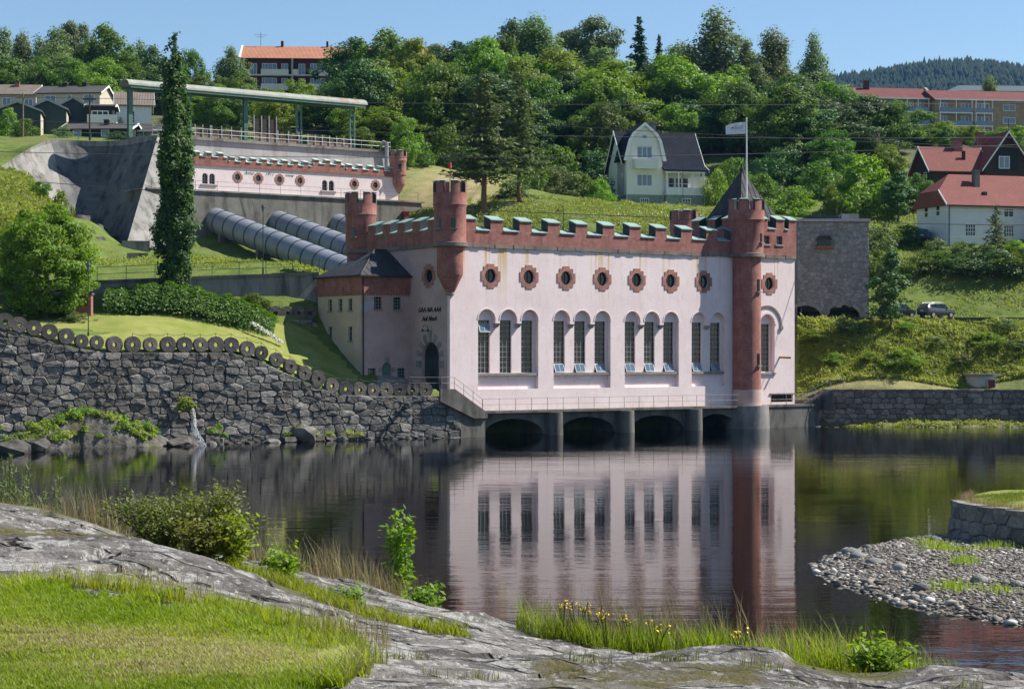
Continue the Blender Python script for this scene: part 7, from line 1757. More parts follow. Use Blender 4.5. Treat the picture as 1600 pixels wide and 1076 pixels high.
tufts('shore_grass', 'fresh grass behind the near rock at the water edge', [(850+i*24+rs.uniform(-12, 12), 16.9+rs.uniform(-.6, .3), .22, 190+rs.randrange(130), rs.choice([.16, .24, .32, .4])*(1.1 if i < 5 else .85)) for i in range(13)] + [(1200+i*24+rs.uniform(-10, 10), 15.8+rs.uniform(-.7, .5), .22, 180, rs.choice([.2, .28, .36])) for i in range(10)] + [(1400+rs.uniform(-20, 60), 15.6, .3, 120, .22) for i in range(4)], 'grass_fresh', .9, .007)
tufts('seed_grass', 'straw coloured seeding grass along the near rock edge', [(400+i*15+rs.uniform(-6, 6), 20.0+rs.uniform(-.4, .5), .32, 75, rs.choice([.3, .45, .55])) for i in range(17)] + [(120+i*9, 20.5, .25, 30, .55) for i in range(9)] + [(870+i*24, 16.7, .3, 60, rs.choice([.4, .55, .66])) for i in range(13)] + [(1200+i*24, 16.0, .3, 45, rs.choice([.35, .5])) for i in range(10)] + [(530+rs.uniform(-30, 30), 12.0, .3, 40, .3) for i in range(4)] + [(20+i*40, 13.3, .25, 40, .16) for i in range(9)], 'grass_dry', .7, .005)
tufts('lip_grass', 'sparse grass growing in cracks along the front of the near rock', [(px, Y, .14, 60, .09) for px, Y in [(640,11.6),(700,10.8),(760,11.2),(900,12.2),(930,12.3),(1010,12.4),(1060,12.3),(1120,10.9),(1190,12.2),(1240,11.4),(1330,12.8),(1500,11.6)]], 'grass_leaf', .9, .005)

def leafy(root, nm, C, D, n, leaf, mat, aspect=.5, spread=.12, seed=0):
    """leaves along twigs: C points, D directions"""
    g2 = np.random.default_rng(seed); C = np.asarray(C, float); i = g2.integers(0, len(C), n); p = C[i]+g2.normal(size=(n, 3))*spread
    nr = np.stack([g2.normal(size=n)*.6, g2.normal(size=n)*.6-.2, np.full(n, .8)], 1)
    v, f = quads(p, nr, leaf*(.6+.8*g2.random(n)), aspect, g2)
    return obj(nm, mesh_np(nm, v, f, mat, False, {'tint': np.repeat(g2.random(n), 4)}), root)
def twiggy(name, label, px, Y, h, w, n, leaf, mat, seed, stems=14, arch_=.5, aspect=.5, spread=.035, cat='shrub', zoff=-.05, thick=.012, group=None):
    r = random.Random(seed); x = XA(px, Y); z = float(nsample(np.array([x]), np.array([Y]))[0])+zoff
    root = thing(name, label, cat, (x, Y, z), 0, group); b = MB(); C = []
    for k in range(stems):
        a = r.uniform(0, 6.283); L = h*r.uniform(.6, 1.05); dx = w*.5*r.uniform(.2, 1)*math.cos(a); dy = w*.5*r.uniform(.2, 1)*math.sin(a)*.7
        path = [Vector((dx*(t**1.2)+r.uniform(-.03, .03)*h*t, dy*(t**1.2), L*(t-arch_*.35*t**3))) for t in (0, .2, .4, .6, .8, 1)]
        path[0] = Vector((dx*.1, dy*.1, -.05)); b.tube(path, thick, 4, thick*.25)
        for i in range(1, 6):
            for s_ in range(5): C.append(path[i-1].lerp(path[i], r.random()) if i > 1 else path[1])
            if i > 1 and r.random() < .8:
                e = path[i]+Vector((r.uniform(-.2, .2)*w, r.uniform(-.15, .15)*w, r.uniform(-.05, .16)*h)); b.tube([path[i], e], thick*.4, 3, thick*.15)
                for s_ in range(4): C.append(path[i].lerp(e, r.random()))
    b.build('stem', M['bark'], root); leafy(root, 'foliage', [tuple(c) for c in C], None, n, leaf, mat, aspect, spread, seed)
    return root
M['leaf_near'] = leafmat('near_shrub_leaves', (0.10, 0.135, 0.03), (0.21, 0.25, 0.065), 0.45, 0.05)
M['leaf_lime'] = leafmat('lime_leaves', (0.13, 0.24, 0.03), (0.24, 0.38, 0.06), 0.5, 0.05)
twiggy('cotoneaster_shrub', 'wide arching small-leaved shrub on the near rock, left part', 258, 18.9, .82, 1.35, 8000, .034, M['leaf_near'], 1, 34, .75)
twiggy('cotoneaster_shrub', 'olive small-leaved shrub with upright tips above the near rock', 322, 18.6, .80, 1.0, 6000, .034, M['leaf_near'], 2, 26, .5)
twiggy('leafy_shrub', 'bright green leafy shrub right of the arching shrub on the near rock', 362, 17.9, .50, .6, 1100, .055, M['leaf_lime'], 3, 12, .4, .5, .06)
twiggy('leafy_shrub', 'small lime leaved shrub in the hollow between the near rocks', 445, 17.2, .34, .5, 900, .055, M['leaf_lime'], 4, 10, .4, .55, .05)
twiggy('leafy_shrub', 'dark green shrub hanging below the arching shrub', 315, 17.8, .42, .7, 1800, .045, M['leaf_near'], 5, 12, .6, .55, .05)
twiggy('ash_sapling', 'bright young ash sapling standing alone against the water', 630, 22.0, 1.42, .42, 1300, .08, M['leaf_lime'], 6, 5, .15, .42, .055, 'sapling')
twiggy('ash_sapling', 'low bright sapling leaning over the rock edge beside the tall one', 662, 18.4, .32, .45, 420, .065, M['leaf_lime'], 7, 6, .6, .42, .05, 'sapling')
twiggy('leafy_shrub', 'bright leafy shrub at the lower right between grass and rock', 1372, 15.2, .34, .62, 1500, .055, M['leaf_lime'], 8, 16, .4, .5, .05)
twiggy('leafy_shrub', 'small lime plant on the lower ledge near the lawn tip', 545, 15.9, .2, .3, 300, .045, M['leaf_lime'], 9, 8, .4, .5, .04)
for i, (px, Y) in enumerate([(880, 16.6), (903, 16.5), (925, 16.6), (948, 16.4), (985, 16.5), (1025, 16.2), (1160, 15.8)]):
    r = random.Random(60+i); x = XA(px, Y); z = float(nsample(np.array([x]), np.array([Y]))[0]); hh = .36+.05*r.random() if i < 3 else .29
    root = thing('yellow_wildflower', ['tallest yellow wildflower at the left end of the shore grass', 'yellow wildflower second from the left end of the shore grass', 'yellow wildflower third from the left end of the shore grass', 'yellow wildflower in the middle left of the shore grass', 'single yellow wildflower near the middle of the shore grass', 'yellow wildflower right of the middle of the shore grass', 'yellow wildflower at the right end of the shore grass'][i], 'flower', (x, Y, z), 0, 'yellow wildflowers in the shore grass')
    b = MB(); C = []
    for k in range(5):
        e = Vector((r.uniform(-.1, .1), r.uniform(-.1, .1), hh*r.uniform(.8, 1.0))); b.tube([(0, 0, -.05), e*.5+Vector((0, 0, .02)), e], .005, 4)
        for s_ in range(7): C.append(tuple(e+Vector((r.uniform(-.035, .035), r.uniform(-.035, .035), r.uniform(-.03, .02)))))
    b.build('stem', M['grass_leaf'], root); leafy(root, 'blossom', C, None, 34, .017, M.setdefault('yellow_flower', simple('yellow_petals', (.75, .52, .02))), .8, .008, i)
# young pine shoots and brown stems at the left edge
for i, (px, Y, hh) in enumerate([(12, 24, 1.0), (48, 25, 1.0), (78, 24.5, .8), (-20, 24, 1.1), (30, 23, .7)]):
    x = XA(px, Y); z = float(nsample(np.array([x]), np.array([Y]))[0]); hh = ZA([688, 700, 735, 680, 730][i], Y)-z; root = thing('pine_sapling', ['young pine with upright candles at the left edge', 'young pine with upright candles, second from the left edge', 'shortest young pine at the right of the left edge group', 'young pine cut off by the left edge', 'low young pine in front of the left edge group'][i], 'sapling', (x, Y, z), 0, 'young pines at the left edge')
    b = MB(); C = []; D = []; r = random.Random(i)
    for k in range(11):
        a = r.uniform(0, 6.28); w = .42*r.random()**.6; L = hh*r.uniform(.6, 1.0)*(1-.35*w); p0 = Vector((w*.35*math.cos(a), w*.35*math.sin(a), .05)); p1 = Vector((w*math.cos(a), w*math.sin(a), L*.6)); p2 = Vector((w*1.05*math.cos(a), w*1.05*math.sin(a), L)); b.tube([(0, 0, -.05), p0, p1, p2], .014, 4, .006)
        for s_ in range(170):
            t = r.random(); c = p0.lerp(p1, t*2) if t < .5 else p1.lerp(p2, t*2-1); C.append(tuple(c)); q = Vector((r.uniform(-1, 1), r.uniform(-1, 1), .9)); D.append(tuple(q))
    b.build('stem', M['bark'], root); C = np.array(C); D = np.array(D); g2 = np.random.default_rng(i); v, f = quads(C+D*.03, g2.normal(size=C.shape), .085, .12, g2, D)
    obj('needles', mesh_np('needles', v, f, M.setdefault('shoot', leafmat('fresh_pine_needles', (0.10, 0.15, 0.05), (0.20, 0.26, 0.10), .2, .05)), False, {'tint': np.repeat(g2.random(len(C)), 4)}), root)
tufts('dead_stems', 'brown dead stems below the young pines at the left edge', [(5+i*10, 21.5+rs.uniform(-.5, 1), .25, 140, .45) for i in range(11)], 'grass_dry', .6, .007)
tufts('edge_grass', 'green grass around the young pines at the left edge', [(-20+i*14, 22.5+rs.uniform(-.5, 1), .3, 200, .5) for i in range(11)], 'grass_leaf', .5, .008)

# ------------------------------------------------------------------ gravel bar
g = np.random.default_rng(91)
nst = 24000; X = 10.3+14*g.random(nst*2); Y = 50+36*g.random(nst*2); d = sdf(BAR, X, Y); pr_ = (d > -.7) & (np.hypot(X-cxr, Y-cyr) > rdr-.2) & (X/Y*F+CX < 1640); X, Y, d = X[pr_][:nst], Y[pr_][:nst], d[pr_][:nst]
ico_v = np.array([(0,0,1),(.894,0,.447),(.276,.851,.447),(-.724,.526,.447),(-.724,-.526,.447),(.276,-.851,.447),(.724,.526,-.447),(-.276,.851,-.447),(-.894,0,-.447),(-.276,-.851,-.447),(.724,-.526,-.447),(0,0,-1)])
ico_f = np.array([(0,1,2),(0,2,3),(0,3,4),(0,4,5),(0,5,1),(1,6,2),(2,7,3),(3,8,4),(4,9,5),(5,10,1),(6,7,2),(7,8,3),(8,9,4),(9,10,5),(10,6,1),(11,7,6),(11,8,7),(11,9,8),(11,10,9),(11,6,10)])
n = len(X); s = .022+.06*g.random(n)**2.6+.06*(g.random(n) < .03); s *= np.where(d < 1.3, 1.5, 1.0)
sx = s*(.8+.6*g.random(n)); sy = s*(.8+.6*g.random(n)); sz = s*(.35+.4*g.random(n)); a = g.random(n)*6.283
V = ico_v[None]*(1+.22*g.normal(size=(n, 12, 1))); V = V*np.stack([sx, sy, sz], 1)[:, None, :]
ca, sa = np.cos(a)[:, None], np.sin(a)[:, None]; x_ = V[..., 0]*ca-V[..., 1]*sa; y_ = V[..., 0]*sa+V[..., 1]*ca
V = np.stack([x_+X[:, None], y_+Y[:, None], V[..., 2]+(bed_z(X, Y)+sz*.25)[:, None]], 2).reshape(-1, 3)
Fc = (ico_f[None]+np.arange(n)[:, None, None]*12).reshape(-1, 3)
m = N('gravel_stones'); t = m.attr('tint'); c = m.ramp(t, [(0.0, (0.07, 0.063, 0.054)), (0.35, (0.155, 0.138, 0.118)), (0.7, (0.25, 0.226, 0.195)), (0.93, (0.38, 0.34, 0.295)), (1.0, (0.62, 0.60, 0.57))])
f = m.noise(20, 4); c = m.mix(m.ramp(f, [(0.5, 0.0), (0.75, 0.4)]), c, (0.10, 0.095, 0.09)); M['gravel'] = m.bsdf(c, 0.9, m.bump(m.noise(35, 4), .3, .01))
o = obj('gravel', mesh_np('gravel', V, Fc, M['gravel'], False, {'tint': np.repeat(g.random(n), 12)})); tag(o, 'grey river gravel and cobbles covering the bar', 'gravel', kind='stuff')
spots = [(1340,893,'pale'),(1405,915,'grey'),(1365,905,'round'),(1530,940,'flat'),(1590,945,'dark'),(1440,945,'dark'),(1330,885,'white'),(1460,868,'long')]
labs = ['pale cobble near the tip of the gravel bar', 'grey cobble in the middle of the gravel bar', 'rounded cobble between the tip and the middle of the gravel bar', 'flat slab stone on the near side of the gravel bar', 'dark boulder at the right edge of the gravel bar', 'dark cobble near the waterline of the gravel bar', 'whitish cobble closest to the tip of the gravel bar', 'long light slab at the far edge of the gravel bar']
for i, (px, py, k_) in enumerate(spots):
    x, y = water_at(px, py); s = .24+.1*rs.random(); v = ico_v*(1+.12*np.random.default_rng(i).normal(size=(12, 1)))*np.array([s*1.3, s, s*.6])
    me = mesh_np('cobble', v, ico_f, M['pebble'], False); o = obj('cobble', me, None, (x, y, float(bed_z(np.array([x]), np.array([y]))[0])+.05), rs.uniform(0, 6)); tag(o, labs[i], 'stone', 'larger stones on the gravel bar')
# weeds on the bar and on the round wall
def gtufts(nm, lab, spots_, mat, zf, wid=.012, lean=.6):
    XS, YS, HS = [], [], []
    for x0, y0, sp_, n, hh in spots_: XS.append(x0+g.normal(size=n)*sp_); YS.append(y0+g.normal(size=n)*sp_); HS.append(hh*(.3+.8*g.random(n)))
    X, Y, H_ = np.concatenate(XS), np.concatenate(YS), np.concatenate(HS)
    o = obj(nm, blade_mesh(nm, np.stack([X, Y], 1), zf(X, Y), H_, wid*(.6+.8*g.random(len(X))), g, M[mat], lean)); tag(o, lab, 'grass', kind='stuff')
bzf = lambda X, Y: bed_z(X, Y)-.02
gtufts('bar_weeds', 'tufts of green weeds scattered on the gravel bar', [(*water_at(px, py), .3, 120, .35) for px, py in [(1455,885),(1470,880),(1490,888),(1505,912),(1510,905),(1480,945),(1500,950),(1560,955),(1445,872),(1540,885),(1570,882)]], 'weed', bzf, .025)
def mound_z(X, Y): rr_ = np.hypot(X-cxr, Y-cyr); return 1.82+.75*(1-(rr_/rdr)**2)-.02
a_ = np.linspace(R(150), R(290), 40)
gtufts('mound_grass', 'short mown grass on top of the round wall', [(cxr+(rdr-.9-1.9*rs.random())*math.cos(a), cyr+(rdr-.9-1.9*rs.random())*math.sin(a), .5, 420, .10) for a in a_], 'grass_leaf', mound_z, .014)
gtufts('mound_edge_grass', 'dry grass fringe along the rim of the round wall', [(cxr+(rdr-.75)*math.cos(a), cyr+(rdr-.75)*math.sin(a), .12, 60, .35) for a in a_], 'grass_dry', lambda X, Y: mound_z(X, Y)+.02, .012)
# ------------------------------------------------------------------ boulders, ledge, waterfall
import bmesh
def boulder_mesh(name, sx, sy, sz, seed, mat, amp=.28, n=22, m_=14, flat=0.0):
    """angular broken rock: hull of scattered points, split once and roughened"""
    r = random.Random(seed); bm = bmesh.new()
    for k in range(26):
        d = Vector((r.gauss(0, 1), r.gauss(0, 1), r.gauss(0, 1))).normalized()*r.uniform(.82, 1.08); d.z = max(-.7, min(.8, d.z*1.25)); bm.verts.new((d.x*sx, d.y*sy, d.z*sz))
    h = bmesh.ops.convex_hull(bm, input=bm.verts[:]); bmesh.ops.delete(bm, geom=[v for v in h['geom_unused'] if isinstance(v, bmesh.types.BMVert)], context='VERTS')
    bmesh.ops.subdivide_edges(bm, edges=bm.edges[:], cuts=2 if max(sx, sy) > 1.2 else 1, use_grid_fill=True)
    for v in bm.verts: v.co += v.co.normalized()*noise.noise(v.co*(1.3/max(.3, min(sx, sz)))+Vector((seed, 0, 0)))*.16*min(sx, sy, sz)
    me = bpy.data.meshes.new(name); bm.to_mesh(me); bm.free(); me.materials.append(mat); return me
M['rock_dark'] = simple('dark_wet_rock', (0.075, 0.068, 0.06), 0.8, 0.6, 1.2, bump=0.8)
m = N('overgrown_ledge_rock'); f = m.noise(.9, 7, .7); c = m.mix(m.ramp(f, [(.35, 0.0), (.65, 1.0)]), (.05, .045, .04), (.19, .175, .155)); f2 = m.noise(4, 6, .7); c = m.mix(m.ramp(f2, [(.55, 0.0), (.65, .6)]), c, (.26, .25, .23)); f3 = m.noise(.5, 5, .6, m.map(loc=(4, 2, 1))); c = m.mix(m.ramp(f3, [(.52, 0.0), (.62, .8)]), c, (.09, .09, .03)); M['rock_ledge'] = m.bsdf(c, .9, m.bump(m.noise(2.5, 7, .7), 1.0, .2), 0, .25)
M['rock_mid'] = simple('grey_rock', (0.15, 0.14, 0.125), 0.9, 0.55, 1.4, bump=0.8)
def boulder(label, px, py, Y, sx, sy, sz, seed, mat='rock_dark', group='rocks at the water edge', name='boulder', dz=0.0):
    p = P(px, py, Y); o = obj(name, boulder_mesh(name, sx, sy, sz, seed, M[mat]), None, (p.x, p.y, p.z+dz), seed*.7); return tag(o, label, 'rock', group)
ex = np.linspace(XA(40, 159), XA(272, 161), 110); ey = np.linspace(156.6, 166.5, 46); A, B = np.meshgrid(ex, ey)
pxl = A/B*F+CX; front = 159.0+.016*(pxl-60)+1.1*vnoise(A, B*0, .5, 71)
hgt_ = np.interp(pxl, [40, 60, 95, 140, 190, 230, 262, 275], [.9, 1.9, 2.5, 2.7, 2.2, 1.4, .6, -.4])
bl = np.round(vnoise(A*.8+B*.3, B*.6, .55, 73, 2)*6)/6
Zl = -.9+(hgt_+.9)*np.clip((B-front)/1.5+.5, 0, 1)**.6+(bl*.9+vnoise(A, B, .9, 75, 5)*.8)*np.clip((B-front)/1.2+.8, 0, 1)
ledge_me = mesh_np('rock_ledge', np.stack([A, B+.35*vnoise(A, Zl, 1.1, 77), Zl], 2).reshape(-1, 3), grid_faces(*A.shape), M['rock_ledge'], False)
tag(obj('rock_ledge', ledge_me), 'broad dark overgrown rock ledge at the foot of the river wall', 'rock')
def ledge_pt():
    while True:
        k = rs.randrange(Zl.shape[0]); q = rs.randrange(Zl.shape[1])
        if Zl[k, q] > .9 and B[k, q] < 164.5: return (A[k, q], B[k, q], Zl[k, q]-.05)
boulder('dark wet rock below the little waterfall', 285, 694, 163.3, 1.7, 1.2, .9, 6)
boulder('rounded grey rock bulging from the foot of the river wall', 468, 678, 171.2, 1.9, .9, 1.1, 8, 'rock_mid')
for i, (px, py, Y, s) in enumerate([(330,697,165,.7),(358,696,166.5,.6),(390,694,167.6,.5),(425,692,168.8,.7),(455,688,170,.6),(500,688,171.8,.6),(535,686,173.2,.5),(575,686,174.6,.45),(610,687,176,.4),(340,690,166,.6),(20,705,152,1.6),(50,700,154.5,1.4)]):
    boulder('dark toe stone along the foot of the river wall, %s from the waterfall' % ordn[i] if i < 9 else ['dark toe stone just right of the waterfall, behind another', 'large bank rock at the left edge of the far shore', 'bank rock left of the rock ledge on the far shore'][i-9], px, py, Y, s*1.3, s, s*.7, 20+i, 'rock_dark' if i % 3 else 'rock_mid', 'toe stones of the river wall')
for i in range(26):
    px = 1262+i*14+rs.uniform(-4, 4); Yb = 206.4-.006*(px-1262)-rs.uniform(.6, 3.0); s = rs.uniform(.22, .5)
    o = obj('boulder', boulder_mesh('boulder', s*1.3, s, s*.7, 60+i, M['rock_mid'], n=12, m_=8), None, (XA(px, Yb), Yb, .05), i); tag(o, 'small rock on the shore below the quay wall, %s from the tower' % ordn[i], 'rock', 'small rocks below the quay wall')
for i, (px, py, Y, s_) in enumerate(DAMROCKS): boulder('dark rock in the stream bed at the dam foot, %s from the left' % ordn[[0, 2, 4, 5, 3, 1][i]], px, py, Y, s_*1.2, s_, s_*.8, 120+i, 'rock_dark', 'rocks in the stream bed below the dam')
# shore strip under the quay
v = []
xs_ = np.linspace(31, 76, 60)
for x in xs_:
    yq = interp(x, [30, 40, 54, 76], [208.2, 207, 205.9, 202.5]); k = min(1, (x-30)/12)
    for t in np.linspace(0, 1, 7): v.append((x, yq-(1.2+3.4*k)*t, (.25+.75*k)*(1-t)-.25*t+.12*math.sin(x*2.1+t*5)))
tag(obj('shore', mesh_np('shore', v, grid_faces(60, 7)[:, ::-1], M['ground'], True, {'hay': np.full(420, .25), 'soil': np.full(420, .6)})), kind='structure')
def leaf_patch(nm, lab, pts_, n, leaf, mat, seed, cat='weeds'):
    g2 = np.random.default_rng(seed); i = g2.integers(0, len(pts_), n); Q = np.array([p[:3] for p in pts_]); r_ = np.array([p[3] for p in pts_]); h_ = np.array([p[4] for p in pts_])
    d = g2.normal(size=(n, 3)); d /= np.linalg.norm(d, axis=1, keepdims=True); d *= (g2.random(n)**.5)[:, None]
    c = Q[i]+np.stack([d[:, 0]*r_[i], d[:, 1]*r_[i]*.7, np.abs(d[:, 2])*h_[i]], 1); nr = d*.6+np.array([0, -.2, .7])+g2.normal(size=(n, 3))*.4
    v, f = quads(c, nr, leaf*(.6+.8*g2.random(n)), .5, g2); o = obj(nm, mesh_np(nm, v, f, mat, False, {'tint': np.repeat(np.clip(.2*g2.normal(size=len(Q))[i]+g2.random(n), 0, 1), 4)})); return tag(o, lab, cat, kind='stuff')
def pp(px, py, Y, r, h): p = P(px, py, Y); return (p.x, p.y, p.z, r, h)
leaf_patch('ledge_weeds', 'green weeds and grass covering the rock ledge', [(*ledge_pt(), .45, rs.uniform(.25, .7)) for _ in range(120)] + [pp(i*7+rs.uniform(-5, 5), 694+rs.uniform(-30, 5), 153+i*.2, .6, .6) for i in range(16)], 15000, .2, M['weed'], 3)
leaf_patch('ledge_bushes', 'leafy green bushes on the rock ledge below the river wall', [(*ledge_pt(), .6, rs.uniform(.5, 1.1)) for _ in range(26)] + [pp(332, 676, 165.5, .5, .5), pp(342, 670, 166, .4, .5), pp(350, 682, 165.8, .4, .4)], 6000, .2, M['leaf_bright'], 4)
leaf_patch('spout_grass', 'tuft of hanging grass above the little waterfall', [pp(290, 632, 166.2, .7, .8), pp(284, 640, 166, .5, .6), pp(300, 638, 166, .4, .5)], 700, .28, M['weed'], 5)
leaf_patch('toe_weeds', 'yellowish weeds at the foot of the river wall', [pp(px, py, 171+.02*(px-470), .6, .4) for px, py in [(470,668),(490,678),(515,680),(545,678),(560,680),(450,680)]], 900, .2, M['weed'], 6)
leaf_patch('shore_weeds', 'strip of green weeds on the shore below the quay wall', [(x, interp(x, [30, 40, 54, 76], [208.2, 207, 205.9, 202.5])-rs.uniform(.6, 3.2)*min(1, (x-30)/12), .3*min(1, (x-30)/12), .8, rs.uniform(.4, .9)*min(1, (x-32)/9)) for x in np.linspace(34, 62, 70)], 7000, .26, M['weed'], 7)
leaf_patch('quay_weeds', 'weedy tufts on the dry grass strip on top of the quay', [(x, 209.2+rs.uniform(0, 1.2), 4.1, .6, rs.uniform(.1, .6)) for x in np.linspace(33, 60, 26)], 1800, .25, M['weed'], 8)
leaf_patch('wall_foot_flowers', 'white flowering edge plants at the right end of the hedge', [pp(395+i*5, 507+i*3.2, 181.5-.05*i, .35, .35) for i in range(10)], 700, .16, simple('white_blossom', (.7, .7, .62)), 9, 'flowers')
leaf_patch('meadow_flowers', 'white flowers dotted on the lawn slope below the villa', [pp(870+i*26, 338+rs.uniform(-8, 5), 246, 1.6, .4) for i in range(10)], 160, .16, simple('white_meadow_blossom', (.7, .7, .66)), 10, 'flowers')
# waterfall
m = N('falling_water'); f = m.noise(1.0, 5, 0.65, m.map((15, 15, .8))); a = m.n('BsdfPrincipled'); a.inputs['Base Color'].default_value = (.75, .78, .8, 1); a.inputs['Roughness'].default_value = .4
tr = m.n('BsdfTransparent'); mx = m.n('MixShader'); m.set(mx.inputs[0], m.ramp(f, [(.44, 0.0), (.66, .7)])); m.set(mx.inputs[1], tr.outputs[0]); m.set(mx.inputs[2], a.outputs[0]); m.t.links.new(mx.outputs[0], m.out.inputs[0]); M['fall'] = m.m
wf = thing('waterfall', 'thin white waterfall spilling from the river wall onto dark rock', 'waterfall', P(302, 698, 163.2)); O = wf.location
path = [P(301,636,166.0), P(302,642,165.3), P(303,655,165.0), P(303,668,164.6), P(306,678,163.6), P(312,688,163.2), P(316,699,162.6)]; v = []
for i, p in enumerate(path):
    w = .10+.055*i
    for k in range(6): t = k/5-.5; v.append(tuple(p-O+Vector((w*2*t, -.12*math.cos(t*3)+.08*math.sin(i*3+k*2.1), .04*math.sin(k*3+i)))))
obj('water_sheet', mesh_np('water_sheet', v, grid_faces(len(path), 6)[:, ::-1], M['fall'], True), wf)
v = []; g2 = random.Random(2)
obj('foam', MB().lathe([(.01, .03), (.5, .05), (.9, .01)], P(316, 700, 162.4).x-O.x, P(316, 700, 162.4).y-O.y, 14).mesh('foam', M['fall']), wf)

# ------------------------------------------------------------------ far forested hill
hx = np.linspace(250, 1900, 90); hyv = np.linspace(1500, 3600, 50); A, B = np.meshgrid(hx, hyv)
ridge_px = [1150,1240,1290,1340,1400,1450,1500,1560,1600,1680,1800,2000]; ridge_py = [150,128,120,116,104,93,88,88,100,112,118,130]
def hill_z(X, Y):
    px = X/2600*F+CX; top = CAMZ+(HY-np.interp(px, ridge_px, ridge_py)-13)/F*2600
    t = np.clip((Y-1500)/1100, 0, 1); t2 = np.clip((3600-Y)/1000, 0, 1); z = 60+(top-60)*np.where(Y < 2600, t**.8, t2)
    return z+vnoise(X, Y, .006, 61)*30
obj_h = obj('hill', mesh_np('hill', np.stack([A, B, hill_z(A, B)], 2).reshape(-1, 3), grid_faces(*A.shape), M['ground'], True, {'hay': np.zeros(A.size), 'soil': np.full(A.size, .5)})); tag(obj_h, kind='structure')
g = np.random.default_rng(12); n = 15000; Y = 1650+1010*g.random(n); X = (g.random(n)*560+1190-CX)/F*Y; h = (8+9*g.random(n)); r_ = h*(.17+.16*(g.random(n) < .3)+.05*g.random(n)); z = hill_z(X, Y)
k = 6; an = np.arange(k)*2*np.pi/k; base = np.stack([X[:, None]+r_[:, None]*np.cos(an), Y[:, None]+r_[:, None]*np.sin(an), z[:, None]+h[:, None]*.12+0*an], 2); low = np.stack([X, Y, z-1], 1)[:, None]; tip = np.stack([X, Y, z+h], 1)[:, None]
mid = np.stack([X[:, None]+r_[:, None]*.75*np.cos(an+.5), Y[:, None]+r_[:, None]*.75*np.sin(an+.5), z[:, None]+h[:, None]*(.45+.12*g.random((n, k)))], 2)
V = np.concatenate([base, mid, tip], 1).reshape(-1, 3); o_ = np.arange(n)*(2*k+1); Fs = []
for i in range(k):
    j = (i+1) % k; Fs += [np.stack([o_+i, o_+j, o_+k+i], 1), np.stack([o_+j, o_+k+j, o_+k+i], 1), np.stack([o_+k+i, o_+k+j, o_+2*k], 1)]
M['far_forest'] = leafmat('far_conifers', (0.008, 0.016, 0.010), (0.032, 0.048, 0.018), .1, 0, 1.0)
o = obj('far_forest', mesh_np('far_forest', V, np.concatenate(Fs), M['far_forest'], False, {'tint': np.repeat(np.where(g.random(n) < .22, .6+.4*g.random(n), .35*g.random(n)), 2*k+1)})); tag(o, 'far conifer forest covering the hill on the right horizon', 'forest', kind='stuff')

hz = MB().box(-3000, 3200, -60, 3700, -6, 480).build('haze', None); tag(hz, 'thin summer haze over the valley', 'haze', kind='stuff')
m = N('thin_haze'); pv = m.n('VolumePrincipled'); pv.inputs['Color'].default_value = (.22, .55, 1, 1); pv.inputs['Density'].default_value = .00004; pv.inputs['Anisotropy'].default_value = .2
m.t.links.new(pv.outputs[0], m.out.inputs['Volume']); hz.data.materials.append(m.m)
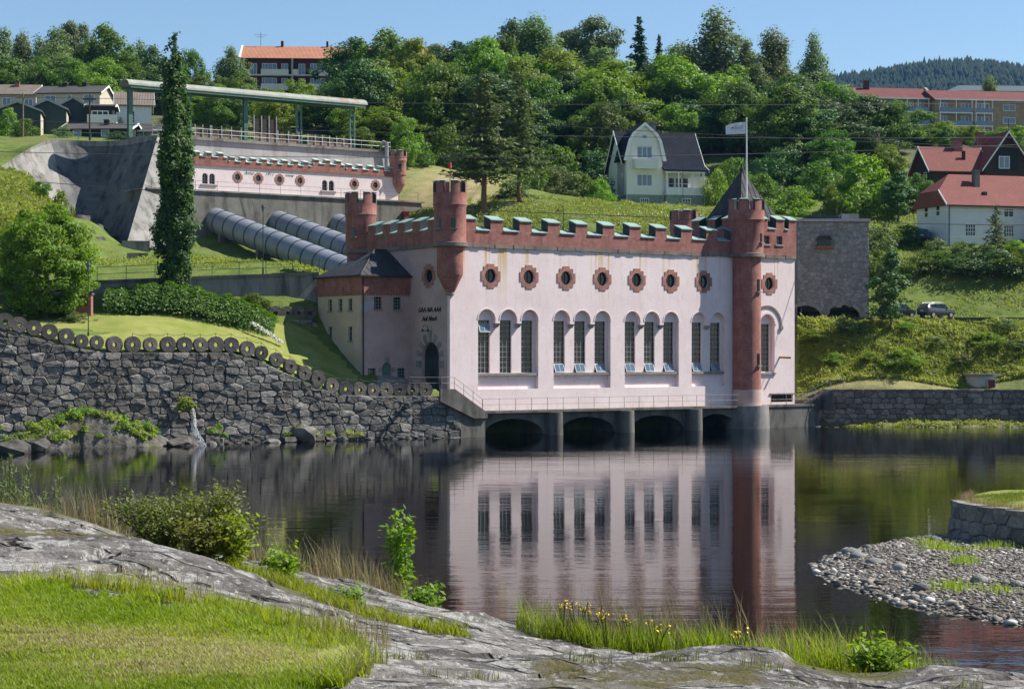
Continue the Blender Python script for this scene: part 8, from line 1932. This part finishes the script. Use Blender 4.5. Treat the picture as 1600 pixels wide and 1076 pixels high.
# ------------------------------------------------------------------ cars
def car(label, loc, rot, col, sc_=1.0, name='parked_car'):
    root = thing(name, label, 'car', loc, rot, None); root.scale = (sc_,)*3
    paint = N('car_paint'); paint.bsdf(col, .35, None, .2, .4, Coat_Weight=.3); paint = paint.m
    # cross-sections along x (rear -2.25 .. front 2.25): (x, half width at sill, belt z, belt half width, roof z, roof half width)
    S = [(-2.25,.78,.55,.80,.95,.74),(-2.2,.84,.42,.88,1.02,.80),(-2.05,.86,.32,.91,1.10,.74),(-1.75,.87,.30,.92,1.12,.66),(-1.2,.88,.30,.93,1.08,.64),(0,.88,.28,.93,1.03,.63),(.75,.88,.28,.92,1.00,.66),(1.25,.87,.30,.91,.98,.78),(1.8,.85,.34,.89,.93,.76),(2.15,.80,.42,.84,.82,.70),(2.27,.70,.5,.74,.72,.62)]
    roofz = [.98,1.06,1.35,1.60,1.66,1.66,1.52,1.04,.97,.85,.74]
    v = []; n = 9
    for (x, ws, zs, wb, zb_, wr), zr in zip(S, roofz):
        ring = [(-ws*.9, zs), (-ws, zs+.12), (-wb, (zs+zb_)/2+.05), (-wb*.985, zb_), (-wr*.97, zr-.06), (0, zr), (wr*.97, zr-.06), (wb*.985, zb_), (wb, (zs+zb_)/2+.05), (ws, zs+.12), (ws*.9, zs)]
        v += [(x, a, b) for a, b in ring]
    k = 11; f = []
    for i in range(len(S)-1):
        for j in range(k-1): f.append((i*k+j, i*k+j+1, (i+1)*k+j+1, (i+1)*k+j))
        f.append((i*k+k-1, i*k, (i+1)*k, (i+1)*k+k-1))
    f.append(tuple(range(k))[::-1]); f.append(tuple((len(S)-1)*k+j for j in range(k)))
    me = bpy.data.meshes.new('body'); me.from_pydata(v, [], f); me.update(); me.materials.append(paint)
    for p in me.polygons: p.use_smooth = True
    me.set_sharp_from_angle(angle=R(32)); obj('body', me, root)
    for s in (-1, 1):
        for x0, x1, z0a, z1a, z0b, z1b in ((-1.6,-.95,1.16,1.50,1.14,1.56),(-.85,.0,1.14,1.57,1.10,1.57),(.08,.85,1.10,1.56,1.07,1.42)):
            y = s*.90
            MB().hexa([(x0,y-s*.03,z0a),(x1,y-s*.03,z0b),(x1,y+s*.012,z0b),(x0,y+s*.012,z0a),(x0,y-s*.25,z1a),(x1,y-s*.25,z1b),(x1,y-s*.16,z1b),(x0,y-s*.16,z1a)]).build('side_window', M['glass'], root)
        MB().tube([(-1.6, s*.62, 1.68), (-1.2, s*.62, 1.73), (.2, s*.62, 1.72), (.6, s*.62, 1.62)], .02, 5).build('roof_rail', M['galv'], root)
        MB().box(.75, .95, s*.95-.06, s*.95+.09, 1.03, 1.17).build('mirror', paint, root)
        MB().hexa([(-2.26,s*.62,.86),(-2.0,s*.93,.86),(-2.0,s*.86,.86),(-2.2,s*.60,.86),(-2.24,s*.62,1.08),(-2.02,s*.92,1.08),(-2.02,s*.80,1.08),(-2.15,s*.6,1.08)]).build('tail_light', M.setdefault('tail_red', simple('tail_light_red', (.45, .02, .02), .3)), root)
        MB().box(2.05, 2.24, s*.62-.14, s*.62+.14, .66, .78).build('headlight', M['glass_sky'], root)
        for x in (-1.35, 1.4):
            w = obj('wheel', MB().tube([(0, -.11, 0), (0, .11, 0)], .33, 20).mesh('wheel', M.setdefault('tyre', simple('tyre_rubber', (.02, .02, .02)))), root, (x, s*.82, .33)); obj('rim', MB().tube([(0, -.118, 0), (0, .118, 0)], .21, 12).mesh('rim', M['galv']), w)
    MB().hexa([(-2.10,-.62,1.12),(-2.10,.62,1.12),(-2.0,.62,1.12),(-2.0,-.62,1.12),(-1.86,-.52,1.5),(-1.86,.52,1.5),(-1.7,.52,1.5),(-1.7,-.52,1.5)]).build('rear_window', M['glass'], root)
    MB().hexa([(.78,-.55,1.53),(1.22,-.68,1.08),(1.22,.68,1.08),(.78,.55,1.53),(.80,-.55,1.56),(1.27,-.68,1.10),(1.27,.68,1.10),(.80,.55,1.56)]).build('windscreen', M['glass'], root)
    MB().box(-2.275, -2.24, -.26, .26, .76, .87).build('number_plate', M['white'], root); MB().box(-2.31, -2.0, -.78, .78, .42, .56).build('bumper', M['iron'], root)
    return root
cx0 = XA(1463, 222.6); car('grey estate car parked on the road by the grassy bank', (cx0, 222.6, 11.9), R(33), (.085, .092, .10))
car('dark car mostly hidden behind the young tree beside the grey car', (XA(1402, 223.6), 223.6, 11.9), R(35), (.025, .027, .03))
p = P(1442, 389, 252); car('blue car parked in front of the white house corner', (p.x, p.y, gz(p.x, p.y)+.05), R(75), (.01, .07, .14))
p = P(1196, 222, 322); car('tiny dark car glimpsed between trees right of the flagpole', (p.x, p.y, gz(p.x, p.y)+.3), R(160), (.04, .045, .05))
# ------------------------------------------------------------------ lamps, poles, small things
def lamp_post(label, px, pyb, pyt, Y, style=0, base=None):
    p = P(px, pyb, Y); root = thing('lamp_post', label, 'lamp post', p, 0, 'lamp posts'); h = ZA(pyt, Y)-p.z
    MB().lathe([(.09, -.3), (.08, .6), (.045, .65), (.04, h-.55)], 0, 0, 8).build('post', M['iron'], root)
    if style == 0:
        MB().lathe([(.08, h-.58), (.17, h-.15), (.2, h-.12)], 0, 0, 6).build('lantern', M['glass_sky'], root); MB().lathe([(.24, h-.11), (.1, h+.05), (.02, h+.22)], 0, 0, 6).build('lantern_cap', M['iron'], root)
    else:
        MB().tube([(0, 0, h-.6), (0, 0, h-.1)] + [(-.3+.3*math.cos(a), 0, h-.1+.25*math.sin(a)) for a in np.linspace(0, math.pi, 8)] + [(-.6, 0, h-.35)], .03, 5).build('arm', M['iron'], root); MB().lathe([(.06, h-.35), (.26, h-.55), (.24, h-.6)], -.6, 0, 10).build('lamp_shade', M['iron'], root)
lamp_post('black lantern post on the lawn in front of the maple', 138, 530, 412, 168.2); lamp_post('black lantern post on the terrace before the nearest penstock', 411, 428, 322, 191); lamp_post('black bent lamp post on the slope behind the battlements', 880, 362, 322, 236, 1)
def pole(label, px, pyb, pyt, Y, r=.13, arm=True, mat='wood_dark', name='utility_pole', cat='pole'):
    p = P(px, pyb, Y); root = thing(name, label, cat, p, 0, None); h = ZA(pyt, Y)-p.z; MB().lathe([(r, -.8), (r*.75, h)], 0, 0, 8).build('shaft', M[mat], root)
    if arm: MB().box(-.9, .9, -.06, .06, h-.7, h-.55).build('crossarm', M[mat], root); [MB().lathe([(.05, h-.55), (.06, h-.4), (.03, h-.3)], x, 0, 6).build('insulator', M['glass_sky'], root) for x in (-.75, 0, .75)]
    return root
pole('brown wooden utility pole behind the spillway dam', 140, 224, 148, 266); pole('grey wooden utility pole beside the leftmost green houses', 36, 212, 146, 280, mat='wood_grey'); pole('wooden pole on the slope right of the bright willow bush', 1373, 262, 208, 296, mat='wood_grey'); 
pole('thin dark rod in front of the villa right wing', 1067, 345, 258, 240, .04, False, 'iron', 'thin_rod'); 
p = P(707, 345, 186.5); rd = thing('beacon_rod', 'thin rod with a red drum above the corner turret', 'beacon', (L2W(0.05, .05)[0], L2W(0.05, .05)[1], 22.4)); MB().cyl(0, 0, 0, 2.6, .025, 5).build('rod', M['iron'], rd); MB().lathe([(.16, 2.45), (.12, 3.0)], 0, 0, 10).build('drum', M.setdefault('bright_red', simple('bright_red', (.5, .05, .04))), rd)
p = P(642, 306, 262); sk = thing('skip_container', 'dark red metal skip beside the valve house turret', 'container', (p.x, p.y, gz(p.x, p.y)), .2)
MB().hexa([(-.9,-.8,.1),(.9,-.8,.1),(.9,.8,.1),(-.9,.8,.1),(-1.15,-.9,1.5),(1.1,-.9,1.5),(1.1,.9,1.5),(-1.15,.9,1.5)]).build('tub', M['red_paint'], sk); MB().box(-1.2, 1.15, -.95, .95, 1.503, 1.6).build('rim', M['red_paint'], sk)
for x in (-.6, 0, .6): MB().box(x-.05, x+.05, -.93, -.83, .2, 1.48).build('rib', M['red_paint'], sk)
p = P(128, 492, 178); gb = thing('brick_barbecue', 'small brick garden barbecue under the maple', 'barbecue', (p.x, p.y, gz(p.x, p.y)-.1)); MB().box(-.9, .9, -.4, .5, 0, .9).build('base', M['brick'], gb); MB().box(-.9, -.5, -.4, .5, .903, 1.9).box(.5, .9, -.4, .5, .903, 1.9).box(-.5, .5, .1, .5, .903, 1.9).build('hearth', M['brick'], gb); MB().box(-1.0, 1.0, -.5, .6, 1.903, 2.05).build('slab', M['concrete_dark'], gb)
tb = thing('garden_bench', 'brown wooden garden bench by the barbecue under the maple', 'bench', (p.x-1.9, p.y-.8, gz(p.x-1.9, p.y-.8)))
for i in range(3): MB().box(-.8, .8, -.25+i*.17, -.1+i*.17, .42, .46).build('slat', M['wood_grey'], tb)
for i in range(2): MB().box(-.8, .8, .3, .34, .6+i*.2, .75+i*.2).build('slat', M['wood_grey'], tb)
for x in (-.7, .7): MB().box(x-.04, x+.04, -.25, .3, 0, .42).build('leg', M['wood_grey'], tb)
railing('quay_fence', 'pale wire fence on the slope left of the white house', [P(1398, 372, 262), P(1425, 364, 258), P(1450, 358, 254)], 1.1, 2.0, 'galv', (.95,), .035, 'fence')
p = P(745, 282, 268); bs = thing('blue_sign', 'small blue grey board on the dry slope by the pine', 'sign', (p.x, p.y, gz(p.x, p.y))); MB().box(-.35, .35, -.03, .03, .6, 1.5).build('board', simple('blue_grey_board', (.2, .25, .36)), bs); MB().cyl(0, .06, 0, 1.4, .04, 6).build('post', M['galv'], bs)
